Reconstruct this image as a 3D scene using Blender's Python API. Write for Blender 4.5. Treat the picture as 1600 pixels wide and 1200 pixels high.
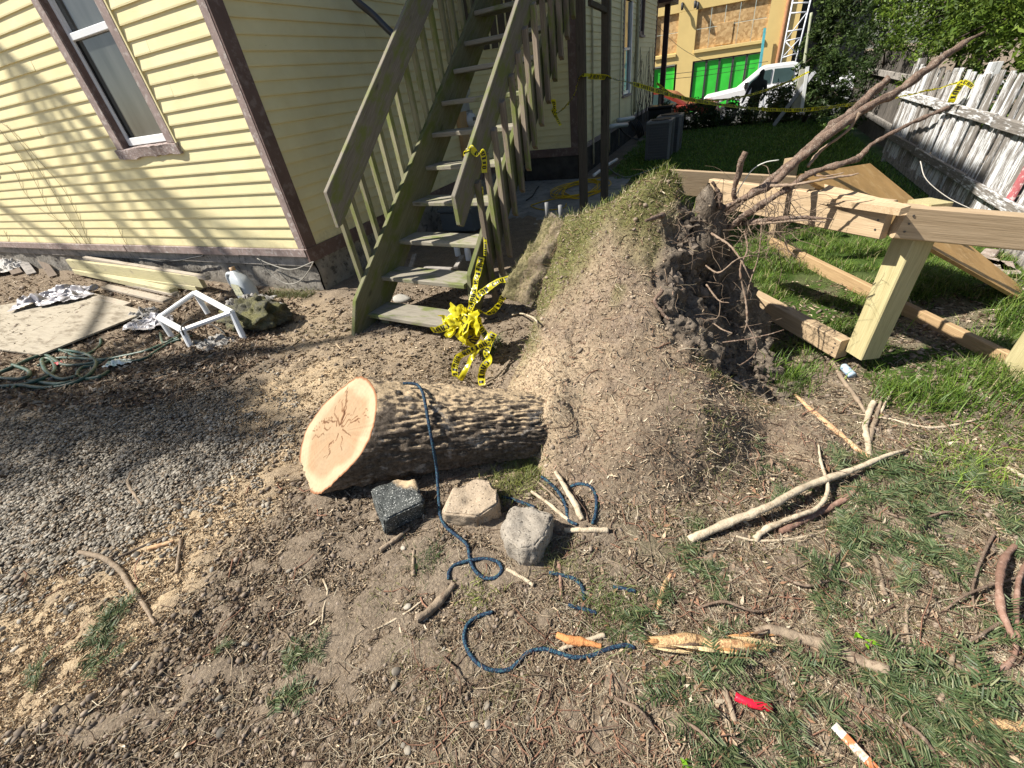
import bpy, math, random
import numpy as np
from mathutils import Vector, Matrix
random.seed(7); RNG = np.random.default_rng(7)
S = bpy.context.scene
for o in list(bpy.data.objects): bpy.data.objects.remove(o)
COL = S.collection
# ------------------------------------------------------------------ camera
CAMH = 1.6; FPX = 665.12
RM = np.array([[0.90873792, 0.39963078, -0.12037706], [0.14193191, -0.56712804, -0.81130828], [-0.39249296, 0.72018125, -0.57209111]])
CAM = np.array([0, 0, CAMH])
cd = bpy.data.cameras.new('camera'); cam = bpy.data.objects.new('camera', cd); COL.objects.link(cam)
cd.sensor_fit = 'HORIZONTAL'; cd.sensor_width = 36; cd.lens = FPX * 36 / 1600; cd.clip_start = .02; cd.clip_end = 400
M4 = Matrix.Identity(4)
for i in range(3):
    M4[i][0] = RM[0, i]; M4[i][1] = -RM[1, i]; M4[i][2] = -RM[2, i]; M4[i][3] = CAM[i]
cam.matrix_world = M4; S.camera = cam
# ------------------------------------------------------------------ light
SUN_AZ, SUN_EL = math.radians(26), math.radians(48)      # azimuth the light travels to (from +X), elevation
sdir = Vector((math.cos(SUN_AZ) * math.cos(SUN_EL), math.sin(SUN_AZ) * math.cos(SUN_EL), -math.sin(SUN_EL)))
w = bpy.data.worlds.new('World'); S.world = w; w.use_nodes = True
nt = w.node_tree; nt.nodes.clear()
sk = nt.nodes.new('ShaderNodeTexSky'); sk.sky_type = 'NISHITA'; sk.sun_disc = False; sk.sun_elevation = SUN_EL
sk.sun_rotation = math.atan2(-sdir.x, -sdir.y)
bg = nt.nodes.new('ShaderNodeBackground'); bg.inputs['Strength'].default_value = .062
wo = nt.nodes.new('ShaderNodeOutputWorld'); nt.links.new(sk.outputs[0], bg.inputs[0]); nt.links.new(bg.outputs[0], wo.inputs[0])
sl = bpy.data.lights.new('sun', 'SUN'); sl.energy = 5.0; sl.angle = math.radians(.53); sl.color = (1, .95, .86)
so = bpy.data.objects.new('sun', sl); COL.objects.link(so); so.rotation_euler = sdir.to_track_quat('-Z', 'Y').to_euler()
S.view_settings.view_transform = 'Standard'; S.view_settings.look = 'None'; S.view_settings.gamma = 1
S.view_settings.use_curve_mapping = False; S.view_settings.exposure = .93
# ------------------------------------------------------------------ measuring helpers (pixel of the photograph -> point in the place)
def ray(u, v): return RM.T @ np.array([(u - 800) / FPX, (v - 600) / FPX, 1.])
def AZ(u, v, z=0.): d = ray(u, v); return CAM + d * ((z - CAMH) / d[2])
def AY(u, v, y): d = ray(u, v); return CAM + d * (y / d[1])
def AX(u, v, x): d = ray(u, v); return CAM + d * (x / d[0])
def G(u, v, dz=0.):                                       # on the ground surface
    p = AZ(u, v, 0)
    for _ in range(4): p = AZ(u, v, float(gz(p[0], p[1])) + dz)
    return p
# ------------------------------------------------------------------ numpy noise
def _hash(ix, iy, iz, seed):
    h = (ix * 374761393 + iy * 668265263 + iz * 2147483647 + seed * 974634797) & 0xFFFFFFFF
    h = ((h ^ (h >> 13)) * 1274126177) & 0xFFFFFFFF
    h = h ^ (h >> 16)
    return (h & 0xFFFF) / 65535.0
def noise3(p, scale, seed=0):
    p = np.asarray(p, float) * scale
    i = np.floor(p).astype(np.int64); f = p - i; f = f * f * (3 - 2 * f); r = 0
    for a in (0, 1):
        for b in (0, 1):
            for c in (0, 1):
                wgt = (f[..., 0] if a else 1 - f[..., 0]) * (f[..., 1] if b else 1 - f[..., 1]) * (f[..., 2] if c else 1 - f[..., 2])
                r = r + wgt * _hash(i[..., 0] + a, i[..., 1] + b, i[..., 2] + c, seed)
    return r * 2 - 1
def fbm(p, scale, octs=4, seed=0, gain=.5):
    r = 0; a = 1
    for k in range(octs): r = r + a * noise3(p, scale * 2 ** k, seed + k); a *= gain
    return r
def sstep(a, b, x): t = np.clip((x - a) / (b - a), 0, 1); return t * t * (3 - 2 * t)
def P3(x, y): x = np.asarray(x, float); return np.stack([x, np.asarray(y, float) + 0 * x, np.zeros_like(x)], -1)
def pit(x, y, cx, cy, r, d): return -d * np.exp(-((x - cx) ** 2 + (y - cy) ** 2) / r ** 2)
def gz(x, y):
    x = np.asarray(x, float); y = np.asarray(y, float)
    z = -.1 * sstep(4.2, 6.5, y) - 1.0 * sstep(15.5, 19, y)
    near = 1 - .8 * sstep(5, 9, np.hypot(x, y))
    z = z + .022 * fbm(P3(x, y), 1.6, 3, 11) * near + .008 * fbm(P3(x, y), 9, 2, 5) * near
    z = z + pit(x, y, -1.5, 2.25, .22, .2) + pit(x, y, -1.15, 2.0, .2, .16) + pit(x, y, -.7, 2.3, .3, .1)
    z = z + pit(x, y, .42, 2.15, .16, .14) + pit(x, y, .2, 3.0, .4, .15) + pit(x, y, .62, 1.45, .2, .05)
    return z
# ------------------------------------------------------------------ materials
MATS = {}
class NB:
    def __init__(s, name):
        s.m = bpy.data.materials.new(name); s.m.use_nodes = True; s.t = s.m.node_tree
        s.b = s.t.nodes['Principled BSDF']; s.t.links
    def n(s, typ, **kw):
        nd = s.t.nodes.new(typ)
        for k, v in kw.items(): setattr(nd, k, v)
        return nd
    def l(s, a, b): s.t.links.new(a, b)
    def coord(s, kind='Object', scale=(1, 1, 1), rnd=False):
        tc = s.n('ShaderNodeTexCoord'); mp = s.n('ShaderNodeMapping'); mp.inputs['Scale'].default_value = scale
        s.l(tc.outputs[kind], mp.inputs['Vector'])
        if rnd:
            oi = s.n('ShaderNodeObjectInfo'); mu = s.n('ShaderNodeMath', operation='MULTIPLY'); mu.inputs[1].default_value = 37
            cb = s.n('ShaderNodeCombineXYZ'); s.l(oi.outputs['Random'], mu.inputs[0])
            for i in range(3): s.l(mu.outputs[0], cb.inputs[i])
            s.l(cb.outputs[0], mp.inputs['Location'])
        return mp.outputs[0]
    def noise(s, vec, scale, detail=4, rough=.6, dist=0):
        nd = s.n('ShaderNodeTexNoise'); nd.inputs['Scale'].default_value = scale; nd.inputs['Detail'].default_value = detail
        nd.inputs['Roughness'].default_value = rough; nd.inputs['Distortion'].default_value = dist
        s.l(vec, nd.inputs['Vector']); return nd.outputs['Fac']
    def ramp(s, fac, stops):
        r = s.n('ShaderNodeValToRGB'); e = r.color_ramp.elements
        while len(e) < len(stops): e.new(.5)
        for q, (p, c) in zip(e, stops): q.position = p; q.color = (*c, 1) if len(c) == 3 else c
        s.l(fac, r.inputs['Fac']); return r.outputs['Color']
    def mix(s, fac, a, b, mode='MIX'):
        m = s.n('ShaderNodeMix', data_type='RGBA', blend_type=mode)
        for v, k in ((fac, 0), (a, 6), (b, 7)):
            if isinstance(v, (int, float)): m.inputs[k].default_value = v
            elif isinstance(v, tuple): m.inputs[k].default_value = (*v, 1)
            else: s.l(v, m.inputs[k])
        return m.outputs[2]
    def attr(s, name, out='Color'): a = s.n('ShaderNodeAttribute'); a.attribute_name = name; return a.outputs[out]
    def sep(s, c): x = s.n('ShaderNodeSeparateColor'); s.l(c, x.inputs[0]); return x.outputs
    def math(s, op, a, b=0.):
        m = s.n('ShaderNodeMath', operation=op)
        for v, k in ((a, 0), (b, 1)):
            if isinstance(v, (int, float)): m.inputs[k].default_value = v
            else: s.l(v, m.inputs[k])
        return m.outputs[0]
    def base(s, c):
        if isinstance(c, tuple): s.b.inputs['Base Color'].default_value = (*c, 1)
        else: s.l(c, s.b.inputs['Base Color'])
    def bump(s, h, strength=.5, dist=.01):
        b = s.n('ShaderNodeBump'); b.inputs['Strength'].default_value = strength; b.inputs['Distance'].default_value = dist
        s.l(h, b.inputs['Height']); s.l(b.outputs[0], s.b.inputs['Normal'])
    def done(s, rough=.8, spec=.3, metal=0.):
        s.b.inputs['Roughness'].default_value = rough; s.b.inputs['Specular IOR Level'].default_value = spec; s.b.inputs['Metallic'].default_value = metal
        return s.m
def mixc(a, b, t): return tuple(x + (y - x) * t for x, y in zip(a, b))
def plain(name, c, rough=.7, var=.18, scale=6, spec=.3, metal=0., bump=.15, alt=None):
    if name in MATS: return MATS[name]
    k = NB(name); v = k.coord('Object', rnd=True); f = k.noise(v, scale, 5)
    lo = tuple(x * (1 - var) for x in c); hi = tuple(min(1, x * (1 + var)) for x in c)
    col = k.ramp(f, [(.3, lo), (.7, hi)])
    if alt: col = k.mix(k.ramp(k.noise(v, scale * 2.3, 6, .7), [(.52, (0, 0, 0)), (.62, (1, 1, 1))]), col, alt)
    k.base(col)
    if bump: k.bump(k.noise(v, scale * 8, 3), bump, .01)
    MATS[name] = k.done(rough, spec, metal); return MATS[name]
def wood(name, c1, c2, stain=None, stain_lo=.5, rough=.75, grain=60, sp=.25, rv=.25, bump=.4):
    """boards whose long axis is local X"""
    if name in MATS: return MATS[name]
    k = NB(name); v = k.coord('Object', (1.2, 14, 14), True)
    g = k.noise(v, 3, 6, .65, .6); fine = k.noise(k.coord('Object', (3, 80, 80), True), 2.5, 4, .6)
    col = k.ramp(g, [(.28, c1), (.72, c2)])
    col = k.mix(.45, col, k.ramp(fine, [(.3, tuple(x * .72 for x in c1)), (.7, tuple(min(1, x * 1.15) for x in c2))]))
    kn = k.n('ShaderNodeTexVoronoi'); kn.inputs['Scale'].default_value = 1.6; k.l(k.coord('Object', (1.6, 5, 5), True), kn.inputs['Vector'])
    col = k.mix(k.ramp(kn.outputs['Distance'], [(.05, (.75, .75, .75)), (.13, (0, 0, 0))]), col, tuple(x * .45 for x in c1))
    if stain:
        sn = k.noise(k.coord('Object', (1.5, 4, 4), True), 2.6, 5, .65)
        col = k.mix(k.ramp(sn, [(stain_lo, (0, 0, 0)), (stain_lo + .14, (1, 1, 1))]), col, stain)
    oi = k.n('ShaderNodeObjectInfo'); mr = k.n('ShaderNodeMapRange'); mr.inputs[3].default_value = 1 - rv; mr.inputs[4].default_value = 1 + rv * .6
    k.l(oi.outputs['Random'], mr.inputs[0])
    mm = k.n('ShaderNodeMix', data_type='RGBA', blend_type='MULTIPLY'); mm.inputs[0].default_value = 1
    k.l(col, mm.inputs[6]); k.l(mr.outputs[0], mm.inputs[7])
    k.base(mm.outputs[2]); k.bump(fine, bump, .004); MATS[name] = k.done(rough, sp); return MATS[name]
def vcol(name, rough=.9, sp=.15, noise_amt=.25, scale=40, trans=0., dark=1.):
    """colour carried per piece by the mesh attribute 'tint'"""
    if name in MATS: return MATS[name]
    k = NB(name); a = k.attr('tint'); f = k.noise(k.coord('Object'), scale, 3)
    k.base(k.mix(noise_amt, a, k.ramp(f, [(.3, (.25, .25, .25)), (.7, (1, 1, 1))]), 'MULTIPLY'))
    MATS[name] = k.done(rough, sp)
    if trans:
        tb = k.n('ShaderNodeBsdfTranslucent'); k.l(a, tb.inputs['Color']); ms = k.n('ShaderNodeMixShader'); ms.inputs[0].default_value = trans
        out = k.t.nodes['Material Output']; k.l(k.b.outputs[0], ms.inputs[1]); k.l(tb.outputs[0], ms.inputs[2]); k.l(ms.outputs[0], out.inputs[0])
    return MATS[name]
# ------------------------------------------------------------------ objects
def thing(name, label, cat, loc=(0, 0, 0), group=None):
    o = bpy.data.objects.new(name, None); COL.objects.link(o); o.location = [float(q) for q in loc]; o.empty_display_size = .1
    o['label'] = label; o['category'] = cat
    if group: o['group'] = group
    return o
def tag(o, label=None, cat=None, group=None, kind=None):
    for k, v in (('label', label), ('category', cat), ('group', group), ('kind', kind)):
        if v: o[k] = v
    return o
def link(name, me, parent=None, loc=None, mat=None):
    o = bpy.data.objects.new(name, me); COL.objects.link(o)
    if mat is not None and not me.materials: me.materials.append(mat)
    if parent is not None:
        o.parent = parent
    if loc is not None: o.location = Vector([float(q) for q in loc]) - (world_loc(parent) if parent is not None else Vector((0, 0, 0)))
    return o
def world_loc(o):
    v = Vector((0, 0, 0))
    while o is not None: v = v + Vector(o.location); o = o.parent
    return v
def mesh(name, V, F, mat, parent=None, smooth=False, tint=None, origin=None, mats=None, fmat=None):
    """mesh from world-space vertices; its origin is put at its own centre"""
    V = np.asarray(V, float)
    c = V.mean(0) if origin is None else np.asarray(origin, float)
    me = bpy.data.meshes.new(name)
    if isinstance(F, np.ndarray):
        n, k = F.shape
        me.vertices.add(len(V)); me.vertices.foreach_set('co', (V - c).astype(np.float32).ravel())
        me.loops.add(n * k); me.loops.foreach_set('vertex_index', F.astype(np.int32).ravel())
        me.polygons.add(n); me.polygons.foreach_set('loop_start', np.arange(0, n * k, k, dtype=np.int32))
        try: me.polygons.foreach_set('loop_total', np.full(n, k, dtype=np.int32))
        except Exception: pass
        me.update(calc_edges=True)
    else:
        me.from_pydata([tuple(q) for q in (V - c)], [], F); me.update()
    if tint is not None:
        a = me.attributes.new('tint', 'FLOAT_COLOR', 'POINT'); t = np.ones((len(V), 4), np.float32); t[:, :3] = tint; a.data.foreach_set('color', t.ravel())
    if smooth: me.polygons.foreach_set('use_smooth', np.ones(len(me.polygons), bool))
    for m in (mats or [mat]): me.materials.append(m)
    if fmat is not None: me.polygons.foreach_set('material_index', np.asarray(fmat, np.int32))
    return link(name, me, parent, c)
def box_vf(sx, sy, sz, ch=.004):
    """chamfered bar along X, centred"""
    c = min(ch, sy * .3, sz * .3); y, z = sy / 2, sz / 2
    pr = [(-y + c, -z), (y - c, -z), (y, -z + c), (y, z - c), (y - c, z), (-y + c, z), (-y, z - c), (-y, -z + c)]
    V = [(-sx / 2, a, b) for a, b in pr] + [(sx / 2, a, b) for a, b in pr]
    F = [tuple(range(7, -1, -1)), tuple(range(8, 16))] + [(i, (i + 1) % 8, 8 + (i + 1) % 8, 8 + i) for i in range(8)]
    return V, F
def beam(name, a, b, w, h, mat, parent=None, up=(0, 0, 1), ch=.004, off=(0, 0), cut=None):
    """bar from a to b; h along 'up', w sideways; local X is its long axis. off = shift (side, up)"""
    a = Vector([float(q) for q in a]); b = Vector([float(q) for q in b]); x = (b - a); L = x.length; x.normalize()
    u = Vector(up); y = u.cross(x)
    if y.length < 1e-4: y = Vector((0, 1, 0)).cross(x)
    y.normalize(); z = x.cross(y)
    V, F = box_vf(L, w, h, ch)
    if cut: V = [cut(*q) for q in V]
    me = bpy.data.meshes.new(name); me.from_pydata(V, [], F); me.update(); me.materials.append(mat)
    o = bpy.data.objects.new(name, me); COL.objects.link(o)
    c = (a + b) / 2 + y * off[0] + z * off[1]
    Mx = Matrix((x, y, z)).transposed()
    o.rotation_mode = 'QUATERNION'; o.rotation_quaternion = Mx.to_quaternion()
    if parent is not None: o.parent = parent; c = c - world_loc(parent)
    o.location = c
    return o
def box(name, lo, hi, mat, parent=None, ch=.004):
    lo = np.array(lo, float); hi = np.array(hi, float); c = (lo + hi) / 2; s = hi - lo
    V, F = box_vf(s[0], s[1], s[2], ch); return mesh(name, np.array(V) + c, F, mat, parent, origin=c)
def smooth_path(pts, n):
    """Catmull-Rom through pts"""
    P = np.asarray(pts, float); P = np.vstack([2 * P[0] - P[1], P, 2 * P[-1] - P[-2]]); m = len(P) - 3
    t = np.linspace(0, m, n); i = np.minimum(t.astype(int), m - 1); f = (t - i)[:, None]
    a, b, c, d = P[i], P[i + 1], P[i + 2], P[i + 3]
    return .5 * (2 * b + (c - a) * f + (2 * a - 5 * b + 4 * c - d) * f ** 2 + (3 * b - a - 3 * c + d) * f ** 3)
def frames(P):
    T = np.gradient(P, axis=0); T /= np.linalg.norm(T, axis=1)[:, None] + 1e-12
    n = np.cross(T[0], [0, 0, 1.]);
    if np.linalg.norm(n) < 1e-3: n = np.array([1., 0, 0])
    N = []
    for t in T:
        n = n - t * (n @ t); n /= np.linalg.norm(n) + 1e-12; N.append(n)
    N = np.array(N); return T, N, np.cross(T, N)
def tube_vf(P, r, seg=8, rough=0., seed=0, cap=True):
    P = np.asarray(P, float); n = len(P); r = np.broadcast_to(np.asarray(r, float), (n,))
    T, N, B = frames(P); a = np.linspace(0, 2 * np.pi, seg, endpoint=False)
    ring = (np.cos(a)[None, :, None] * N[:, None] + np.sin(a)[None, :, None] * B[:, None])
    rr = r[:, None] * np.ones(seg)
    if rough: rr = rr * (1 + rough * fbm(P[:, None] + ring * r[:, None, None], 1.2 / max(r.mean(), 1e-4) * .35, 3, seed))
    V = (P[:, None] + ring * rr[..., None]).reshape(-1, 3)
    i = np.arange(n - 1)[:, None] * seg; j = np.arange(seg)[None]; j2 = (j + 1) % seg
    F = np.stack([i + j, i + j2, i + seg + j2, i + seg + j], -1).reshape(-1, 4)
    F = F[:, ::-1]
    if cap:
        V = np.vstack([V, P[0], P[-1]]); c0, c1 = n * seg, n * seg + 1
        k = np.arange(seg); k2 = (k + 1) % seg
        F = np.vstack([F, np.stack([np.full(seg, c0), k, k2, k2], -1), np.stack([np.full(seg, c1), (n - 1) * seg + k2, (n - 1) * seg + k, (n - 1) * seg + k], -1)])
    return V, F
def faces_list(F): return [tuple(dict.fromkeys(int(q) for q in f)) for f in F]
def tube(name, pts, r, mat, parent=None, seg=8, n=None, rough=0., seed=0, smooth=True, tint=None):
    n = n or max(len(pts) * 4, 6)
    P = smooth_path(pts, n); 
    if np.ndim(r): r = np.interp(np.linspace(0, 1, n), np.linspace(0, 1, len(r)), r)
    V, F = tube_vf(P, r, seg, rough, seed); return mesh(name, V, faces_list(F), mat, parent, smooth, tint=tint)
class MB:
    def __init__(s): s.V = []; s.F = []; s.T = []; s.n = 0
    def add(s, V, F, tint=None):
        V = np.asarray(V, float); s.V.append(V); s.F += [tuple(int(i) + s.n for i in f) for f in F]; s.n += len(V)
        if tint is not None: s.T.append(np.broadcast_to(np.asarray(tint, float), (len(V), 3)))
    def box(s, lo, hi, ch=.003):
        lo = np.array(lo, float); hi = np.array(hi, float); V, F = box_vf(*(hi - lo), ch); s.add(np.array(V) + (lo + hi) / 2, F)
    def build(s, name, mat, parent=None, smooth=False): return mesh(name, np.vstack(s.V), s.F, mat, parent, smooth, tint=np.vstack(s.T) if s.T else None)
def inpoly(x, y, poly):
    poly = np.asarray(poly); r = np.zeros(x.shape, bool); j = len(poly) - 1
    for i in range(len(poly)):
        xi, yi = poly[i][:2]; xj, yj = poly[j][:2]
        c = ((yi > y) != (yj > y)) & (x < (xj - xi) * (y - yi) / (yj - yi + 1e-12) + xi); r ^= c; j = i
    return r
def poly_soft(x, y, poly, soft):
    """1 inside, fading over 'soft' metres across the edge"""
    poly = np.asarray(poly)[:, :2]; d = np.full(x.shape, 1e9)
    for i in range(len(poly)):
        a = poly[i]; b = poly[(i + 1) % len(poly)]; ab = b - a
        t = np.clip(((x - a[0]) * ab[0] + (y - a[1]) * ab[1]) / (ab @ ab + 1e-12), 0, 1)
        d = np.minimum(d, np.hypot(x - a[0] - t * ab[0], y - a[1] - t * ab[1]))
    s = np.where(inpoly(x, y, poly), d, -d); return sstep(-soft, soft, s)
# ------------------------------------------------------------------ ground zones (real materials of the yard, outlined on the ground)
def GP(px): return np.array([AZ(u, v)[:2] for u, v in px])
Z_GRAVEL = GP([(-400, 640), (0, 612), (120, 612), (240, 590), (330, 590), (390, 640), (420, 700), (395, 745), (330, 770), (250, 800), (190, 850), (90, 850), (0, 930), (-300, 1000)])
Z_SAW1 = GP([(-200, 1010), (0, 955), (110, 880), (200, 850), (270, 800), (350, 750), (430, 705), (470, 740), (430, 800), (350, 850), (290, 900), (250, 985), (160, 1075), (40, 1150), (-200, 1230)])
Z_SAW2 = GP([(330, 640), (420, 575), (520, 560), (600, 590), (560, 640), (470, 660), (450, 740), (400, 720)])
Z_SAW3 = GP([(800, 610), (880, 560), (960, 600), (960, 660), (900, 690), (820, 730), (740, 735), (790, 690)])
Z_STAIRSAW = GP([(440, 470), (520, 460), (560, 520), (720, 520), (700, 590), (500, 590), (400, 560)])
Z_LAWN = np.array([(-1.55, 6.85), (-1.62, 8.4), (-2.2, 9.5), (-2.3, 17), (2.5, 17), (2.5, 6), (2.05, 3.6), (2.6, 2.2), (1.7, 1.9), (1.15, 2.2), (.85, 2.55), (.55, 3.0), (.1, 3.4), (-.6, 3.6), (-1.4, 4.6)])
Z_DEBRIS = GP([(640, 1200), (900, 880), (1000, 800), (1180, 740), (1350, 600), (1650, 560), (1800, 1300), (900, 1300)])
Z_FIR = GP([(1000, 1250), (960, 1040), (980, 930), (1060, 850), (1230, 760), (1330, 700), (1460, 700), (1650, 740), (1800, 1300)])
Z_LEAF = GP([(-100, 400), (120, 430), (430, 430), (480, 470), (420, 560), (330, 610), (200, 640), (-100, 640)])
def zones(x, y):
    p = P3(x, y); wob = .16 * fbm(p, 3.5, 4, 31); wx = x + wob; wy = y + .16 * fbm(p, 3.5, 4, 77)
    fine = fbm(p, 14, 3, 3)
    gv = poly_soft(wx, wy, Z_GRAVEL, .5); gv = np.clip(gv + .35 * fine * (gv > .02) * (gv < .98), 0, 1)
    sw = np.maximum.reduce([poly_soft(wx, wy, Z_SAW1, .2), .75 * poly_soft(wx, wy, Z_SAW2, .3), .9 * poly_soft(wx, wy, Z_SAW3, .2), .25 * poly_soft(wx, wy, Z_STAIRSAW, .3)])
    sw = np.clip(sw * (1.2 + .5 * fine), 0, 1)
    gr = poly_soft(wx, wy, Z_LAWN, .22)
    patch = sstep(.18, .45, fbm(p, 1.7, 3, 91)) * poly_soft(x, y, Z_DEBRIS, .3) * .25
    bare = sstep(.05, .4, fbm(p, 2.6, 3, 19)) * (1 - sstep(3.2, 4.4, y)) * .8
    gr = np.clip(np.maximum(gr * (1 - bare), patch), 0, 1)
    return gv, sw, gr
def axis_grid(segs):
    out = [segs[0][0]]
    for a, b, d in segs: n = max(1, int(round((b - a) / d))); out += list(np.linspace(a, b, n + 1)[1:])
    return np.array(out)
gxs = axis_grid([(-70, -20, 5), (-20, -9, .6), (-9, -6, .1), (-6, -3.2, .035), (-3.2, 1.9, .022), (1.9, 3, .06), (3, 8, .5), (8, 60, 5)])
gys = axis_grid([(-30, -4, 2), (-4, -.8, .2), (-.8, 3.3, .022), (3.3, 6, .05), (6, 20, .2), (20, 120, 5)])
GX, GY = np.meshgrid(gxs, gys); GZ = gz(GX, GY)
gv, sw, gr = zones(GX, GY)
near = (GX > -6) & (GX < 2.6) & (GY > -1) & (GY < 5)
pp = P3(GX, GY); clod = fbm(pp, 26, 3, 8)
GZ = GZ + near * ((1 - gr) * (1 - gv) * (.007 * clod + .010 * (1 - .7 * sw) * np.maximum(0, fbm(pp, 9, 3, 42)) ) + gv * .004 * clod)
V = np.stack([GX, GY, GZ], -1).reshape(-1, 3); ny, nx = GX.shape
ii = (np.arange(ny - 1)[:, None] * nx + np.arange(nx - 1)[None]).ravel()
F = np.stack([ii, ii + 1, ii + nx + 1, ii + nx], -1)
k = NB('ground_soil'); zc = k.sep(k.attr('zone')); vv = k.coord('Object')
soil = k.ramp(k.noise(vv, 5, 8, .72), [(.25, (.105, .08, .058)), (.5, (.22, .173, .127)), (.78, (.38, .305, .225))])
soil = k.mix(.5, soil, k.ramp(k.noise(vv, 70, 5, .7), [(.33, (.07, .053, .038)), (.55, (.24, .188, .138)), (.75, (.5, .415, .31))]))
speck = k.ramp(k.noise(vv, 190, 2, .5), [(.62, (0, 0, 0)), (.68, (1, 1, 1))])
soil = k.mix(speck, soil, (.38, .30, .2))
saw = k.ramp(k.noise(vv, 90, 5, .75), [(.3, (.33, .24, .145)), (.6, (.56, .43, .275)), (.8, (.72, .58, .4))])
grav = k.ramp(k.noise(vv, 60, 5, .7), [(.3, (.10, .088, .073)), (.7, (.29, .255, .21))])
grass = k.ramp(k.noise(vv, 9, 7, .75), [(.3, (.03, .055, .012)), (.7, (.075, .12, .025))])
col = k.mix(zc[0], soil, grav); col = k.mix(zc[1], col, saw); col = k.mix(zc[2], col, grass)
k.base(col); k.bump(k.noise(vv, 85, 5, .7), .8, .02); M_GROUND = k.done(.95, .1)
ground = mesh('ground', V, F, M_GROUND, smooth=True, origin=(0, 0, 0)); tag(ground, kind='structure')
a = ground.data.attributes.new('zone', 'FLOAT_COLOR', 'POINT'); zc_ = np.stack([gv, sw, gr, np.ones_like(gv)], -1).reshape(-1, 4).astype(np.float32); a.data.foreach_set('color', zc_.ravel())
# ------------------------------------------------------------------ scattering helpers
def quads_cloud(C, ax, bx, tip=None):
    """one bent quad per item: C centre, ax half-length vector, bx half-width vector"""
    V = np.stack([C - ax - bx, C - ax + bx, C + ax + bx, C + ax - bx], 1).reshape(-1, 3); n = len(C)
    return V, np.arange(n * 4).reshape(n, 4)
def rand_dirs(n, up=.25):
    a = RNG.uniform(0, 2 * np.pi, n); z = RNG.normal(0, up, n); d = np.stack([np.cos(a), np.sin(a), z], -1); return d / np.linalg.norm(d, axis=1)[:, None]
def chip_cloud(P, Ln, Wd, Th, up=.25):
    """small lumps with six faces' worth of thickness kept to a wedge: 6 vertices each"""
    n = len(P); d = rand_dirs(n, up); s = np.cross(d, rand_dirs(n, 3.)); s /= np.linalg.norm(s, axis=1)[:, None] + 1e-9
    flat = np.cross(d, [0, 0, 1.]); flat /= np.linalg.norm(flat, axis=1)[:, None] + 1e-9
    s = flat * .8 + s * .35; u = np.cross(d, s); u /= np.linalg.norm(u, axis=1)[:, None] + 1e-9
    L, W, T = Ln[:, None], Wd[:, None], Th[:, None]
    j = lambda: RNG.uniform(.6, 1.1, (n, 1))
    v = [P - d * L * j() - s * W * j(), P - d * L * j() + s * W * j(), P + d * L * j() + s * W * j(), P + d * L * j() - s * W * j(), P - d * L * .8 * j() + u * T, P + d * L * .8 * j() + u * T]
    V = np.stack(v, 1).reshape(-1, 3)
    base = np.array([[0, 4, 5, 3], [1, 2, 5, 4], [0, 1, 4, 4], [2, 3, 5, 5]]); 
    tri = np.array([[0, 4, 5], [0, 5, 3], [1, 2, 5], [1, 5, 4], [0, 1, 4], [2, 3, 5]])
    F = (np.arange(n)[:, None, None] * 6 + tri[None]).reshape(-1, 3); return V, F
def stick_cloud(P0, D, L, r, bend=.12, seg=3):
    """thin three-sided twigs with two bends"""
    n = len(P0); s = np.cross(D, [0, 0, 1.]) + 1e-6; s /= np.linalg.norm(s, axis=1)[:, None]; u = np.cross(s, D)
    off = [0 * L, RNG.normal(0, bend, n) * L, RNG.normal(0, bend, n) * L, RNG.normal(0, bend * .5, n) * L]
    rings = []
    for q, t in enumerate((0, .35, .7, 1.)):
        c = P0 + D * (L * t)[:, None] + s * off[q][:, None]; rad = (r * (1 - .55 * t))[:, None]
        for a in (0, 2.094, 4.189): rings.append(c + s * rad * np.cos(a) + u * rad * np.sin(a))
    V = np.stack(rings, 1).reshape(-1, 3); f = []
    for q in range(3):
        for e in range(3): f.append([q * 3 + e, q * 3 + (e + 1) % 3, q * 3 + 3 + (e + 1) % 3, q * 3 + 3 + e])
    F = (np.arange(n)[:, None, None] * 12 + np.array(f)[None]).reshape(-1, 4); return V, F
def blades(P, H, W, lean, bendf=.6, up=None, dirn=None):
    """grass blades: 5 vertices, bent"""
    n = len(P); a = RNG.uniform(0, 2 * np.pi, n) if dirn is None else dirn
    d = np.stack([np.cos(a), np.sin(a), 0 * a], -1); s = np.stack([-np.sin(a), np.cos(a), 0 * a], -1)
    U = np.array([0, 0, 1.]) if up is None else up
    l1 = (lean * H)[:, None]; Hh = H[:, None]; Wd = W[:, None]
    m = P + U * Hh * .55 + d * l1 * .4; t = P + U * Hh * (1 - .25 * np.abs(lean))[:, None] + d * l1 * (1 + bendf)
    V = np.stack([P - s * Wd, P + s * Wd, m + s * Wd * .8, m - s * Wd * .8, t], 1).reshape(-1, 3)
    F = (np.arange(n)[:, None, None] * 5 + np.array([[0, 1, 2], [0, 2, 3], [3, 2, 4]])[None]).reshape(-1, 3); return V, F
def tints(n, cols, per, wts=None, var=.2):
    c = np.array(cols)[RNG.choice(len(cols), n, p=wts)] * RNG.uniform(1 - var, 1 + var, (n, 1)); return np.repeat(np.clip(c, 0, 1), per, 0)
def sample_view(n, box=(-60, 460, 1680, 1260), ok=None):
    """points of the ground drawn with even density over the picture's own ground, then kept in the place"""
    u = RNG.uniform(box[0], box[2], n); v = RNG.uniform(box[1], box[3], n)
    d = RM.T @ np.stack([(u - 800) / FPX, (v - 600) / FPX, np.ones(n)]); t = -CAMH / d[2]
    x = d[0] * t; y = d[1] * t; m = (d[2] < 0) & (t < 12)
    return x[m], y[m]
def sample_area(n, x0, x1, y0, y1): return RNG.uniform(x0, x1, n), RNG.uniform(y0, y1, n)
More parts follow.
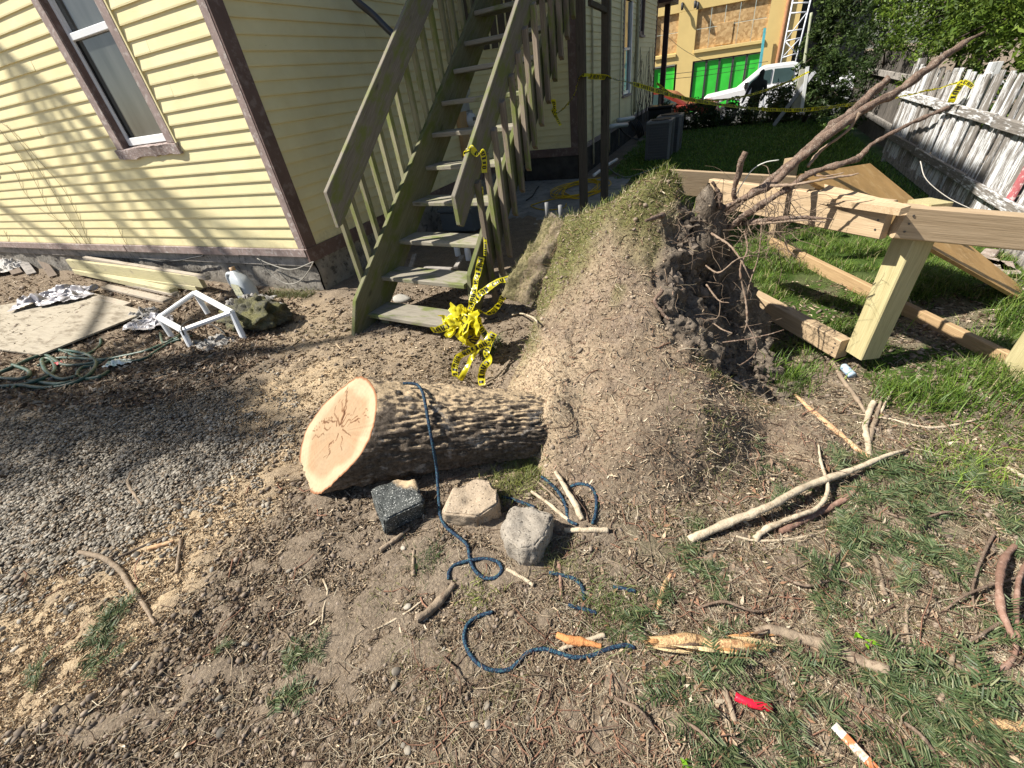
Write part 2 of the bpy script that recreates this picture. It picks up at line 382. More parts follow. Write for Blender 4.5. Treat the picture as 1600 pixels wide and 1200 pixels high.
# ------------------------------------------------------------------ the mound: root plate as a sampled surface
_S = [(900, 760, None), (900, 650, 1.58), (900, 560, 1.85), (900, 480, 2.15), (900, 400, 2.5), (905, 345, 2.8),
      (1000, 790, None), (1000, 690, 1.5), (1000, 600, 1.77), (1000, 500, 2.08), (1008, 430, 2.3), (1020, 360, 2.5), (1055, 282, 2.7), (960, 325, 2.75), (1000, 300, 2.72),
      (835, 705, None), (840, 612, 1.66), (842, 660, 1.5), (815, 545, 2.02), (800, 575, 1.95), (835, 460, 2.4), (880, 350, 2.8),
      (1100, 760, None), (1100, 680, 1.6), (1055, 600, 1.8), (1200, 700, None), (1160, 650, 1.9),
      (1108, 286, 2.66), (1092, 350, 2.68), (1100, 430, 2.62), (1112, 520, 2.45), (1150, 585, 2.35), (1185, 620, 2.3), (1165, 470, 2.8), (1130, 400, 2.85), (1060, 500, 2.2), (1050, 450, 2.36)]
CP = np.array([AZ(u, v, -.01) if y is None else AY(u, v, y) for u, v, y in _S])
extra = [(-.9, 3.25, 0), (-.4, 3.15, 0), (0, 3.05, 0), (.3, 3.05, -.05), (.5, 2.6, -.06), (.78, 2.1, -.03), (.5, 2.0, .05), (.55, 1.75, .03), (-1.0, 1.42, -.06), (-.4, 1.05, -.05), (.2, 1.2, -.04), (.7, 1.5, -.04),
         (-.95, 2.95, .55), (-.5, 2.95, .6), (-.2, 2.9, .75)]
CP = np.vstack([CP, np.array(extra)])
def tps(r): return np.where(r > 0, r * r * np.log(r + 1e-9), 0)
A_ = tps(np.hypot(CP[:, None, 0] - CP[None, :, 0], CP[:, None, 1] - CP[None, :, 1])); nC = len(CP)
Pm = np.c_[np.ones(nC), CP[:, :2]]; LHS = np.block([[A_ + 1e-4 * np.eye(nC), Pm], [Pm.T, np.zeros((3, 3))]])
SOL = np.linalg.solve(LHS, np.r_[CP[:, 2], 0, 0, 0])
def mound_raw(x, y):
    r = np.hypot(x[..., None] - CP[:, 0], y[..., None] - CP[:, 1]); return tps(r) @ SOL[:nC] + SOL[nC] + SOL[nC + 1] * x + SOL[nC + 2] * y
MOUT = np.array([(-1.02, 1.98), (-1.02, 2.4), (-.95, 2.92), (-.6, 3.12), (0, 3.05), (.38, 2.9), (.56, 2.5), (.72, 2.1), (.66, 1.7), (.3, 1.36), (-.2, 1.12), (-.62, 1.25), (-.88, 1.5), (-1.05, 1.75)])
mx_ = np.linspace(-1.3, .95, 260); my_ = np.linspace(.85, 3.3, 285); MX, MY = np.meshgrid(mx_, my_)
mk = poly_soft(MX + .05 * fbm(P3(MX, MY), 5, 3, 33), MY + .05 * fbm(P3(MX, MY), 5, 3, 34), MOUT, .06 + .2 * sstep(-.75, -.2, MX) * sstep(2.6, 2.0, MY)); base = gz(MX, MY) - .05
MZ = base + (np.maximum(mound_raw(MX, MY), base) - base + .03) * mk
EDGE = np.array([(-.19, 2.8), (-.2, 2.62), (-.29, 2.42), (-.26, 2.2), (-.2, 2.1), (-.06, 2.06), (.1, 2.1), (.22, 2.18), (.34, 2.2), (.6, 2.2), (.7, 3.2), (-.1, 3.2)])
darkm = poly_soft(MX + .05 * fbm(P3(MX, MY), 9, 3, 4), MY + .05 * fbm(P3(MX, MY), 9, 3, 14), EDGE, .035)
MV = np.stack([MX, MY, MZ], -1)
gx_ = np.gradient(MZ, mx_, axis=1); gy_ = np.gradient(MZ, my_, axis=0); MN = np.stack([-gx_, -gy_, np.ones_like(gx_)], -1); MN /= np.linalg.norm(MN, axis=-1)[..., None]
lump = fbm(MV, 7, 5, 21, .6); rid = np.abs(fbm(MV * np.array([1, 1, .45]), 9, 4, 61))
disp = (1 - darkm) * (.013 * fbm(MV, 10, 5, 51) + .022 * fbm(MV, 3.0, 2, 52) - .012 * np.clip(.1 - np.abs(fbm(MV, 3.5, 3, 57)), 0, 1) * 10) + darkm * (.05 * lump - .06 * rid + .03)
disp *= np.minimum(mk * 1.5, 1)
MV = MV + MN * disp[..., None]
MZ2 = MV[..., 2]
moundV = MV.reshape(-1, 3); mny, mnx = MX.shape
ii = (np.arange(mny - 1)[:, None] * mnx + np.arange(mnx - 1)[None]).ravel(); moundF = np.stack([ii, ii + 1, ii + mnx + 1, ii + mnx], -1)
keep = (mk.ravel()[moundF].max(1) > .02); moundF = moundF[keep]
def surf_z(x, y):
    """height of whatever lies underfoot: ground or root plate"""
    x = np.asarray(x, float); y = np.asarray(y, float); z = gz(x, y)
    fi = np.clip((x - mx_[0]) / (mx_[1] - mx_[0]), 0, len(mx_) - 1.001); fj = np.clip((y - my_[0]) / (my_[1] - my_[0]), 0, len(my_) - 1.001)
    i = fi.astype(int); j = fj.astype(int); a = fi - i; b = fj - j
    zm = MZ2[j, i] * (1 - a) * (1 - b) + MZ2[j, i + 1] * a * (1 - b) + MZ2[j + 1, i] * (1 - a) * b + MZ2[j + 1, i + 1] * a * b
    ins = (x > mx_[0]) & (x < mx_[-1]) & (y > my_[0]) & (y < my_[-1]); return np.where(ins, np.maximum(z, zm), z)
def SP(u, v, dz=0.):
    """first meeting of the line of sight with ground or mound"""
    d = ray(u, v); ts = np.linspace(.6, 9, 1800); q = CAM + d * ts[:, None]; h = surf_z(q[:, 0], q[:, 1]) + dz
    i = int(np.argmax(q[:, 2] < h)); return q[i] if q[i, 2] < h[i] else q[-1]
# ------------------------------------------------------------------ HOUSE
YF = 3.12; XS = -3.87; XR = -2.69; YI = 8.95; YE = 17.6; Z0 = .474; EX = .1085
k = NB('yellow_paint'); v = k.coord('Object', rnd=True)
c = k.ramp(k.noise(v, 3, 5), [(.3, (.70, .61, .33)), (.7, (.76, .68, .40))])
c = k.mix(k.ramp(k.noise(k.coord('Object', (3, 3, 9), True), 7, 6, .75), [(.64, (0, 0, 0)), (.7, (1, 1, 1))]), c, (.56, .5, .28))
c = k.mix(k.ramp(k.noise(k.coord('Object', (5, 5, 14), True), 9, 6, .8), [(.70, (0, 0, 0)), (.73, (1, 1, 1))]), c, (.42, .36, .25))
g = k.n('ShaderNodeNewGeometry'); sx = k.n('ShaderNodeSeparateXYZ'); k.l(g.outputs['Position'], sx.inputs[0])
dz = k.math('SUBTRACT', .62, sx.outputs[2]); dn = k.noise(g.outputs['Position'], 7, 6, .75); df = k.math('ADD', k.math('MULTIPLY', dz, .8), k.math('SUBTRACT', dn, .5))
c = k.mix(k.ramp(df, [(.05, (0, 0, 0)), (.35, (.6, .6, .6))]), c, (.33, .28, .19))
c = k.mix(k.ramp(k.noise(g.outputs['Position'], 1.4, 5, .6), [(.5, (0, 0, 0)), (.75, (.35, .35, .35))]), c, (.52, .46, .28))
k.base(c); k.bump(k.noise(k.coord('Object', (2, 2, 40), True), 5, 4), .25, .004); M_YEL = k.done(.6, .3)
M_BRN = plain('brown_trim_paint', (.135, .088, .075), .55, .2, 5, .35, alt=(.2, .15, .135))
M_MAUVE = plain('weathered_brown_paint', (.27, .205, .185), .7, .25, 9, .3, alt=(.42, .37, .34))
M_WHITE = plain('white_vinyl', (.75, .76, .77), .35, .05, 3, .5, bump=.03)
M_FND = plain('foundation_stone', (.25, .23, .2), .95, .4, 5, .1, bump=.9, alt=(.1, .09, .08))
M_DARKB = plain('dark_void', (.012, .012, .012), .9, .2)
k = NB('window_glass'); k.base(k.ramp(k.noise(k.coord('Object', (3, 3, .6), True), 1.2, 3), [(.35, (.045, .05, .047)), (.7, (.10, .105, .098))])); k.bump(k.noise(k.coord('Object'), 1.6, 2), .03, .02); M_GLASS = k.done(.04, .7)
house = thing('house', 'pale yellow clapboard house with brown trim and grey stone foundation', 'house', (XS, YF, 0))
def clap(x0, y0, x1, y1, z, nrm, hgt=EX):
    """one clapboard between two plan points; nrm = outward direction"""
    a = np.array([x0, y0]); b = np.array([x1, y1]); n = np.array(nrm[:2], float); bt = .016 + RNG.uniform(-.002, .003); dz = RNG.normal(0, .0012)
    V = []
    for p in (a, b):
        jz = dz + RNG.normal(0, .0012)
        for off, zz in ((0, z), (bt, z + jz), (bt + .0006, z + .012 + jz), (.002, z + hgt + .012), (0, z + hgt + .012)):
            q = p + n * off; V.append((q[0], q[1], zz))
    F = [(0, 1, 6, 5), (1, 2, 7, 6), (2, 3, 8, 7), (3, 4, 9, 8), (4, 0, 5, 9), (4, 3, 2, 1, 0), (5, 6, 7, 8, 9)]
    if (b - a)[0] * n[1] - (b - a)[1] * n[0] > 0: F = [f[::-1] for f in F]
    return mesh('clapboard', V, F, M_YEL, house)
W1 = (-6.135, -5.09, 1.43, 3.35); WS = -4.372; W2 = (W1[0] + WS, W1[1] + WS, 1.43, 3.35)
for i in range(25):
    z = Z0 + i * EX; spans = [(-15.5, XS - .075)]
    for wx0, wx1, wz0, wz1 in (W1, W2):
        if z + EX > wz0 + .03 and z < wz1:
            ns = []
            for s0, s1 in spans:
                if wx0 > s0 and wx1 < s1: ns += [(s0, wx0 + .01), (wx1 - .01, s1)]
                else: ns.append((s0, s1))
            spans = ns
    for s0, s1 in spans:
        cuts = [s0] + ([s0 + (s1 - s0) * RNG.uniform(.2, .8)] if s1 - s0 > 2.5 or (s1 - s0 > .9 and RNG.random() < .4) else []) + [s1]
        if s1 - s0 > 8: cuts = [s0, s0 + RNG.uniform(3, 5), s1 - RNG.uniform(1.2, 4.2), s1]
        for q in range(len(cuts) - 1): clap(cuts[q] + .0015, YF, cuts[q + 1], YF, z, (0, -1))
for i in range(28):
    z = Z0 + i * EX; m = RNG.uniform(4.5, 7.5)
    clap(XS, YF + .115, XS, m, z, (1, 0)); clap(XS, m + .002, XS, YI, z, (1, 0))
    clap(XS + .014, YI, XR - .13, YI, z, (0, -1))
W3 = (12.75, 13.7, 1.06, 2.85); W4 = (14.75, 15.35, 2.28, 3.7)
for i in range(28):
    z = Z0 + i * EX; cuts = [(YI + .14, YE)]
    for a0, a1, z0, z1 in (W3, W4):
        if z + EX > z0 and z < z1:
            cuts = [q for s0, s1 in cuts for q in ((s0, a0), (a1, s1)) if True] if len(cuts) == 1 else [cuts[0], (cuts[1][0], a0), (a1, cuts[1][1])]
    for s0, s1 in cuts: clap(XR, s0, XR, s1, z, (1, 0))
ZT = Z0 + 25 * EX + .02; TOPZ = 7.25; TOP2 = 5.0
def wallbox(name, lo, hi, mat): return box(name, lo, hi, mat, house)
wallbox('sheathing', (-15.5, YF + .14, -.15), (XS - .06, YI + .6, TOPZ), M_DARKB)
wallbox('sheathing', (-15.5, YI + .604, -.2), (XR - .06, YE, TOP2), M_DARKB)
wallbox('sheathing', (XS - .055, YI + .05, -.2), (XR - .06, YI + .6, TOP2), M_DARKB)
wallbox('upper_wall', (-15.5, YF - .012, ZT), (XS - .08, YF, TOPZ), M_YEL)
wallbox('upper_wall', (XS, YF + .12, Z0 + 28 * EX + .02), (XS + .012, YI - .015, TOPZ), M_YEL)
wallbox('upper_wall', (XS + .015, YI - .012, Z0 + 28 * EX + .02), (XR - .13, YI, TOP2), M_YEL)
wallbox('upper_wall', (XR, YI + .14, Z0 + 28 * EX + .02), (XR + .012, YE, TOP2), M_YEL)
wallbox('roof', (-15.9, YF - .3, TOPZ), (XS + .3, YI + .9, TOPZ + .25), plain('roof_shingle', (.05, .05, .05), .9))
wallbox('roof', (XS + .302, YI - .2, TOP2 + .001), (XR + .25, YE + .3, TOP2 + .2), MATS['roof_shingle'])
wallbox('roof_gable', (-15.5, YF + .3, TOPZ + .25), (XS - .2, YI, TOPZ + .6), M_YEL)
# corner boards and water table
wallbox('corner_board', (XS - .085, YF - .024, .392), (XS + .001, YF, TOPZ), M_MAUVE)
wallbox('corner_board', (XS + .001, YF - .02, .392), (XS + .024, YF + .125, TOPZ), M_BRN)
wallbox('corner_board', (XR - .135, YI - .024, .40), (XR + .001, YI, TOP2), M_BRN)
wallbox('corner_board', (XR + .001, YI - .02, .40), (XR + .024, YI + .15, TOP2), M_BRN)
wallbox('corner_board', (XR + .001, YE - .14, .40), (XR + .024, YE + .02, TOP2), plain('dark_red_trim', (.07, .022, .02), .6))
xs = [-15.5, -12.2, -9.3, -7.25, -5.9, -4.95, XS - .001]
for q in range(len(xs) - 1):
    wallbox('water_table_board', (xs[q] + .004, YF - .034 - RNG.uniform(0, .006), .385 + RNG.uniform(-.012, .006)), (xs[q + 1], YF, Z0 - .003), M_MAUVE)
wallbox('water_table_board', (XS + .001, YF - .03, .33), (XS + .03, YI, Z0 - .003), M_BRN)
wallbox('water_table_board', (XS + .031, YI - .03, .33), (XR + .02, YI, Z0 - .003), M_BRN)
wallbox('water_table_board', (XR + .001, YI + .001, .38), (XR + .03, YE, Z0 - .003), M_MAUVE)
M_GREYB = plain('grey_weathered_board', (.3, .275, .25), .85, .3, 8, .1, alt=(.16, .15, .14))
wallbox('skirt_board', (-9.6, YF + .006, .27), (XS - .03, YF + .03, .384), M_GREYB)
wallbox('skirt_board', (-15.5, YF + .012, .27), (-9.604, YF + .032, .384), M_GREYB)
def rough_wall(name, lo, hi, mat, n=.025, res=.07):
    lo = np.array(lo, float); hi = np.array(hi, float); V = []; F = []
    # front face subdivided with noise (thin axis = depth)
    d = int(np.argmin(hi - lo)); ax = [q for q in range(3) if q != d]
    na = max(2, int((hi - lo)[ax[0]] / res)); nb = max(2, int((hi - lo)[ax[1]] / res))
    A, B = np.meshgrid(np.linspace(lo[ax[0]], hi[ax[0]], na), np.linspace(lo[ax[1]], hi[ax[1]], nb), indexing='ij')
    out = hi[d] if d == 0 else lo[d]; q = np.zeros(A.shape + (3,)); q[..., ax[0]] = A; q[..., ax[1]] = B; q[..., d] = out
    q[..., d] += n * fbm(q, 5, 4, 9); V = q.reshape(-1, 3)
    ii = (np.arange(na - 1)[:, None] * nb + np.arange(nb - 1)[None]).ravel(); F = np.stack([ii, ii + 1, ii + nb + 1, ii + nb], -1)
    return mesh(name, V, F, mat, house, True)
rough_wall('foundation', (-15.5, YF + .028, -.2), (XS - .01, YF + .05, .28), M_FND)
rough_wall('foundation', (XS - .04, YF + .03, -.2), (XS + .012, YI, .34), M_FND)
M_DFND = plain('dark_stone', (.06, .055, .05), .95, .4, 5, .1, bump=.9)
rough_wall('foundation', (XS + .03, YI + .005, -.3), (XR - .02, YI + .02, .34), M_DFND)
rough_wall('foundation', (XR - .05, YI + .01, -.3), (XR - .01, YE, .39), M_DFND)
# windows
def window_front(wx0, wx1, wz0, wz1):
    fr = thing_part('window', house, ((wx0 + wx1) / 2, YF, wz0))
    w_ = .115; yo = YF - .03
    box('casing', (wx0, yo, wz0 + .1), (wx0 + w_, YF + .1, wz1), M_MAUVE, fr); box('casing', (wx1 - w_, yo, wz0 + .1), (wx1, YF + .1, wz1), M_MAUVE, fr)
    box('backband', (wx1 + .001, yo + .004, wz0 + .06), (wx1 + .028, YF, wz1), M_YEL, fr)
    box('jamb', (wx0 + w_ + .001, YF - .012, wz0 + .1), (wx0 + w_ + .02, YF + .12, wz1), M_BRN, fr)
    a, b = wx0 + w_ + .022, wx1 - w_ - .002; zm = 2.47
    M = M_WHITE
    for x0 in (a, b - .045): box('sash_frame', (x0, YF + .035, wz0 + .12), (x0 + .045, YF + .09, wz1), M, fr)
    box('sash_frame', (a + .046, YF + .025, wz0 + .12), (b - .046, YF + .085, wz0 + .19), M, fr)
    box('meeting_rail', (a + .046, YF + .02, zm - .025), (b - .046, YF + .085, zm + .03), M, fr)
    box('pane', (a + .044, YF + .06, wz0 + .185), (b - .044, YF + .066, zm - .02), M_GLASS, fr, .001)
    box('pane', (a + .044, YF + .07, zm + .025), (b - .044, YF + .076, wz1), M_GLASS, fr, .001)
    box('screen_edge', (a + .046, YF + .05, wz0 + .19), (a + .075, YF + .058, zm - .026), M_DARKB, fr)
    # weathered sill with a split, curling front
    n = 26; X = np.linspace(wx0 - .03, wx1 + .03, n); V = []; F = []
    for i, x in enumerate(X):
        j = .010 * float(noise3(np.array([x, 3., 0]), 9, 2)); u = .008 * float(noise3(np.array([x, 1., 4]), 14, 5))
        V += [(x, YF + .1, wz0 + .125), (x, YF - .052 + j, wz0 + .098 + u), (x, YF - .05 + j * .5, wz0 + .085 + u), (x, YF - .04 - j, wz0 + .01 + u * 2), (x, YF + .02, wz0 + .005)]
    for i in range(n - 1): F += [(5 * i + q, 5 * i + q + 1, 5 * i + 6 + q, 5 * i + 5 + q) for q in range(4)]
    F += [(4, 3, 2, 1, 0), tuple(5 * (n - 1) + q for q in range(5))]
    mesh('sill', V, F, plain('peeling_sill', (.30, .235, .215), .9, .35, 12, .1, bump=.8, alt=(.5, .45, .42)), fr)
    return fr
def thing_part(name, parent, loc):
    o = bpy.data.objects.new(name, None); COL.objects.link(o); o.parent = parent; o.location = Vector([float(q) for q in loc]) - world_loc(parent); o.empty_display_size = .05; return o
window_front(*W1); window_front(*W2)
for (a0, a1, z0, z1), m in ((W3, M_WHITE), (W4, M_BRN)):
    fr = thing_part('window', house, (XR, (a0 + a1) / 2, z0))
    box('casing', (XR - .06, a0 - .02, z0 - .03), (XR + .03, a0 + .07, z1), M_MAUVE, fr); box('casing', (XR - .06, a1 - .09, z0 - .03), (XR + .03, a1 + .02, z1), m, fr)
    box('sill', (XR - .06, a0 - .04, z0 - .08), (XR + .06, a1 + .04, z0 - .031), M_MAUVE, fr)
    box('sash_frame', (XR - .05, a0 + .075, z0 - .025), (XR + .005, a1 - .095, z0 + .05), m, fr)
    if m is M_WHITE:
        box('meeting_rail', (XR - .05, a0 + .075, 1.93), (XR + .012, a1 - .095, 1.98), m, fr)
    box('pane', (XR - .045, a0 + .075, z0 + .052), (XR - .02, a1 - .095, z1), M_GLASS, fr, .001)
# conduits, downspout, meters
M_CONDUIT = plain('painted_conduit', (.4, .36, .24), .6); M_GREY = plain('grey_metal', (.33, .34, .35), .45, .15, 6, .5, .3)
for y, r in ((9.9, .02), (11.35, .016), (12.35, .012)): tube('conduit', [(XR + .04, y, .0), (XR + .04, y, 2), (XR + .04, y, 4.2)], r, M_CONDUIT, house, 8)
tube('downspout', [(XR + .06, 14.25, .55), (XR + .055, 14.25, 1.6), (XR + .055, 14.25, 4.2)], .04, M_CONDUIT, house, 8)
for uv in ((724, 140), (735, 188)):
    p = AX(*uv, XS + .09); mt = thing_part('electric_meter', house, p)
    box('meter_box', (XS + .015, p[1] - .14, p[2] - .28), (XS + .075, p[1] + .14, p[2] + .13), M_GREY, mt)
    V, F = tube_vf([(XS + .076, p[1], p[2]), (XS + .10, p[1], p[2]), (XS + .16, p[1], p[2])], [.105, .1, .085], 20); mesh('meter_glass', V, faces_list(F), plain('meter_face', (.55, .57, .58), .2, .1, 8, .6), mt, True)
    box('meter_dial', (XS + .161, p[1] - .05, p[2] - .01), (XS + .166, p[1] + .05, p[2] + .04), plain('dial_dark', (.1, .1, .1), .4), mt)
    tube('conduit', [(XS + .05, p[1], p[2] + .13), (XS + .05, p[1], p[2] + .5), (XS + .05, p[1] + .02, p[2] + 1.2)], .022, M_CONDUIT, mt, 8)
box('service_panel', (XS + .015, 6.55, .75), (XS + .08, 6.78, 1.35), plain('tan_panel', (.42, .27, .13), .6), house)
# porch at the far end
M_PORCH = plain('dark_porch_paint', (.06, .03, .028), .6)
pc = AY(1034, 150, 18.6)
porch = thing_part('porch', house, (pc[0], 18.6, -.3))
beam('porch_post', (pc[0], 18.6, -.4), (pc[0], 18.6, 3.05), .16, .16, M_PORCH, porch)
box('porch_roof', (-4.2, 17.75, 3.05), (pc[0] + .25, 19.2, 3.5), M_PORCH, porch); box('porch_deck', (-4.2, 17.75, -.5), (pc[0] + .2, 19.2, .12), M_PORCH, porch)
for q in range(6): beam('baluster', (pc[0], 17.9 + q * .11, .13), (pc[0], 17.9 + q * .11, .85), .03, .03, M_PORCH, porch)
# vine creeping over the far wall
mb = MB()
for q in range(16):
    y = RNG.uniform(14.2, 17.2); P = [(XR + .03, y, .1)]
    for _ in range(9): P.append((XR + .025 + RNG.uniform(0, .02), P[-1][1] + RNG.normal(0, .16), P[-1][2] + RNG.uniform(.08, .3)))
    Vv, Ff = tube_vf(smooth_path(P, 24), np.linspace(.012, .004, 24), 4, cap=False); mb.add(Vv, Ff)
vine = mb.build('climbing_vine', plain('vine_stem', (.09, .07, .05), .9), None); tag(vine, 'bare brown vine climbing the far end of the yellow house wall', 'vine')
# thin dry tendrils on the sunny wall
mb = MB()
for pts in ([(0, 190), (30, 215), (60, 250), (95, 290), (118, 330), (136, 372), (146, 388)], [(0, 203), (35, 250), (58, 290), (78, 330), (110, 362), (132, 388)], [(10, 195), (48, 245), (80, 295), (110, 345), (138, 385)],
            [(0, 252), (22, 268), (38, 300), (62, 326), (96, 350), (124, 385)], [(182, 350), (192, 372), (203, 390)], [(6, 360), (12, 372), (15, 383)]):
    P = np.array([AY(u, v, YF - .022) for u, v in pts]); Vv, Ff = tube_vf(smooth_path(P, 30), .0028, 4, cap=False); mb.add(Vv, Ff)
tv = mb.build('wall_creeper', plain('dry_creeper', (.33, .27, .16), .9), None); tag(tv, 'thin leafless creeper stems on the sunlit yellow clapboards', 'creeper')
# ------------------------------------------------------------------ outdoor staircase
SE = np.array([.0797, .9968, 0]); ST_ = np.array([.9968, -.0797, 0]); SO = np.array([-2.745, 2.276, 0])
def SW(s, w, z): return SO + SE * s + ST_ * w + np.array([0, 0, z])
M_STW = wood('weathered_stair_wood', (.17, .148, .115), (.31, .275, .22), (.2, .22, .075), .47, .85, rv=.3)
M_STG = wood('algae_stair_wood', (.11, .108, .055), (.21, .2, .12), (.12, .14, .038), .47, .85, rv=.25)
M_POST = wood('dark_post_wood', (.06, .048, .036), (.12, .10, .078), (.08, .08, .05), .55, .85, rv=.15)
M_TREAD = wood('tread_wood', (.2, .178, .135), (.37, .335, .27), (.17, .19, .07), .5, .85, rv=.2)
M_BALR = wood('baluster_wood', (.15, .12, .09), (.32, .26, .195), (.17, .2, .05), .5, .85, rv=.35)
M_BALG = wood('green_baluster_wood', (.18, .17, .09), (.31, .29, .19), (.17, .19, .06), .47, .85, rv=.25)
stairs = thing('wooden_staircase', 'weathered grey outdoor wooden staircase with algae-green railings beside the yellow house', 'staircase', SO)
def prism(name, prof, w0, w1, mat, parent=stairs):
    n = len(prof); V = [SW(s, w0, z) for s, z in prof] + [SW(s, w1, z) for s, z in prof]
    F = [tuple(range(n)), tuple(range(2 * n - 1, n - 1, -1))] + [((i + 1) % n, i, n + i, n + (i + 1) % n) for i in range(n)]
    # own axes: X along the slope
    c = np.mean(V, 0); ang = math.atan2(prof[2][1] - prof[1][1], prof[2][0] - prof[1][0])
    X = SE * math.cos(ang) + np.array([0, 0, math.sin(ang)]); Y = np.cross([0, 0, 1.], X); Y /= np.linalg.norm(Y); Z = np.cross(X, Y); R = np.array([X, Y, Z])
    me = bpy.data.meshes.new(name); me.from_pydata([tuple(R @ (np.array(q) - c)) for q in V], [], F); me.update(); me.materials.append(mat)
    bm_bevel(me, .004)
    o = bpy.data.objects.new(name, me); COL.objects.link(o); o.parent = parent; o.rotation_mode = 'QUATERNION'; o.rotation_quaternion = Matrix(R.T.tolist()).to_quaternion()
    o.location = Vector(c.tolist()) - world_loc(parent); return o
import bmesh
def bm_bevel(me, off):
    bm = bmesh.new(); bm.from_mesh(me); bmesh.ops.bevel(bm, geom=bm.edges[:], offset=off, segments=1, affect='EDGES', clamp_overlap=True); bmesh.ops.recalc_face_normals(bm, faces=bm.faces[:]); bm.to_mesh(me); bm.free()
zl = lambda s: .13 + .79 * s
prism('stringer', [(0, -.05), (.17, .28), (4.1, zl(4.1)), (4.1, zl(4.1) - .33), (.62, .17), (.34, -.05)], 0, .042, M_STG)
zr = lambda s: -.03 + .88 * s
prism('stringer', [(.5, .08), (.56, .42), (4.1, zr(4.1)), (4.1, zr(4.1) - .36), (.66, .14), (.6, .08)], .935, .977, M_STG)
TS = [.245, .51, .85, 1.135, 1.42, 1.62, 1.87, 2.15, 2.40, 2.65, 2.92, 3.18, 3.45, 3.7]; TZ = [.125, .36, .57, .826, 1.07, 1.315, 1.546, 1.78, 1.99, 2.225, 2.45, 2.68, 2.9, 3.12]
for i, (s, z) in enumerate(zip(TS, TZ)):
    j = RNG.normal(0, .006, 4)
    beam('tread', SW(s + .13 + j[0], .044, z - .019 + j[2] * .5), SW(s + .13 + j[1], .933, z - .019 + j[3] * .5), .265, .038, M_TREAD, stairs, ch=.006)
box('cleat', (-2.6, 2.56, .02), (-2.52, 2.8, .1), M_STG, stairs)
rlL = lambda s: 1.116 + .8 * (s - .257); rlR = lambda s: .543 + .886 * s
prism('handrail', [(.257, rlL(.257) - .262), (.257, rlL(.257)), (4.1, rlL(4.1)), (4.1, rlL(4.1) - .24), (.305, rlL(.305) - .285)], -.002, .038, M_STW)
prism('handrail', [(.53, rlR(.53) - .20), (.53, rlR(.53)), (4.1, rlR(4.1)), (4.1, rlR(4.1) - .25), (.575, rlR(.575) - .262)], .955, .993, M_STW)
for i in range(20):
    s = .347 + .168 * i + RNG.normal(0, .006); z0 = .06 + .8 * s; z1 = rlL(s) - .05
    beam('baluster', SW(s, -.022, z0), SW(s + RNG.normal(0, .006), -.024, z1), .046, .042, M_BALG, stairs, up=tuple(SE), ch=.003)
for i in range(18):
    s = .8 + .167 * i + RNG.normal(0, .006); z0 = -.53 + .91 * s - (.14 if i < 3 else 0); z1 = .345 + .9 * s
    def cut(x, y, z, L=z1 - z0):
        if x > L * .4 and abs(y) < .5: x -= .022 * (1 if z < -.005 else 0) + .008 * (abs(y) > .008)
        if x < -L * .4: x += .03 * (1 if z < 0 else 0)
        return (x, y, z)
    beam('baluster', SW(s, 1.014, z0), SW(s + RNG.normal(0, .008), 1.014, z1), .042, .038, M_BALR, stairs, up=tuple(SE), ch=.003, cut=cut)
# landing, its posts and the skirt of boards below it
for (u, v, y, bz) in ((912.5, 345, 5.72, -.1), (944, 325, 6.35, -.1)):
    p = AY(u, v, y); beam('post', (p[0], y, -.2), (p[0] + .02, y, 3.3), .09, .09, M_POST, stairs, ch=.005)
L0 = SW(3.72, 0, 3.12)
for q in range(9): beam('landing_board', SW(3.96 + q * .145, -.1, 3.12), SW(3.96 + q * .145, 1.3, 3.12), .138, .035, M_POST, stairs)
beam('joist', SW(4.05, -.1, 3.0), SW(4.05, 1.3, 3.0), .04, .19, M_POST, stairs); beam('joist', SW(5.15, -.1, 3.0), SW(5.15, 1.3, 3.0), .04, .19, M_POST, stairs)
for q in range(8):
    p = AY(736 + q * 13, 88, 7.2); hgt = RNG.uniform(-.02, .02)
    beam('skirt_board', (p[0], 7.2 + .01 * (q % 2), 2.05 + hgt), (p[0] + .02, 7.2 + .01 * (q % 2), 3.1),   .105, .02, M_POST, stairs, up=(0, 1, 0))
for q, w_ in enumerate(()): beam('post', SW(5.1, w_, -.25), SW(5.1, w_, 3.2), .09, .09, M_STW, stairs)
beam('brace', AY(921, 4, 5.78), AY(948, 17, 6.33), .035, .05, M_POST, stairs)
# dark handrail pipe on the house side
tube('wall_pipe', [AX(540, -25, XS + .2), AX(556, 0, XS + .24), AX(582, 22, XS + .32), AX(604, 44, XS + .42), AX(640, 78, XS + .6)], .034, plain('dark_pipe', (.06, .06, .065), .35, .2, 5, .5), house, 10)
# ------------------------------------------------------------------ uprooted tree
LD = np.array([math.cos(.48), math.sin(.48), 0]); LU = np.array([-LD[1], LD[0], 0]); LK = np.array([0, 0, 1.]); LP = np.array([-1.85, .979, .282])
def lax(s): t = s / 1.3; return LP + LD[None] * np.atleast_1d(s)[:, None] + LK[None] * (-.16 * np.atleast_1d(t))[:, None]
def lrad(s): return .303 - .142 * np.clip(np.atleast_1d(s) / 1.3, -1, 1.4)
tree = thing('uprooted_tree', 'uprooted tree with sawn trunk lying on the ground and tall tilted root plate of soil', 'fallen tree', (-.9, 1.6, 0))
na, ns = 200, 150; ang = np.linspace(0, 2 * np.pi, na, endpoint=False)
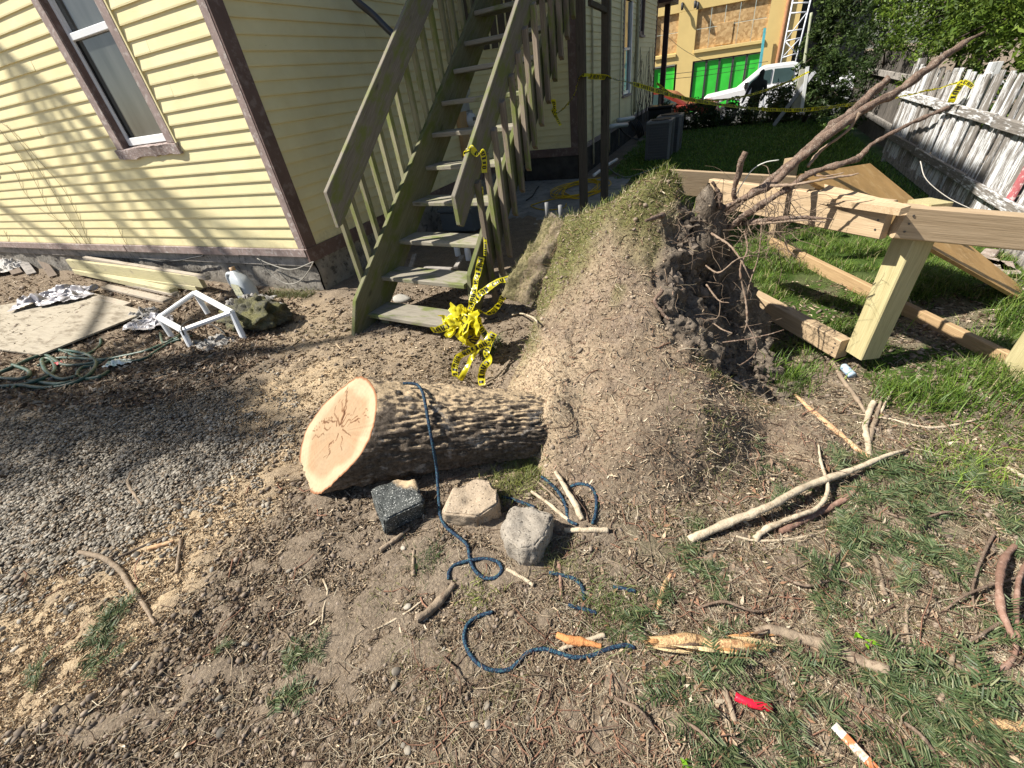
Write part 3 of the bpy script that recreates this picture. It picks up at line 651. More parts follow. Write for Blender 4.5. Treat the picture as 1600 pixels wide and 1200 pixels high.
# saw cut: slanted plane through the trunk, s = s0 - .6 u + 1.5 k
CUT0 = .24
s_start = np.zeros(na)
for it in range(25):
    r = lrad(s_start); s_start = .5 * s_start + .5 * (CUT0 - .471 * r * np.cos(ang) + 1.02 * r * np.sin(ang))
sv = np.linspace(0, 1, ns)[:, None]; s_end = 1.55
SS = s_start[None] + (s_end - s_start[None]) * sv
AX_ = LP + LD * SS[..., None] + LK * (-.16 * SS / 1.3)[..., None]; RR = .303 - .142 * np.clip(SS / 1.3, -1, 1.4)
dirn = np.cos(ang)[None, :, None] * LU + np.sin(ang)[None, :, None] * LK
q3 = np.stack([np.cos(ang)[None] * 1.0 + 0 * SS, np.sin(ang)[None] + 0 * SS, SS * .5], -1)
furrow = np.abs(fbm(q3 + .25 * fbm(q3, 5, 2, 79)[..., None], 6.0, 3, 71)); plate = np.abs(fbm(q3 * np.array([1, 1, 2.6]), 7, 3, 73)); furrow = np.minimum(furrow, plate * 1.3) ; fine = fbm(q3 * np.array([1, 1, 3]), 16, 3, 72); big = fbm(q3, 1.3, 2, 75)
dsp = (.027 * np.minimum(furrow, .42) + .010 * fine) * (.35 + .65 * sstep(0, .12, sv)) + .016 * big - .016 * sstep(0, .12, sv)
flare = .0 * sstep(1.1, 1.75, SS) ** 2
oval = 1 + .06 * np.cos(2 * (ang - math.radians(80)))[None] * sstep(.9, .3, SS)
TV = AX_ + dirn * (RR * oval + dsp + flare)[..., None]
V = TV.reshape(-1, 3); ii = np.arange(ns - 1)[:, None] * na; jj = np.arange(na)[None]; j2 = (jj + 1) % na
F = np.stack([ii + jj, ii + na + jj, ii + na + j2, ii + j2], -1).reshape(-1, 4)
k = NB('bark'); v = k.coord('Object'); a = k.attr('tint')
c = k.mix(k.ramp(k.noise(v, 55, 5, .75), [(.35, (0, 0, 0)), (.6, (1, 1, 1))]), (.055, .042, .03), a)
c = k.mix(k.ramp(k.noise(v, 9, 6, .7), [(.56, (0, 0, 0)), (.66, (1, 1, 1))]), c, (.30, .27, .235))
geo = k.n('ShaderNodeNewGeometry'); nz = k.n('ShaderNodeSeparateXYZ'); k.l(geo.outputs['Normal'], nz.inputs[0])
sd = k.math('ADD', nz.outputs[2], k.math('MULTIPLY', k.math('SUBTRACT', k.noise(v, 16, 6, .75), .5), 1.5))
c = k.mix(k.ramp(sd, [(.79, (0, 0, 0)), (.95, (1, 1, 1))]), c, k.ramp(k.noise(v, 120, 3), [(.3, (.34, .25, .15)), (.7, (.54, .42, .28))]))   # sawdust lying where it can settle
k.base(c); k.bump(k.noise(v, 60, 5, .75), .9, .012); M_BARK = k.done(.95, .1)
bt = np.array([.125, .1, .077]) * (.45 + 1.3 * np.clip((dsp + .014) / .02, .45, 1.15))[..., None]
trunk = mesh('trunk', V, F, M_BARK, tree, True, tint=bt.reshape(-1, 3))
# sawn face
nr = 44; rho = np.linspace(0, 1, nr)[:, None]; rim = TV[0] - LD * .001; cen = rim.mean(0)
FV = cen + (rim[None] - cen) * rho[..., None]
cdn = np.cross(rim[0] - cen, rim[na // 4] - cen); cdn /= np.linalg.norm(cdn); cdn = cdn if cdn @ LD < 0 else -cdn
FV = FV + cdn * (.0025 * noise3(FV, 25, 3))[..., None]
off = np.array([.12, .1]); PX = rho * np.cos(ang)[None]; PY = rho * np.sin(ang)[None]; dd = np.hypot(PX - .05, PY - .1); th = np.arctan2(PY - .1, PX - .05)
heart = sstep(.86, .7, rho + .1 * noise3(np.stack([PX, PY, 0 * PX], -1), 3, 12)); rings = .5 + .5 * np.sin(dd * 95 + 3 * noise3(np.stack([PX, PY, 0 * PX], -1), 2.2, 8))
sap = np.array([.42, .33, .215]); hw = np.array([.315, .205, .12]); pat = noise3(np.stack([PX, PY, 0 * PX], -1), 4, 30)[..., None]
tc = sap + (hw - sap) * (heart * (.75 + .25 * pat[..., 0]))[..., None]; tc = tc * (.94 + .06 * rings[..., None]) * (1 + .1 * pat)
rimc = sstep(.955, .985, rho + 0 * PX); tc = tc + (np.array([.24, .10, .045]) - tc) * rimc[..., None]
for q in range(20):
    t0 = RNG.uniform(0, 2 * np.pi); ln = RNG.uniform(.45, .85); wob = .16 * noise3(np.stack([dd * 6, dd * 0 + q, 0 * dd], -1), 1.5, q) / (dd + .25)
    dth = np.abs(np.angle(np.exp(1j * (th - t0 - wob)))) * dd; cr = (dth < .014 * (1.4 - dd / ln)) & (dd < ln) & (dd > [.03, .12, .25, .4][q % 4])
    tc = np.where(cr[..., None], tc * np.array([.45, .34, .28]), tc)
FVv = FV.reshape(-1, 3); ii = np.arange(nr - 1)[:, None] * na; F = np.stack([ii + jj, ii + na + jj, ii + na + j2, ii + j2], -1).reshape(-1, 4)
k = NB('sawn_wood'); a = k.attr('tint'); v = k.coord('Object')
k.base(k.mix(.35, a, k.ramp(k.noise(v, 45, 4, .7), [(.3, (.7, .62, .55)), (.7, (1, 1, 1))]), 'MULTIPLY')); k.bump(k.noise(k.coord('Object', (1, 1, 6)), 60, 3), .25, .004); M_SAWN = k.done(.8, .15)
mesh('sawn_face', FVv, F, M_SAWN, tree, True, tint=tc.reshape(-1, 3))
# root plate
k = NB('root_plate_soil'); v = k.coord('Object'); a = k.sep(k.attr('zone'))
tan = k.ramp(k.noise(v, 60, 6, .78), [(.28, (.14, .102, .07)), (.5, (.31, .235, .16)), (.72, (.52, .415, .295))])
tan = k.mix(k.ramp(k.noise(v, 4, 5, .7), [(.45, (0, 0, 0)), (.65, (.8, .8, .8))]), tan, k.ramp(k.noise(v, 70, 5, .75), [(.3, (.17, .125, .095)), (.7, (.35, .27, .21))]))
drk = k.ramp(k.noise(v, 24, 7, .75), [(.28, (.055, .044, .034)), (.5, (.16, .13, .10)), (.8, (.32, .27, .215))])
mos = k.ramp(k.noise(v, 60, 5, .75), [(.3, (.05, .06, .02)), (.7, (.24, .22, .09))])
tan = k.mix(k.ramp(k.noise(v, 3.2, 6, .75), [(.52, (0, 0, 0)), (.66, (.6, .6, .6))]), tan, k.ramp(k.noise(v, 40, 5, .75), [(.3, (.12, .085, .058)), (.7, (.27, .2, .14))]))
c = k.mix(a[1], tan, mos); c = k.mix(k.attr('rim', 'Fac'), c, k.ramp(k.noise(v, 45, 7, .75), [(.3, (.07, .052, .037)), (.52, (.19, .147, .107)), (.76, (.42, .34, .25))])); c = k.mix(a[0], c, drk); c = k.mix(a[2], c, k.ramp(k.noise(v, 90, 5, .75), [(.3, (.30, .215, .13)), (.8, (.66, .53, .37))]))
k.base(c); k.bump(k.noise(v, 60, 6, .75), .9, .02); M_PLATE = k.done(.95, .1)
rp = mesh('root_plate', moundV, moundF, M_PLATE, tree, True)
turf = poly_soft(MX + .06 * fbm(P3(MX, MY), 6, 3, 5), MY + .06 * fbm(P3(MX, MY), 6, 3, 6), np.array([(-1.2, 2.35), (-1.2, 3.1), (.1, 3.1), (0, 2.55), (-.3, 2.38), (-.6, 2.5), (-.8, 2.2), (-.95, 1.85), (-1.1, 1.8)]), .12)
turf = np.maximum(turf, .7 * sstep(.25, .5, fbm(P3(MX, MY), 3.2, 3, 88)))
sawz = poly_soft(MX + .05 * fbm(P3(MX, MY), 7, 3, 5), MY, np.array([(-1.1, 1.75), (-.85, 1.95), (-.55, 1.85), (-.5, 1.55), (-.65, 1.3), (-.9, 1.35)]), .12)
at = rp.data.attributes.new('zone', 'FLOAT_COLOR', 'POINT'); at.data.foreach_set('color', np.stack([darkm, turf * (1 - darkm), sawz, np.ones_like(turf)], -1).reshape(-1, 4).astype(np.float32).ravel())
rim_ = np.clip(sstep(.75, .25, mk + .25 * fbm(P3(MX, MY), 6, 4, 90)) + .75 * sstep(2.05, 1.6, MY + .35 * fbm(P3(MX, MY), 2.5, 4, 93)) * sstep(-.55, -.15, MX + .2 * fbm(P3(MX, MY), 4, 3, 95)), 0, 1); rp.data.attributes.new('rim', 'FLOAT', 'POINT').data.foreach_set('value', rim_.ravel().astype(np.float32))
# slab of turf torn off at the left
def slab(pts, thick, name, seed, nrm_hint):
    a, b, c_, d = [np.array(q, float) for q in pts]; n = 34; m = 60
    s, t = np.meshgrid(np.linspace(0, 1, n), np.linspace(0, 1, m)); s_ = s[..., None]; t_ = t[..., None]
    q = a * (1 - s_) * (1 - t_) + b * s_ * (1 - t_) + c_ * s_ * t_ + d * (1 - s_) * t_
    nn = np.cross(b - a, d - a); nn /= np.linalg.norm(nn); nn = nn if nn @ np.array(nrm_hint) > 0 else -nn
    env = np.minimum(np.minimum(s, 1 - s) * 6, 1) * np.minimum(np.minimum(t, 1 - t) * 8, 1)
    top = q + nn * (thick * np.sqrt(np.clip(env, 0, 1)) * (1 + .5 * fbm(q, 6, 4, seed)) + .04 * fbm(q, 10, 4, seed + 1) - .5 * thick * (1 - env))[..., None]
    bot = q - nn * thick * .6
    V = np.vstack([top.reshape(-1, 3), bot.reshape(-1, 3)]); ii = (np.arange(m - 1)[:, None] * n + np.arange(n - 1)[None]).ravel()
    F = np.stack([ii, ii + 1, ii + n + 1, ii + n], -1); K = n * m; F = np.vstack([F, F[:, ::-1] + K])
    o = mesh(name, V, F, M_PLATE, tree, True); z = np.zeros((len(V), 4), np.float32); z[:K, 1] = (.35 * (s < .45) + .3).ravel(); z[K:, 0] = 1; z[:K, 0] = (sstep(.6, .9, s + .1 * fbm(q, 8, 3, 2)) * .6).ravel(); z[:, 3] = 1
    o.data.attributes.new('zone', 'FLOAT_COLOR', 'POINT').data.foreach_set('color', z.ravel()); return top
slab_top = slab([AY(783, 462, 2.5), AY(826, 478, 2.4), AY(893, 352, 2.74), AY(858, 328, 2.9)], .045, 'turf_slab', 5, (-.3, -.6, .7))
# roots: px path with depth y, radii
M_ROOT = plain('root_bark', (.18, .125, .095), .9, .45, 22, .1, bump=1., alt=(.30, .24, .19)); M_ROOTP = plain('pale_root', (.25, .185, .135), .85, .3, 14, .15, bump=.4, alt=(.2, .13, .09))
def R_(pts, r, mat=M_ROOT, n=None, seg=12): return tube('root', [AY(*q) + RNG.normal(0, .004, 3) for q in pts], np.array(r) * .68, mat, tree, seg, n or len(pts) * 14, rough=.45, seed=int(pts[0][0]))
R_([(1095, 352, 2.8), (1115, 338, 2.72), (1160, 308, 2.7), (1210, 285, 2.75), (1250, 250, 2.85), (1300, 208, 2.95), (1352, 168, 3.05), (1400, 145, 3.12), (1440, 112, 3.2), (1490, 78, 3.3), (1512, 62, 3.33), (1536, 47, 3.36)], [.032, .031, .029, .028, .030, .030, .029, .028, .028, .022, .018, .006])
R_([(1110, 375, 2.8), (1130, 362, 2.72), (1170, 330, 2.68), (1225, 296, 2.7), (1260, 272, 2.72), (1310, 257, 2.75), (1342, 246, 2.8), (1358, 228, 2.82), (1400, 207, 2.86), (1440, 188, 2.9), (1481, 168, 2.95)], [.026, .025, .025, .023, .021, .02, .019, .015, .014, .013, .011])
R_([(1120, 345, 2.85), (1200, 285, 2.95), (1255, 240, 3.1), (1300, 200, 3.2), (1340, 165, 3.32), (1374, 134, 3.42), (1390, 124, 3.45)], [.028, .03, .032, .034, .034, .035, .033])
R_([(1345, 178, 3.0), (1322, 205, 2.98), (1285, 235, 2.95), (1260, 262, 2.9)], [.012, .011, .012, .012], M_ROOTP)
R_([(1150, 318, 2.72), (1146, 300, 2.7), (1152, 272, 2.68), (1160, 246, 2.66), (1165, 237, 2.66)], [.02, .021, .021, .022, .022])
R_([(1126, 325, 2.66), (1121, 305, 2.64), (1114, 285, 2.63)], [.014, .014, .01])
R_([(1150, 350, 2.75), (1190, 345, 2.66), (1225, 341, 2.6), (1258, 338, 2.58), (1300, 344, 2.56)], [.022, .022, .018, .014, .005])
R_([(1160, 352, 2.72), (1205, 348, 2.6), (1250, 345, 2.55), (1290, 347, 2.52)], [.009, .009, .007, .004], M_ROOTP)
R_([(1205, 290, 2.7), (1240, 288, 2.66), (1290, 280, 2.62), (1330, 275, 2.6), (1342, 271, 2.6)], [.012, .01, .009, .006, .003], M_ROOTP)
R_([(1255, 272, 2.75), (1285, 274, 2.7), (1310, 271, 2.66), (1318, 268, 2.65)], [.006, .005, .004, .003], M_ROOTP)
R_([(1090, 350, 2.75), (1060, 330, 2.66), (1010, 345, 2.4)], [.03, .025, .012])
R_([(1035, 452, 2.2), (1024, 470, 2.16), (1036, 490, 2.13), (1046, 500, 2.1)], [.012, .014, .014, .01])
R_([(1112, 365, 2.6), (1140, 385, 2.5), (1158, 408, 2.45), (1170, 435, 2.42)], [.009, .008, .006, .003], M_ROOTP)
R_([(1165, 360, 2.6), (1170, 390, 2.55), (1158, 420, 2.5), (1165, 470, 2.45), (1168, 500, 2.42), (1160, 520, 2.4)], [.007, .007, .007, .008, .007, .003], M_ROOTP)
R_([(1165, 470, 2.46), (1170, 440, 2.5), (1185, 400, 2.55), (1190, 350, 2.6)], [.005, .005, .005, .004], M_ROOTP)
R_([(1105, 415, 2.5), (1125, 425, 2.45), (1150, 405, 2.45), (1172, 398, 2.44)], [.006, .006, .005, .003], M_ROOTP)
R_([(1105, 445, 2.45), (1125, 470, 2.38), (1140, 472, 2.36)], [.007, .006, .003], M_ROOTP)
R_([(1112, 505, 2.3), (1130, 515, 2.25), (1142, 522, 2.22)], [.006, .005, .003], M_ROOTP)
R_([(1130, 535, 2.3), (1165, 530, 2.2), (1200, 520, 2.15), (1225, 512, 2.12)], [.006, .005, .004, .002], M_ROOT)
R_([(1150, 575, 2.25), (1180, 545, 2.2), (1165, 500, 2.3)], [.005, .004, .003], M_ROOT)
mb = MB()
for q in range(400):
    if q < 200: u, v, y = RNG.uniform(1110, 1240), RNG.uniform(285, 400), RNG.uniform(2.5, 2.85)
    else: u, v, y = RNG.uniform(1030, 1200), RNG.uniform(330, 600), None
    p = AY(u, v, y) if y else SP(u, v, .0)
    d = np.array([RNG.normal(.35, .5), RNG.normal(-.3, .5), RNG.normal(-.1, .6)]); d /= np.linalg.norm(d); P = [p]; L = RNG.uniform(.06, .3)
    for _ in range(5): d = d + RNG.normal(0, .45, 3) + np.array([0, 0, -.12]); d /= np.linalg.norm(d); P.append(P[-1] + d * L / 5)
    r0 = RNG.choice([.0012, .002, .003], p=[.5, .35, .15]); Vv, Ff = tube_vf(smooth_path(P, 12), np.linspace(r0, r0 * .35, 12), 4, cap=False); cc = RNG.uniform(.6, 1.5); mb.add(Vv, Ff, np.array([.17, .125, .09]) * cc)
tag(mb.build('fine_root', vcol('fine_root_tint', .9), tree), kind='stuff')
# clods on the torn face
mb = MB()
def clod_vf(c, r, seed, sq=(1, 1, 1), nu=10, nv=7, rough=.5):
    th = np.linspace(0, np.pi, nv)[:, None]; ph = np.linspace(0, 2 * np.pi, nu, endpoint=False)[None]
    d = np.stack([np.sin(th) * np.cos(ph), np.sin(th) * np.sin(ph), np.cos(th) + 0 * ph], -1)
    rr = r * (1 + rough * fbm(d * 1.0 + seed, 1.3, 3, seed)); V = (c + d * rr[..., None] * np.array(sq)).reshape(-1, 3)
    i = np.arange(nv - 1)[:, None] * nu; j = np.arange(nu)[None]; F = np.stack([i + j, i + nu + j, i + nu + (j + 1) % nu, i + (j + 1) % nu], -1).reshape(-1, 4); return V, F
for q in range(1500):
    u, v = RNG.uniform(1020, 1235), RNG.uniform(300, 660)
    if (v < 560 and u > 1165) or v > 615 - .25 * abs(u - 1150): continue
    p = SP(u, v); 
    if p[1] > 3.1 or p[1] < 1.7 or not inpoly(np.array([p[0] - .03]), np.array([p[1]]), EDGE)[0]: continue
    r = RNG.choice([.006, .012, .022, .034], p=[.5, .33, .14, .03]); Vv, Ff = clod_vf(p - np.array([0, 0, r * .3]), r, q, RNG.uniform(.6, 1.5, 3), 9, 6, 1.0); mb.add(Vv, Ff, np.array([.155, .125, .098]) * RNG.uniform(.5, 1.7))
tag(mb.build('soil_clod', vcol('clod_tint', .95, .1, .5, 60), tree, False), kind='stuff')
# ------------------------------------------------------------------ three broken blocks
def stone(name, top, bot, zt, zb, mat, label, seed, ztop=None, rough=.006):
    T = [AZ(u, v, (ztop[i] if ztop else zt)) for i, (u, v) in enumerate(top)]; B = [AZ(u, v, zb) for u, v in bot]; n = len(T)
    F = [tuple(range(n)), tuple(range(2 * n - 1, n - 1, -1))] + [((i + 1) % n, i, n + i, n + (i + 1) % n) for i in range(n)]
    me = bpy.data.meshes.new(name); c = np.mean(T + B, 0); me.from_pydata([tuple(q - c) for q in T + B], [], F)
    bm = bmesh.new(); bm.from_mesh(me); bmesh.ops.recalc_face_normals(bm, faces=bm.faces[:])
    bmesh.ops.bevel(bm, geom=bm.edges[:], offset=.007, segments=2, affect='EDGES', clamp_overlap=True)
    bmesh.ops.triangulate(bm, faces=bm.faces[:]); bmesh.ops.subdivide_edges(bm, edges=[e for e in bm.edges if e.calc_length() > .03], cuts=5, use_grid_fill=True)
    bmesh.ops.triangulate(bm, faces=bm.faces[:]); bmesh.ops.subdivide_edges(bm, edges=[e for e in bm.edges if e.calc_length() > .014], cuts=1)
    bmesh.ops.triangulate(bm, faces=bm.faces[:]); bm.normal_update()
    co = np.array([v.co[:] for v in bm.verts]); d = rough * fbm(co, 22, 4, seed) + rough * .8 * fbm(co, 7, 2, seed + 3) - rough * 1.2 * np.clip(fbm(co, 12, 3, seed + 9) - .35, 0, 1) * 3
    for v, q in zip(bm.verts, d): v.co += v.normal * float(q)
    bm.to_mesh(me); bm.free(); me.polygons.foreach_set('use_smooth', np.ones(len(me.polygons), bool)); me.materials.append(mat)
    o = link(name, me, None, c); tag(o, label, 'block', 'broken blocks in front of the trunk'); return o
def stone_mat(name, lo, hi, spk, spt=.62, dust=None):
    k = NB(name); v = k.coord('Object'); c = k.ramp(k.noise(v, 16, 6, .7), [(.3, lo), (.7, hi)])
    c = k.mix(k.ramp(k.noise(v, 150, 2, .5), [(spt, (0, 0, 0)), (spt + .05, (1, 1, 1))]), c, spk)
    c = k.mix(k.ramp(k.noise(v, 120, 2, .5), [(.34, (1, 1, 1)), (.38, (0, 0, 0))]), c, tuple(q * .35 for q in lo))
    if dust:
        g = k.n('ShaderNodeNewGeometry'); s = k.n('ShaderNodeSeparateXYZ'); k.l(g.outputs['Position'], s.inputs[0])
        mm = k.math('ADD', k.math('MULTIPLY', k.math('SUBTRACT', s.outputs[1], dust[0]), 1.0), k.math('MULTIPLY', k.math('SUBTRACT', k.noise(v, 14, 5, .7), .5), .09))
        c = k.mix(k.ramp(mm, [(0., (0, 0, 0)), (.03, (1, 1, 1))]), c, dust[1])
    k.base(c); k.bump(k.noise(v, 110, 4, .7), .8, .006); return k.done(.9, .2)
stone('broken_block', [(579, 764), (611, 753), (622, 748), (649, 748), (664, 783), (600, 813)], [(588, 800), (612, 785), (622, 778), (652, 776), (664, 806), (602, 838)], .105, -.01,
      stone_mat('black_cinder', (.035, .04, .038), (.10, .105, .1), (.5, .5, .47), .615, (.965, (.5, .37, .23))), 'dark grey speckled cinder block beside the trunk, leftmost of the three blocks', 3)
stone('broken_block', [(691, 801), (697, 783), (706, 762), (743, 747), (766, 750), (779, 767), (778, 786), (748, 806)], [(694, 820), (700, 800), (712, 782), (745, 768), (770, 772), (784, 790), (783, 812), (751, 829)], .10, -.01,
      stone_mat('tan_concrete', (.30, .235, .165), (.44, .35, .255), (.55, .47, .36), .64), 'tan sawdust-covered concrete block in front of the trunk, middle one of three', 14)
stone('broken_block', [(781, 819), (800, 793), (815, 787), (866, 803), (850, 836), (835, 853), (811, 856), (790, 840)], [(783, 840), (801, 812), (816, 806), (870, 822), (858, 852), (841, 884), (815, 889), (795, 868)], .11, -.01,
      stone_mat('grey_concrete', (.22, .19, .155), (.36, .32, .265), (.5, .46, .39), .66), 'grey rough concrete chunk tapering to the front, rightmost of the three blocks', 25, rough=.009)
# ------------------------------------------------------------------ blue rope
def LOGP(u, v, off=.008):
    d = ray(u, v); ts = np.linspace(1.2, 3.4, 3000); q = CAM + d * ts[:, None]; s = (q - LP) @ LD
    c = lax(s); dist = np.linalg.norm(q - c, axis=1); m = dist < lrad(s) + .012 + off
    return q[int(np.argmax(m))] if m.any() else SP(u, v, off)
k = NB('blue_rope'); v = k.coord('Object'); wv = k.n('ShaderNodeTexNoise'); 
c = k.ramp(k.noise(v, 160, 2, .5), [(.42, (.006, .010, .028)), (.52, (.014, .04, .085)), (.64, (.035, .11, .13))]); k.base(c); k.bump(k.noise(v, 300, 2), .8, .004); M_ROPE = k.done(.7, .3)
rope_a = [LOGP(630, 599, .004), LOGP(641, 599), LOGP(653, 602), LOGP(661, 615), LOGP(666, 640), LOGP(671, 668), LOGP(677, 700), LOGP(682, 730), AZ(684, 757, .09), AZ(686, 785, .04)] + [SP(u, v, .014) for u, v in ((688, 806), (697, 823), (715, 838), (730, 852), (734, 872), (741, 890), (757, 903), (775, 902), (784, 890), (776, 877), (755, 873), (733, 876), (712, 882), (702, 893), (701, 905))]
rope = thing('blue_rope', 'blue braided rope over the trunk, looping on the soil below the blocks', 'rope', rope_a[0])
def rp_(pts, r=.0075): return tube('rope_length', pts, r, M_ROPE, rope, 8, len(pts) * 8)
rp_(rope_a)
g_ = lambda L, dz=.014: [SP(u, v, dz) for u, v in L]
rp_(g_([(770, 956), (748, 963), (731, 975), (725, 996), (732, 1018), (746, 1036), (768, 1047), (795, 1046), (812, 1032), (826, 1019), (850, 1014), (872, 1020), (898, 1027), (925, 1024), (950, 1014), (975, 1008), (992, 1012)]), .0072)
rp_(g_([(784, 776), (800, 780), (816, 785), (836, 793)])); rp_(g_([(846, 745), (856, 752), (872, 768), (884, 790), (888, 812), (902, 820)])); rp_(g_([(892, 760), (905, 756), (922, 760), (931, 775), (931, 800), (926, 818)]))
rp_(g_([(858, 895), (880, 899), (898, 905), (910, 918), (913, 938)])); rp_(g_([(888, 944), (900, 949), (918, 953), (932, 958)])); rp_(g_([(958, 917), (970, 919), (985, 922), (993, 924)]))
# ------------------------------------------------------------------ caution tape
GLY = {'C': ['01110', '11011', '11000', '11000', '11000', '11011', '01110'], 'A': ['01110', '11011', '11011', '11111', '11011', '11011', '11011'], 'U': ['11011', '11011', '11011', '11011', '11011', '11011', '01110'],
       'T': ['11111', '01110', '01110', '01110', '01110', '01110', '01110'], 'I': ['01110', '01110', '01110', '01110', '01110', '01110', '01110'], 'O': ['01110', '11011', '11011', '11011', '11011', '11011', '01110'], 'N': ['11011', '11111', '11111', '11111', '11111', '11011', '11011'], ' ': ['00000'] * 7}
k = NB('yellow_tape'); k.base(k.mix(.25, (.76, .68, .03), k.ramp(k.noise(k.coord('Object'), 30, 4), [(.3, (.5, .5, .2)), (.7, (1, 1, 1))]), 'MULTIPLY')); m_ = k.done(.28, .55)
tb = k.n('ShaderNodeBsdfTranslucent'); tb.inputs['Color'].default_value = (.8, .7, .02, 1); ms = k.n('ShaderNodeMixShader'); ms.inputs[0].default_value = .4
k.l(k.b.outputs[0], ms.inputs[1]); k.l(tb.outputs[0], ms.inputs[2]); k.l(ms.outputs[0], k.t.nodes['Material Output'].inputs[0]); M_TAPE = m_
M_INK = plain('tape_ink', (.012, .012, .012), .45, .1, 5, .4, bump=0)
def ribbon(parent, pts, width, twist=(0, 0), start=0, n=None, flut=.0, seed=0, fold=1., text=True):
    """tape strip through pts with its printed word repeated along it"""
    n = n or len(pts) * 14; P = smooth_path(pts, n); T = np.gradient(P, axis=0); seglen = np.linalg.norm(np.diff(P, axis=0), axis=1); s = np.r_[0, np.cumsum(seglen)]
    T /= np.linalg.norm(T, axis=1)[:, None] + 1e-9; VD = P - CAM; VD /= np.linalg.norm(VD, axis=1)[:, None]
    ref = np.array([.25, .9, -.35]); Sd = np.cross(T, ref); Sd /= np.linalg.norm(Sd, axis=1)[:, None] + 1e-9; Nn = np.cross(Sd, T)
    tw = np.interp(np.linspace(0, 1, n), np.linspace(0, 1, len(twist)), twist) + .25 * noise3(np.stack([s * 9, 0 * s, 0 * s + seed], -1), 1, 4)
    S2 = Sd * np.cos(tw)[:, None] + Nn * np.sin(tw)[:, None]; N2 = np.cross(S2, T)
    def at(sv, wv, lift=0.):
        i = np.clip(np.searchsorted(s, sv) - 1, 0, n - 2); f = ((sv - s[i]) / (s[i + 1] - s[i] + 1e-9))[..., None]
        p = P[i] * (1 - f) + P[i + 1] * f; sd = S2[i] * (1 - f) + S2[i + 1] * f; nn = N2[i] * (1 - f) + N2[i + 1] * f
        cr = flut * width * noise3(np.stack([sv * 25, wv * 2.5 + seed, 0 * sv], -1), 1, 9)
        return p + sd * (wv * width * fold)[..., None] + nn * (cr + lift)[..., None]
    wq = np.linspace(-.5, .5, 5); sg, wg = np.meshgrid(s, wq, indexing='ij'); V = at(sg, wg).reshape(-1, 3); m = 5
    ii = (np.arange(n - 1)[:, None] * m + np.arange(m - 1)[None]).ravel(); F = np.stack([ii, ii + 1, ii + m + 1, ii + m], -1)
    o = mesh('tape_strip', V, F, M_TAPE, parent, True)
    if not text: return o
    px = width * .105; word = 'CAUTION '; L = s[-1]; QV = []; c = start; x = .01
    while x + 5 * px < L:
        g = GLY[word[c % 8]]; c += 1
        for r in range(7):
            run = None
            for q in range(6):
                on = q < 5 and g[r][q] == '1'
                if on and run is None: run = q
                if not on and run is not None:
                    QV.append((x + run * px, x + q * px, .36 - (r + 1) * .72 / 7, .36 - r * .72 / 7)); run = None
        x += 6.3 * px
    if QV:
        Q = np.array(QV); sq = np.stack([Q[:, 0], Q[:, 1], Q[:, 1], Q[:, 0]], 1); wv = np.stack([Q[:, 2], Q[:, 2], Q[:, 3], Q[:, 3]], 1)
        Vs = np.vstack([at(sq, wv, lf).reshape(-1, 3) for lf in (.0012, -.0012)]); nf = 2 * len(Q); tag(mesh('lettering', Vs, np.arange(nf * 4).reshape(nf, 4), M_INK, o), kind='stuff')
    return o
Y3 = lambda L: [AY(*q) for q in L]
knot = AY(735, 485, 2.5)
tb_ = thing('caution_tape_bundle', 'bunched yellow caution tape knotted round the foot of the stair railing', 'caution tape', knot)
TW = .06
ribbon(tb_, Y3([(752, 402, 2.62), (747, 424, 2.58), (742, 445, 2.52), (738, 470, 2.46), (734, 488, 2.42)]), TW * .8, (.9, .4, .8), 1, flut=.4)
ribbon(tb_, Y3([(734, 486, 2.42), (748, 462, 2.45), (766, 447, 2.5), (785, 437, 2.55), (797, 436, 2.58), (794, 450, 2.57), (782, 470, 2.54), (764, 490, 2.5), (742, 486, 2.44)]), TW * .8, (.5, .2, .8, 1.3, .6), 0, flut=.35, n=150)
ribbon(tb_, Y3([(732, 486, 2.41), (720, 496, 2.38), (704, 507, 2.36), (688, 514, 2.35), (674, 517, 2.34)]), TW, (.9, .3, .9), 3, flut=.3)
ribbon(tb_, Y3([(731, 488, 2.40), (718, 502, 2.36), (706, 516, 2.34), (699, 522, 2.33)]), TW, (-.6, -.1, -.5), 5, flut=.5, text=False)
for q, (u, v, wd) in enumerate(((712, 505, .07), (722, 512, .09), (735, 515, .09), (700, 508, .06), (728, 498, .08), (716, 490, .06), (742, 500, .07))):
    a0, y0 = RNG.uniform(-.5, .5), 2.36 + .01 * q
    ribbon(tb_, Y3([(u - 14, v - 12, y0), (u - 4, v - 3 + 6 * a0, y0 - .03), (u + 6, v + 8, y0 - .02), (u + 12 * a0, v + 20, y0 + .01)]), wd, (RNG.uniform(-1, 1), RNG.uniform(-1, 1), RNG.uniform(-1, 1)), q, flut=.55, seed=q * 3, text=q == 2)
ribbon(tb_, Y3([(733, 486, 2.39), (727, 502, 2.33), (722, 518, 2.31), (719, 532, 2.33)]), .115, (.2, -.2, .3), 2, flut=.35)
ribbon(tb_, Y3([(735, 486, 2.38), (739, 500, 2.33), (742, 514, 2.32), (741, 524, 2.34)]), .085, (.5, .1, .5), 0, flut=.55, text=False)
ribbon(tb_, Y3([(731, 492, 2.40), (722, 480, 2.36), (714, 488, 2.34), (706, 489, 2.33)]), .05, (.5, .9, .3), 6, flut=.4, text=False)
ribbon(tb_, Y3([(738, 490, 2.42), (748, 508, 2.36), (756, 520, 2.33), (763, 532, 2.3), (752, 540, 2.27), (734, 548, 2.23), (718, 556, 2.2), (711, 572, 2.17), (712, 588, 2.14), (717, 597, 2.12)]), .05, (.2, .8, .5, 1., .3, .2), 1, flut=.25, n=170)
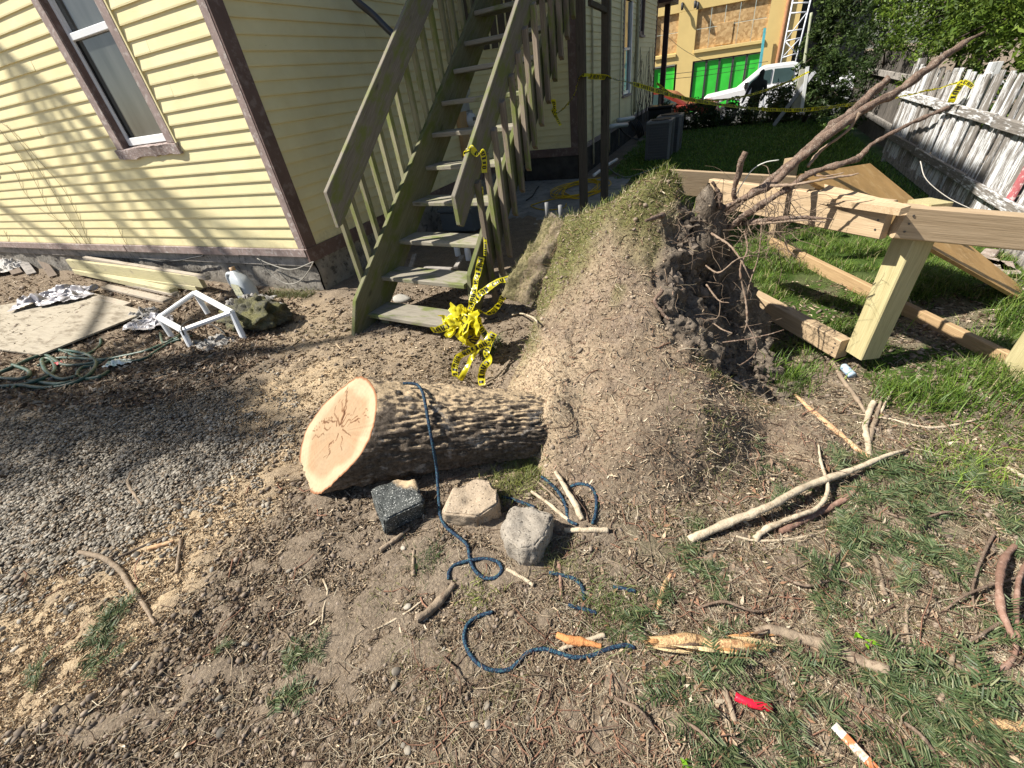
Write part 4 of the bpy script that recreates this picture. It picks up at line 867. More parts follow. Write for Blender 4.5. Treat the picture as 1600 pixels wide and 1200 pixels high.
ribbon(tb_, Y3([(754, 532, 2.3), (744, 548, 2.25), (735, 562, 2.2), (727, 578, 2.16), (718, 596, 2.12)]), .04, (.4, .9, .2, .9), 4, flut=.5, text=False)
ribbon(tb_, Y3([(771, 520, 2.33), (764, 535, 2.3), (760, 552, 2.26), (764, 562, 2.24), (755, 575, 2.2), (752, 590, 2.16), (753, 602, 2.13)]), .055, (.3, .5, .2, 1.2, .3), 2, flut=.25, n=110)
ribbon(tb_, Y3([(693, 603, 2.12), (698, 598, 2.11), (704, 596, 2.11)]), .03, (.3, .6), 0, flut=.5, text=False)
ribbon(tb_, Y3([(752, 292, 3.06), (753, 310, 3.06), (755, 340, 3.04), (758, 370, 2.98), (758, 400, 2.9)]), .026, (.8, 1.1, .7, 1.), 1, flut=.2, n=90)
tr = thing('caution_tape_wrap', 'short wrap of yellow tape tied round the lit stair handrail', 'caution tape', SW(.80, 1., rlR(.80)))
a_ = [SW(.80 + ds, w_, rlR(.80 + ds) + dz) for ds, w_, dz in ((.01, .945, -.1), (.0, .943, -.02), (0, .955, .008), (.01, .99, .008), (.02, 1.005, -.02), (.03, 1.03, -.05), (.05, 1.06, -.06), (.06, 1.062, -.13), (.05, 1.058, -.2))]
ribbon(tr, a_, .045, (1.2, .8, 1.4), 2, flut=.3, n=80)
pz = AY(912, 118, 5.66)
tl = thing('caution_tape_line', 'long sagging yellow caution tape strung from the stair post across the back yard', 'caution tape', pz)
ribbon(tl, Y3([(868, 186, 4.9), (863, 170, 4.95), (870, 176, 5.0), (882, 168, 5.2), (896, 150, 5.45), (905, 121, 5.655), (913, 117, 5.65), (922, 118, 5.66)]), .05, (1.0, .3, .8, .3), 1, flut=.2, n=120)
ribbon(tl, Y3([(919, 119, 5.66), (932, 120, 6.0), (948, 121, 6.3), (966, 125, 6.5), (990, 131, 6.8), (1030, 143, 7.2), (1075, 155, 7.7), (1130, 164, 8.3), (1190, 170.5, 8.9), (1250, 172, 9.3), (1300, 167, 9.0), (1345, 161, 8.6), (1385, 156, 8.2)]), .055, (.5, .9, .3, 0, .1, .5, .1, .4, .2), 3, flut=.12, n=420)
ribbon(tl, Y3([(866, 178, 4.95), (866, 165, 4.92), (864, 155, 4.9)]), .06, (.5, .2), 0, n=30); ribbon(tl, Y3([(866, 176, 4.95), (870, 185, 4.93), (876, 196, 4.92)]), .03, (.5, .9), 0, n=30)
ribbon(tl, Y3([(1385, 156, 8.2), (1430, 146, 7.4), (1468, 137, 7.0), (1500, 128, 6.8)]), .05, (.5, 1.2, .7), 1, flut=.2); ribbon(tl, Y3([(1506, 126, 6.8), (1497, 138, 6.8), (1490, 150, 6.8), (1486, 160, 6.8)]), .06, (.2, .5, .2), 0, flut=.25); ribbon(tl, Y3([(1504, 128, 6.8), (1512, 130, 6.79), (1520, 136, 6.78)]), .05, (.2, .8), 0, n=30)
t2 = thing('caution_tape_line', 'thin second strand of yellow tape crossing low over the dark hedge bushes', 'caution tape', AY(1080, 152, 13))
ribbon(t2, Y3([(1026, 130, 12.5), (1050, 147, 12.6), (1085, 155, 12.8), (1125, 156, 13.), (1165, 150, 13.1), (1205, 138, 13.2), (1240, 124, 13.3), (1264, 112, 13.4)]), .05, (.3, .8, .2, .5), 2, n=120, flut=.1)
# ------------------------------------------------------------------ lumber frame
M_PINE = wood('new_pine', (.36, .255, .15), (.50, .375, .24), (.30, .195, .105), .62, .7, rv=.12)
M_PT = wood('treated_post', (.36, .305, .15), (.49, .43, .24), (.33, .265, .12), .62, .7, rv=.08)
M_CEDAR = wood('orange_board', (.34, .22, .115), (.48, .33, .18), (.3, .17, .085), .6, .7, rv=.1)
fd = np.array([-.51, .86, .0]); fn = np.array([-.86, -.51, 0.])                      # along the near rim, and out towards the sun
A0 = AZ(1347, 553, .085); A1 = A0 + np.array([.03, .03, .83])
frame = thing('lumber_frame', 'knocked-over frame of new pine beams and square posts on the grass', 'lumber frame', A0)
beam('post', A0, A1, .12, .12, M_PT, frame, up=tuple(-fn), ch=.006)
top = A1 + np.array([0, 0, .10])
c0 = AZ(1388, 344, .86); c1 = AY(1110, 300, 3.55)
beam('rim_beam', c0, c1, .045, .175, M_PINE, frame, ch=.005)
e0 = AZ(1404, 345, .85); e1 = e0 + (c0 - c1) / np.linalg.norm(c0 - c1) * .035
beam('rim_beam', AZ(1403, 345, .855), AZ(1403, 345, .855) + np.array([.84, .14, -.13]) * 1.05, .075, .145, M_PINE, frame, ch=.006)
# plank lying on the rim, twisted
qa = [AZ(1262, 306, .90), AZ(1282, 286, .94), AZ(1424, 321, .955), AZ(1408, 326, .945)]; V = qa + [q - np.array([0, 0, .03]) for q in qa]
o_ = mesh('top_plank', V, [(0, 1, 2, 3), (7, 6, 5, 4), (0, 4, 5, 1), (1, 5, 6, 2), (2, 6, 7, 3), (3, 7, 4, 0)], M_PINE, frame)
beam('rim_beam', AY(1040, 284, 4.0), AY(1310, 300, 4.35), .045, .19, M_PINE, frame, ch=.005)
beam('bottom_rail', AZ(1318, 545, .1), AZ(1150, 452, .1), .075, .12, M_PINE, frame, ch=.005)
beam('bottom_rail', AZ(1205, 380, .04), AZ(1575, 566, .04), .042, .105, M_CEDAR, frame, ch=.005)
R0 = AZ(1592, 592, -.02); beam('post', R0, R0 + np.array([.03, .03, .76]), .135, .135, M_PT, frame, up=tuple(-fn), ch=.006)
bp = AZ(1208, 378, .0); beam('post', bp, bp + np.array([0, 0, .75]), .09, .09, M_PINE, frame, up=tuple(-fn))
nail_m = plain('nail_steel', (.12, .11, .10), .5, .1, 5, .5, .6)
for o_b, sx in ((bpy.data.objects['rim_beam'], 1), (bpy.data.objects['rim_beam.001'], -1), (bpy.data.objects['bottom_rail'], -1)):
    co_ = np.array([v.co[:] for v in o_b.data.vertices]); mx = np.abs(co_).max(0)
    for e in (-1, 1):
        for h_ in (-.5, 0, .5):
            for sd in (-1, 1):
                V, F = tube_vf([(e * (mx[0] - .03), sd * mx[1], h_ * mx[2]), (e * (mx[0] - .03), sd * (mx[1] + .003), h_ * mx[2])], .005, 8); me_ = bpy.data.meshes.new('nail_head'); me_.from_pydata([tuple(q) for q in V], [], faces_list(F)); me_.materials.append(nail_m); o_n = bpy.data.objects.new('nail_head', me_); COL.objects.link(o_n); o_n.parent = o_b
# leaning plywood
Gp = AZ(1596, 456, .01); Sp = AY(1355, 259, 4.0); gs = Sp - Gp; best = None
for y in np.linspace(2.9, 3.95, 60):
    w_ = AY(1244, 277, y); c_ = abs((w_ - Sp) @ gs) / (np.linalg.norm(w_ - Sp) * np.linalg.norm(gs))
    if best is None or c_ < best[0]: best = (c_, w_)
Wp = best[1]; nn = np.cross(gs, Wp - Sp); nn /= np.linalg.norm(nn); th = .02
W2p = Gp + (Wp - Sp) * .22
V = [Gp, Sp, Wp, W2p]; V = V + [q + nn * th * (1 if nn[2] > 0 else -1) for q in V]
ply = mesh('plywood_sheet', V, [(0, 1, 2, 3), (7, 6, 5, 4), (0, 4, 5, 1), (1, 5, 6, 2), (2, 6, 7, 3), (3, 7, 4, 0)], plain('plywood_face', (.42, .25, .095), .7, .2, 5, .2, alt=(.5, .32, .14)), None)
tag(ply, 'thick sheet of plywood leaning between the lumber frame and the white fence', 'plywood')
# edge plies
for q in range(3):
    a_ = Gp + (V[4] - V[0]) * (.2 + .3 * q); b_ = Sp + (V[5] - V[1]) * (.2 + .3 * q); out = -(Wp - Sp) / np.linalg.norm(Wp - Sp) * .0015
    beam('ply_edge', a_ + out, b_ + out, .004, .004, plain('ply_edge_light', (.62, .46, .26), .7), ply)
# ------------------------------------------------------------------ old white fence
M_PICK = None
k = NB('peeling_white_paint'); v = k.coord('Object', (1.2, 9, 9), True); pn = k.noise(v, 4.5, 8, .75)
oi = k.n('ShaderNodeObjectInfo'); sh = k.math('ADD', pn, k.math('MULTIPLY', k.math('SUBTRACT', oi.outputs['Random'], .5), .22))
c = k.mix(k.ramp(sh, [(.485, (0, 0, 0)), (.56, (1, 1, 1))]), k.ramp(k.noise(k.coord('Object', (2, 50, 50), True), 3, 4), [(.3, (.13, .115, .10)), (.7, (.27, .245, .22))]), k.ramp(k.noise(v, 9, 4), [(.3, (.52, .525, .53)), (.7, (.72, .725, .73))]))
k.base(c); k.bump(sh, .5, .006); M_PICK = k.done(.75, .25)
M_RED = plain('faded_red_paint', (.42, .12, .13), .7, .3, 8, alt=(.6, .5, .48))
fence = thing('picket_fence', 'old leaning picket fence with peeling white paint along the right side', 'fence', (2.2, 5.5, 0))
def picket(y, x, h, wd, mat=M_PICK, lean=.05, zb=.03, tlt=0.): return beam('picket', (x, y, zb), (x + lean, y + tlt, zb + h), wd, .02, mat, fence, up=(1, 0, 0), ch=.004, cut=lambda a, b, c_, h=h: (a - (.028 * (abs(b) > wd * .4) if a > h * .4 else 0), b, c_))
y = 4.15; q = 0
while y < 9.2:
    wd = RNG.uniform(.07, .1); red = abs(y - 5.0) < .05; h = 1.12 + RNG.normal(0, .02)
    if red: picket(y, 2.115, 1.33, .1, M_RED, .05, .02)
    else: picket(y, 2.15 + RNG.normal(0, .008), h + (.2 if abs(y - 8.3) < .06 else 0), wd, M_PICK, .05 + RNG.normal(0, .012), .03, RNG.normal(-.0, .02))
    y += wd + RNG.uniform(.003, .012); q += 1
for z in (.3, .8):
    for y0, y1 in ((4.1, 5.92), (5.94, 7.6), (7.62, 9.25)): beam('fence_rail', (2.115 + (z - .3) * .05, y0, z), (2.115 + (z - .3) * .05, y1, z - .01), .035, .09, M_PICK, fence, ch=.006)
for y in (4.3, 6.75, 9.2): beam('fence_post', (2.21, y, -.1), (2.25, y, 1.2), .09, .09, M_PICK, fence, up=(0, 1, 0))
for y in np.arange(4.1, 9.0, .105): box('base_stub', (2.13, y, -.02), (2.165, y + RNG.uniform(.07, .095), RNG.uniform(.05, .1)), M_GREYB, fence)
M_FENCE_SHADE = plain('shaded_fence_wood', (.09, .08, .07), .9, .4, 6)  # far pickets: shade of the trees put into the wood colour
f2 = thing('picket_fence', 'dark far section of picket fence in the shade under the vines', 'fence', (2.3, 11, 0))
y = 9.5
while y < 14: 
    wd = RNG.uniform(.085, .1); beam('picket', (2.28, y, .0), (2.36, y + RNG.normal(0, .03), 1.25), wd, .02, M_FENCE_SHADE, f2, up=(1, 0, 0)); y += wd + .02
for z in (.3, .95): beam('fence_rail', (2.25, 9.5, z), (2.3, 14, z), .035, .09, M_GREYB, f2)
brick_m = plain('loose_brick', (.3, .24, .2), .9, .35, 9, .1, alt=(.42, .38, .34))
for q in range(11):
    p = AZ(1545 + 14 * q - RNG.uniform(0, 6), 400 + 9.5 * q + RNG.uniform(-2, 6), .02) if q < 6 else AZ(1540 + 16 * (q - 6), 412 + 13 * (q - 6), .02)
    Vv, Ff = box_vf(.19, .09, .055, .008); a_ = RNG.uniform(0, 3); Vv = np.array(Vv); Vv = np.stack([Vv[:, 0] * math.cos(a_) - Vv[:, 1] * math.sin(a_), Vv[:, 0] * math.sin(a_) + Vv[:, 1] * math.cos(a_), Vv[:, 2]], -1) + p
    tag(mesh('brick', Vv, Ff, brick_m), 'loose weathered brick lying on the ground at the foot of the white fence', 'brick', 'loose bricks under the fence')
# thin white branch leaning on the fence
tube_o = tube('bare_twig', Y3([(1438, 252, 4.6), (1447, 280, 4.5), (1480, 308, 4.4), (1520, 328, 4.3), (1560, 350, 4.2)]), [.0035, .003, .003, .0025, .002], plain('bleached_twig', (.5, .46, .4), .8), None, 6); tag(tube_o, 'thin bleached branch hanging against the leaning white fence', 'twig')
# ------------------------------------------------------------------ vegetation behind the fence
def leaf_cloud(C, size, up=.6, tuft=None):
    n = len(C); d = rand_dirs(n, up) - np.array([0, 0, .45]); d /= np.linalg.norm(d, axis=1)[:, None]; s = np.cross(d, rand_dirs(n, 2.)); s /= np.linalg.norm(s, axis=1)[:, None] + 1e-9
    L = size[:, None] * RNG.uniform(.7, 1.3, (n, 1)); nn = np.cross(d, s)
    V = np.stack([C - d * L, C + s * L * .34 + nn * L * .12, C + d * L, C - s * L * .34 + nn * L * .12], 1).reshape(-1, 3); return V, np.arange(n * 4).reshape(n, 4)
M_LEAF = vcol('leaf_tint', .55, .3, .15, 12, trans=.35); M_TRUNKB = plain('dark_trunk', (.06, .045, .035), .9, .3, 8)
def crown_tree(name, label, cat, base, lobes, nleaf, size, cols, group=None, trunk_r=.09):
    t = thing(name, label, cat, base, group)
    zt = np.mean([l[2] for l in lobes]); cx, cy = np.mean([l[0] for l in lobes]), np.mean([l[1] for l in lobes])
    tube('trunk', [base, ((base[0] + cx) / 2, (base[1] + cy) / 2, zt * .55), (cx, cy, zt)], [trunk_r, trunk_r * .8, trunk_r * .35], M_TRUNKB, t, 8, rough=.2)
    Ps = []; Ts = []; Ss = []; wts = np.array([l[3] * l[4] for l in lobes]); wts = wts / wts.sum(); r_l = np.random.default_rng(int(abs(base[0] * 1000 + base[1] * 77)) + 5)
    for (x, y, z, rx, rz), w_ in zip(lobes, wts):
        n = int(nleaf * w_); ncl = max(6, n // 26); d = r_l.normal(size=(ncl, 3)); d /= np.linalg.norm(d, axis=1)[:, None]; rad = r_l.uniform(.55, 1.06, (ncl, 1)) ** .6
        cc = np.array([x, y, z]) + d * rad * np.array([rx, rx, rz]); cc = cc[noise3(cc, 2.2, 17) > -.38]; 
        if not len(cc): continue
        pick = r_l.integers(0, len(cc), n); p = cc[pick] + r_l.normal(size=(n, 3)) * np.array([.1, .1, .08]) * max(rx, .4); Ps.append(p)
        cl = r_l.uniform(.6, 1.35, len(cc)); base_c = np.array(cols)[r_l.integers(0, len(cols), n)]; Ts.append(base_c * cl[pick][:, None]); Ss.append(np.full(n, size))
        for q in r_l.integers(0, len(cc), max(2, len(cc) // 14)): tube('limb', [(cx, cy, z - rz * .3), ((cx + cc[q][0]) / 2, (cy + cc[q][1]) / 2, (z + cc[q][2]) / 2 + .05), cc[q]], [trunk_r * .3, trunk_r * .16, .006], M_TRUNKB, t, 5, 8)
    C = np.vstack(Ps); V, F = leaf_cloud(C, np.concatenate(Ss)); mesh('crown', V, F, M_LEAF, t, False, tint=np.repeat(np.clip(np.vstack(Ts), 0, 1), 4, 0)); return t
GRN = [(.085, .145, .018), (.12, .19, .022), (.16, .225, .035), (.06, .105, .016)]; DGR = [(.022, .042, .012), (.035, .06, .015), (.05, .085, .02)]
grp = 'evergreens behind the fence'
crown_tree('evergreen_tree', 'bright green evergreen at the right edge overhanging the near white fence', 'tree', (2.9, 5.2, 0), [(2.6, 5.4, 2.05, .62, .75), (2.55, 6.2, 1.75, .5, .5), (2.9, 5.0, 2.6, .8, .8), (2.6, 6.4, 2.4, .6, .7), (2.75, 5.0, 1.2, .5, .6), (2.7, 6.2, 1.1, .45, .6), (2.5, 4.5, 1.6, .4, .5), (3.3, 5.6, 1.3, .7, .7), (3.4, 6.8, 1.2, .7, .7), (3.6, 5.4, 4.2, 1.3, 1.6), (3.7, 5.6, 6.2, 1.0, 1.5)], 34000, .038, GRN, grp)
crown_tree('evergreen_tree', 'bright green evergreen rising behind the upright red-edged fence board', 'tree', (2.9, 7.2, 0), [(2.5, 7.2, 2.0, .66, .8), (2.45, 7.9, 1.6, .5, .45), (2.8, 7.4, 2.7, .8, .8), (2.45, 8.3, 2.3, .6, .7), (2.7, 7.2, 1.1, .45, .6), (2.65, 8.2, 1.1, .45, .6), (3.5, 7.4, 4.4, 1.3, 1.6), (3.6, 7.5, 6.4, 1.0, 1.5)], 32000, .04, GRN, grp)
crown_tree('evergreen_tree', 'tall green evergreen behind the middle of the fence, above the long root tip', 'tree', (3.0, 9.4, 0), [(2.5, 9.3, 2.2, .8, .95), (2.3, 9.9, 1.7, .6, .5), (2.9, 9.6, 3.2, .9, .9), (2.5, 10.6, 2.2, .8, .9), (2.45, 8.6, 1.5, .4, .35), (2.6, 9.4, 1.1, .5, .7), (3.4, 9.6, 4.8, 1.3, 1.6), (3.4, 9.6, 6.8, 1.0, 1.5)], 34000, .038, GRN, grp)
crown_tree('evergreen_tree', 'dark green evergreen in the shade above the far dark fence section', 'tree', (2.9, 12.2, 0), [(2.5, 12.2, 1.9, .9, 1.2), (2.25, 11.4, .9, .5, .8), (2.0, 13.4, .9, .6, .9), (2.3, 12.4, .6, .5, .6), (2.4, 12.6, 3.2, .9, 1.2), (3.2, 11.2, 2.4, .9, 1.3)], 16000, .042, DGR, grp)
crown_tree('vine_covered_pole', 'pole smothered in leafy green vines at the far end of the yard', 'vine', (1.55, 14.6, -.1), [(1.45, 14.6, 1.3, .35, .9), (1.6, 14.6, 2.6, .42, .9), (1.9, 14.4, 1.9, .55, 1.2), (2.2, 13.9, 2.5, .6, 1.2), (1.9, 14.2, .6, .5, .7), (1.75, 14.6, .9, .4, .9)], 12000, .055, [(.06, .10, .025), (.09, .13, .035), (.04, .07, .018)], None, .06)
# far end of the yard
tube_o = tube('leaning_pole', Y3([(1238, 172, 14.3), (1252, 130, 14.4), (1262, 60, 14.5), (1268, 20, 14.6)]), [.05, .05, .03, .03], plain('pale_green_post', (.34, .36, .25), .85, alt=(.45, .45, .38)), None, 8); tag(tube_o, 'pale mossy pole leaning up into the vines at the end of the yard', 'pole')
o_ = beam('concrete_post', AY(1245, 172, 14.0), AY(1256, 108, 14.0), .17, .12, plain('pale_concrete', (.42, .41, .34), .9, .2, 6), None, up=(0, 1, 0)); tag(o_, 'square pale concrete post standing at the end of the hedge', 'post')
o_ = beam('white_board', AY(1252, 176, 13.7), AY(1262, 104, 13.7), .07, .04, MATS['white_vinyl'], None, up=(0, 1, 0)); tag(o_, 'narrow white upright board beside the concrete post', 'board')
o_ = beam('grey_plank', AZ(1209, 196, -.08), AY(1273, 112, 13.6), .1, .03, plain('grey_plank', (.36, .37, .40), .7), None, up=(-.5, -.8, .2)); tag(o_, 'long grey plank leaning diagonally against the concrete post', 'plank')
for (a_, b_, lab) in (((1152, 186), (1159, 166), 'short white stick leaning up from the lawn before the dark hedge, left one of two'), ((1176, 180), (1172, 168), 'short white stick leaning up from the lawn before the dark hedge, right one of two')):
    o_ = beam('white_stake', AZ(*a_, -.09), AY(*b_, 13.5), .03, .02, MATS['white_vinyl'], None); tag(o_, lab, 'stake')
hedge_spec = [(-1.9, 15.3, .42, .5, 'leftmost dark hedge bush, in front of the orange-red car'), (-1.15, 15.5, .42, .6, 'spiky dark hedge bush in front of the white truck bonnet'), (-.35, 15.5, .36, .6, 'dark hedge bush between the truck bonnet and the figure in dark clothes'),
              (.75, 15.2, .5, .62, 'rounded lighter green hedge bush before the truck bed'), (1.35, 15.6, .55, .6, 'light green hedge bush next to the pale leaning pole')]
for q, (x, y, zc_, r, lab) in enumerate(hedge_spec):
    crown_tree('hedge_bush', lab, 'bush', (x, y, -.35), [(x, y, zc_ - .35, r, .55), (x + .3, y + .1, zc_ - .55, r * .8, .4)], 3800, .05, DGR if q < 3 else [(.06, .09, .02), (.085, .12, .03), (.1, .1, .03)], 'hedge bushes at the street', .03)
# ------------------------------------------------------------------ building across the street
YB = 30.; bld = thing('street_building', 'large yellow building under renovation with boarded windows across the street', 'building', (-1, YB, -1))
M_STUC = plain('yellow_stucco', (.66, .49, .2), .85, .06, 1.2, .2, bump=.05); M_OSB = None
k = NB('osb_board'); v = k.coord('Object', rnd=True); vo = k.n('ShaderNodeTexVoronoi'); vo.inputs['Scale'].default_value = 9; k.l(v, vo.inputs['Vector'])
k.base(k.mix(.6, k.ramp(k.noise(v, 11, 4), [(.3, (.42, .25, .1)), (.7, (.6, .4, .19))]), k.ramp(vo.outputs['Color'], [(.2, (.3, .17, .07)), (.8, (.66, .46, .23))]))); M_OSB = k.done(.85, .2)
M_GRNW = plain('green_film', (.045, .52, .05), .35, .22, 1.4, .4, bump=.1)
def B(u, v): p = AY(u, v, YB); return p[0], p[2]
def opening(name, u0, v0, u1, v1): x0, z1 = B(u0, v0); x1, z0 = B(u1, v1); return x0, x1, z0, z1
wx0, wx1 = -14., B(1243, 60)[0]; zt = 9.
o1 = (-4.6, B(1061, 25)[0], B(1055, 84)[1], B(1055, 20)[1]); o2 = (B(1088, 40)[0], B(1199, 40)[0], B(1088, 78)[1], B(1090, 15)[1])
g1 = (-5., B(1056, 120)[0], -1., B(1050, 103)[1]); g2 = (B(1082, 115)[0], B(1187, 100)[0], -1., B(1085, 96)[1])
xsb = [wx0, o1[0], o1[1], o2[0], o2[1], wx1]
def bb(x0, x1, z0, z1, y0=YB, y1=YB + .5, mat=M_STUC, name='wall', parent=bld): return box(name, (x0, y0, z0), (x1, y1, z1), mat, parent, .01)
zs = o2[3]; zb_ = o2[2]; zg = max(g1[3], g2[3])
bb(wx0, wx1, zs + .002, zt); bb(wx0, o1[0], -1.2, zs); bb(o1[1], o2[0], -1.2, zs); bb(o2[1], wx1, -1.2, zs)
bb(o1[0] + .002, o1[1] - .002, zg, zb_); bb(o2[0] + .002, o2[1] - .002, zg, zb_); bb(g2[1] + .01, o2[1] - .003, -1.2, zg - .002); bb(g1[1] + .01, o1[1] - .003, -1.2, zg - .002)
for (x0, x1, z0, z1), n in ((o1, 2), (o2, 5)):
    bb(x0 + .002, x1 - .002, z0 - .14, z0 + .0, YB - .08, YB - .002, M_STUC, 'sill_band')
    xe = np.linspace(x0, x1, n + 1)
    for q in range(n):
        for zz0, zz1 in ((z0, z0 + (z1 - z0) * .52), (z0 + (z1 - z0) * .52, z1)): bb(xe[q] + .012, xe[q + 1] - .012, zz0 + .012, zz1 - .012, YB + .12, YB + .15 + .01 * (q % 2), M_OSB, 'osb_panel')
    if n == 5:
        for xa in (x0 + 1.0, x0 + 3.2): bb(xa, xa + .75, z0 + .05, z0 + .95, YB + .08, YB + .119, M_OSB, 'osb_panel')
for (x0, x1, z0, z1), n in ((g1, 2), (g2, 5)):
    xe = np.linspace(x0, x1, n + 1); fr_m = plain('dark_frame', (.05, .05, .05), .5)
    for q in range(n): bb(xe[q] + .05, xe[q + 1] - .05, z0, z1 - .06, YB + .12, YB + .14, M_GRNW, 'green_pane'); bb(xe[q] - .045, xe[q] + .045, z0, z1, YB + .06, YB + .2, fr_m, 'mullion')
    bb(x0, x1, z1 - .055, z1, YB + .06, YB + .2, fr_m, 'mullion')
for u, v in ((1067, 6), (1087, 3), (1091, 5)):
    x, z = B(u, v); V, F = tube_vf([(x, YB - .002, z), (x, YB - .25, z), (x + .02, YB - .3, z - .25)], .06, 8); mesh('wall_lamp', V, faces_list(F), fr_m, bld, True)
x, z = B(1225, 40); tube('copper_pipe', [(x, YB - .1, -1), (x, YB - .1, 3), (x, YB - .1, 7)], .09, plain('copper_pipe', (.4, .2, .1), .5), bld, 8)
bb(B(1232, 40)[0] + .35, B(1232, 40)[0] + 3.5, -1.2, zt, YB + .6, YB + .9, plain('dark_glazing', (.012, .013, .015), .3, bump=0), 'dark_opening')
tq = beam('teal_board', (B(1190, 96)[0], YB - .3, B(1190, 96)[1] - .8), (B(1195, 44)[0], YB - .3, B(1195, 44)[1]), .12, .06, plain('teal_paint', (.1, .42, .47), .6), None, up=(0, 1, 0)); tag(tq, 'narrow teal board standing upright against the boarded yellow building', 'board')
sc = thing('scaffold', 'white metal scaffold tower beside the yellow building across the street', 'scaffold', (B(1235, 90)[0], YB - 1.5, -1)); M_SC = plain('white_tube', (.62, .64, .67), .4, .08, 3, .5, bump=0)
YS = YB - 1.5; lo_ = lambda u, v: AY(u, v, YS)
pa = [lo_(1221, 95), lo_(1240, -6)]; pb = [lo_(1243, 88), lo_(1268, -6)]
def st(a, b, r=.035): V, F = tube_vf([a, (np.array(a) + b) / 2, b], r, 6); mesh('tube', V, faces_list(F), M_SC, sc, True)
for p_ in (pa, pb): st(p_[0] - np.array([0, 0, 1.5]), p_[1])
for f in (.05, .32, .47, .75, .9): st(pa[0] * (1 - f) + pa[1] * f, pb[0] * (1 - f) + pb[1] * f, .03)
st(pa[0] * .68 + pa[1] * .32, pb[0] * .25 + pb[1] * .75, .025); st(pa[0] * .95 + pa[1] * .05, pb[0] * .68 + pb[1] * .32, .025); st(pb[0] * .95 + pb[1] * .05, pa[0] * .68 + pa[1] * .32, .025)
# street cables
cb = MB()
for pts in ([(1010, 20, 20), (1055, 68, 22), (1090, 90, 24), (1110, 98, 26)], [(1030, 118, 20), (1100, 110, 21), (1200, 96, 22)], [(1030, 125, 20), (1100, 118, 21), (1180, 106, 22)]):
    Vv, Ff = tube_vf(smooth_path(Y3(pts), 20), .008, 4, cap=False); cb.add(Vv, Ff)
tag(cb.build('overhead_cable', plain('black_cable', (.03, .03, .03), .6)), 'thin dark cables strung across in front of the yellow building', 'cable')
# ------------------------------------------------------------------ vehicles on the street
M_CARW = plain('white_car_paint', (.78, .78, .78), .25, .02, 2, .5, bump=0); M_CARR = plain('orange_red_paint', (.26, .045, .03), .25, .08, 2, .5, bump=0); M_TYRE = plain('tyre_rubber', (.02, .02, .02), .8); M_CGL = plain('car_glass', (.06, .10, .10), .1, .2, 2, .6, bump=0); M_RIM = plain('rim_metal', (.5, .5, .5), .35, .1, 4, .5, .6)
def lerp_profile(name, prof, y0, y1, inset, mat, parent, X):
    """side profile (x,z) lofted across the width, pulled in at both sides"""
    n = len(prof); cx = np.mean([p[0] for p in prof]); V = []
    for yy, sc_ in ((y0, inset), (y0 + .12, 1), (y1 - .12, 1), (y1, inset)): V += [(X[0] + (p[0] - cx) * (1 - (1 - sc_) * .5) + cx, X[1] + yy, X[2] + p[1] - (1 - sc_) * .12 * (p[1] > .9)) for p in prof]
    F = [tuple(range(n - 1, -1, -1)), tuple(range(3 * n, 4 * n))] + [(b * n + i, b * n + (i + 1) % n, (b + 1) * n + (i + 1) % n, (b + 1) * n + i) for b in range(3) for i in range(n)]
    me = mesh(name, V, F, mat, parent); bm_bevel(me.data, .03); return me
def wheel(parent, c, r, wd):
    V, F = tube_vf([(c[0], c[1] - wd / 2, c[2]), (c[0], c[1] - wd / 2 + .03, c[2]), (c[0], c[1] + wd / 2 - .03, c[2]), (c[0], c[1] + wd / 2, c[2])], [r - .03, r, r, r - .03], 20); o = mesh('wheel', V, faces_list(F), M_TYRE, parent, True)
    V, F = tube_vf([(c[0], c[1] - wd / 2 - .012, c[2]), (c[0], c[1] - wd / 2 + .01, c[2])], r * .6, 14); mesh('rim', V, faces_list(F), M_RIM, o)
TX = np.array([AY(1098, 130, 22.5)[0], 22.2, -.85])
truck = thing('pickup_truck', 'white pickup truck parked on the street behind the hedge', 'pickup truck', TX)
lerp_profile('body', [(0, .5), (.02, .85), (.12, 1.05), (1.25, 1.18), (1.6, 1.22), (3.3, 1.22), (3.36, 1.2), (5.5, 1.2), (5.55, .55), (4.9, .5), (4.75, .85), (4.3, .95), (3.95, .8), (3.85, .45), (1.55, .45), (1.45, .8), (1.05, .92), (.65, .8), (.55, .48)], 0, 1.9, .97, M_CARW, truck, TX)
lerp_profile('cab', [(1.25, 1.18), (2.05, 1.78), (2.2, 1.84), (3.2, 1.84), (3.34, 1.74), (3.36, 1.19)], .06, 1.84, .96, M_CARW, truck, TX)
def glass(poly, y, par, X, m=M_CGL): V = [(X[0] + a, X[1] + y, X[2] + b) for a, b in poly] + [(X[0] + a, X[1] + y + .02, X[2] + b) for a, b in poly]; n = len(poly); mesh('side_window', V, [tuple(range(n)), tuple(range(2 * n - 1, n - 1, -1))] + [(i, (i + 1) % n, n + (i + 1) % n, n + i) for i in range(n)], m, par)
glass([(1.55, 1.27), (2.12, 1.70), (2.42, 1.72), (2.42, 1.27)], .035, truck, TX); glass([(2.5, 1.27), (2.5, 1.72), (3.12, 1.70), (3.2, 1.27)], .035, truck, TX)
for xw in (1.05, 4.35): wheel(truck, (TX[0] + xw, TX[1] + .12, TX[2] + .38), .38, .25)
box('mirror', TX + np.array([1.55, -.16, 1.2]), TX + np.array([1.68, -.005, 1.4]), M_TYRE, truck, .02); box('headlight', TX + np.array([-.01, .1, .75]), TX + np.array([.1, .35, .92]), M_RIM, truck, .01); box('door_handle', TX + np.array([2.25, -.02, 1.08]), TX + np.array([2.4, .0, 1.12]), M_TYRE, truck, .004)
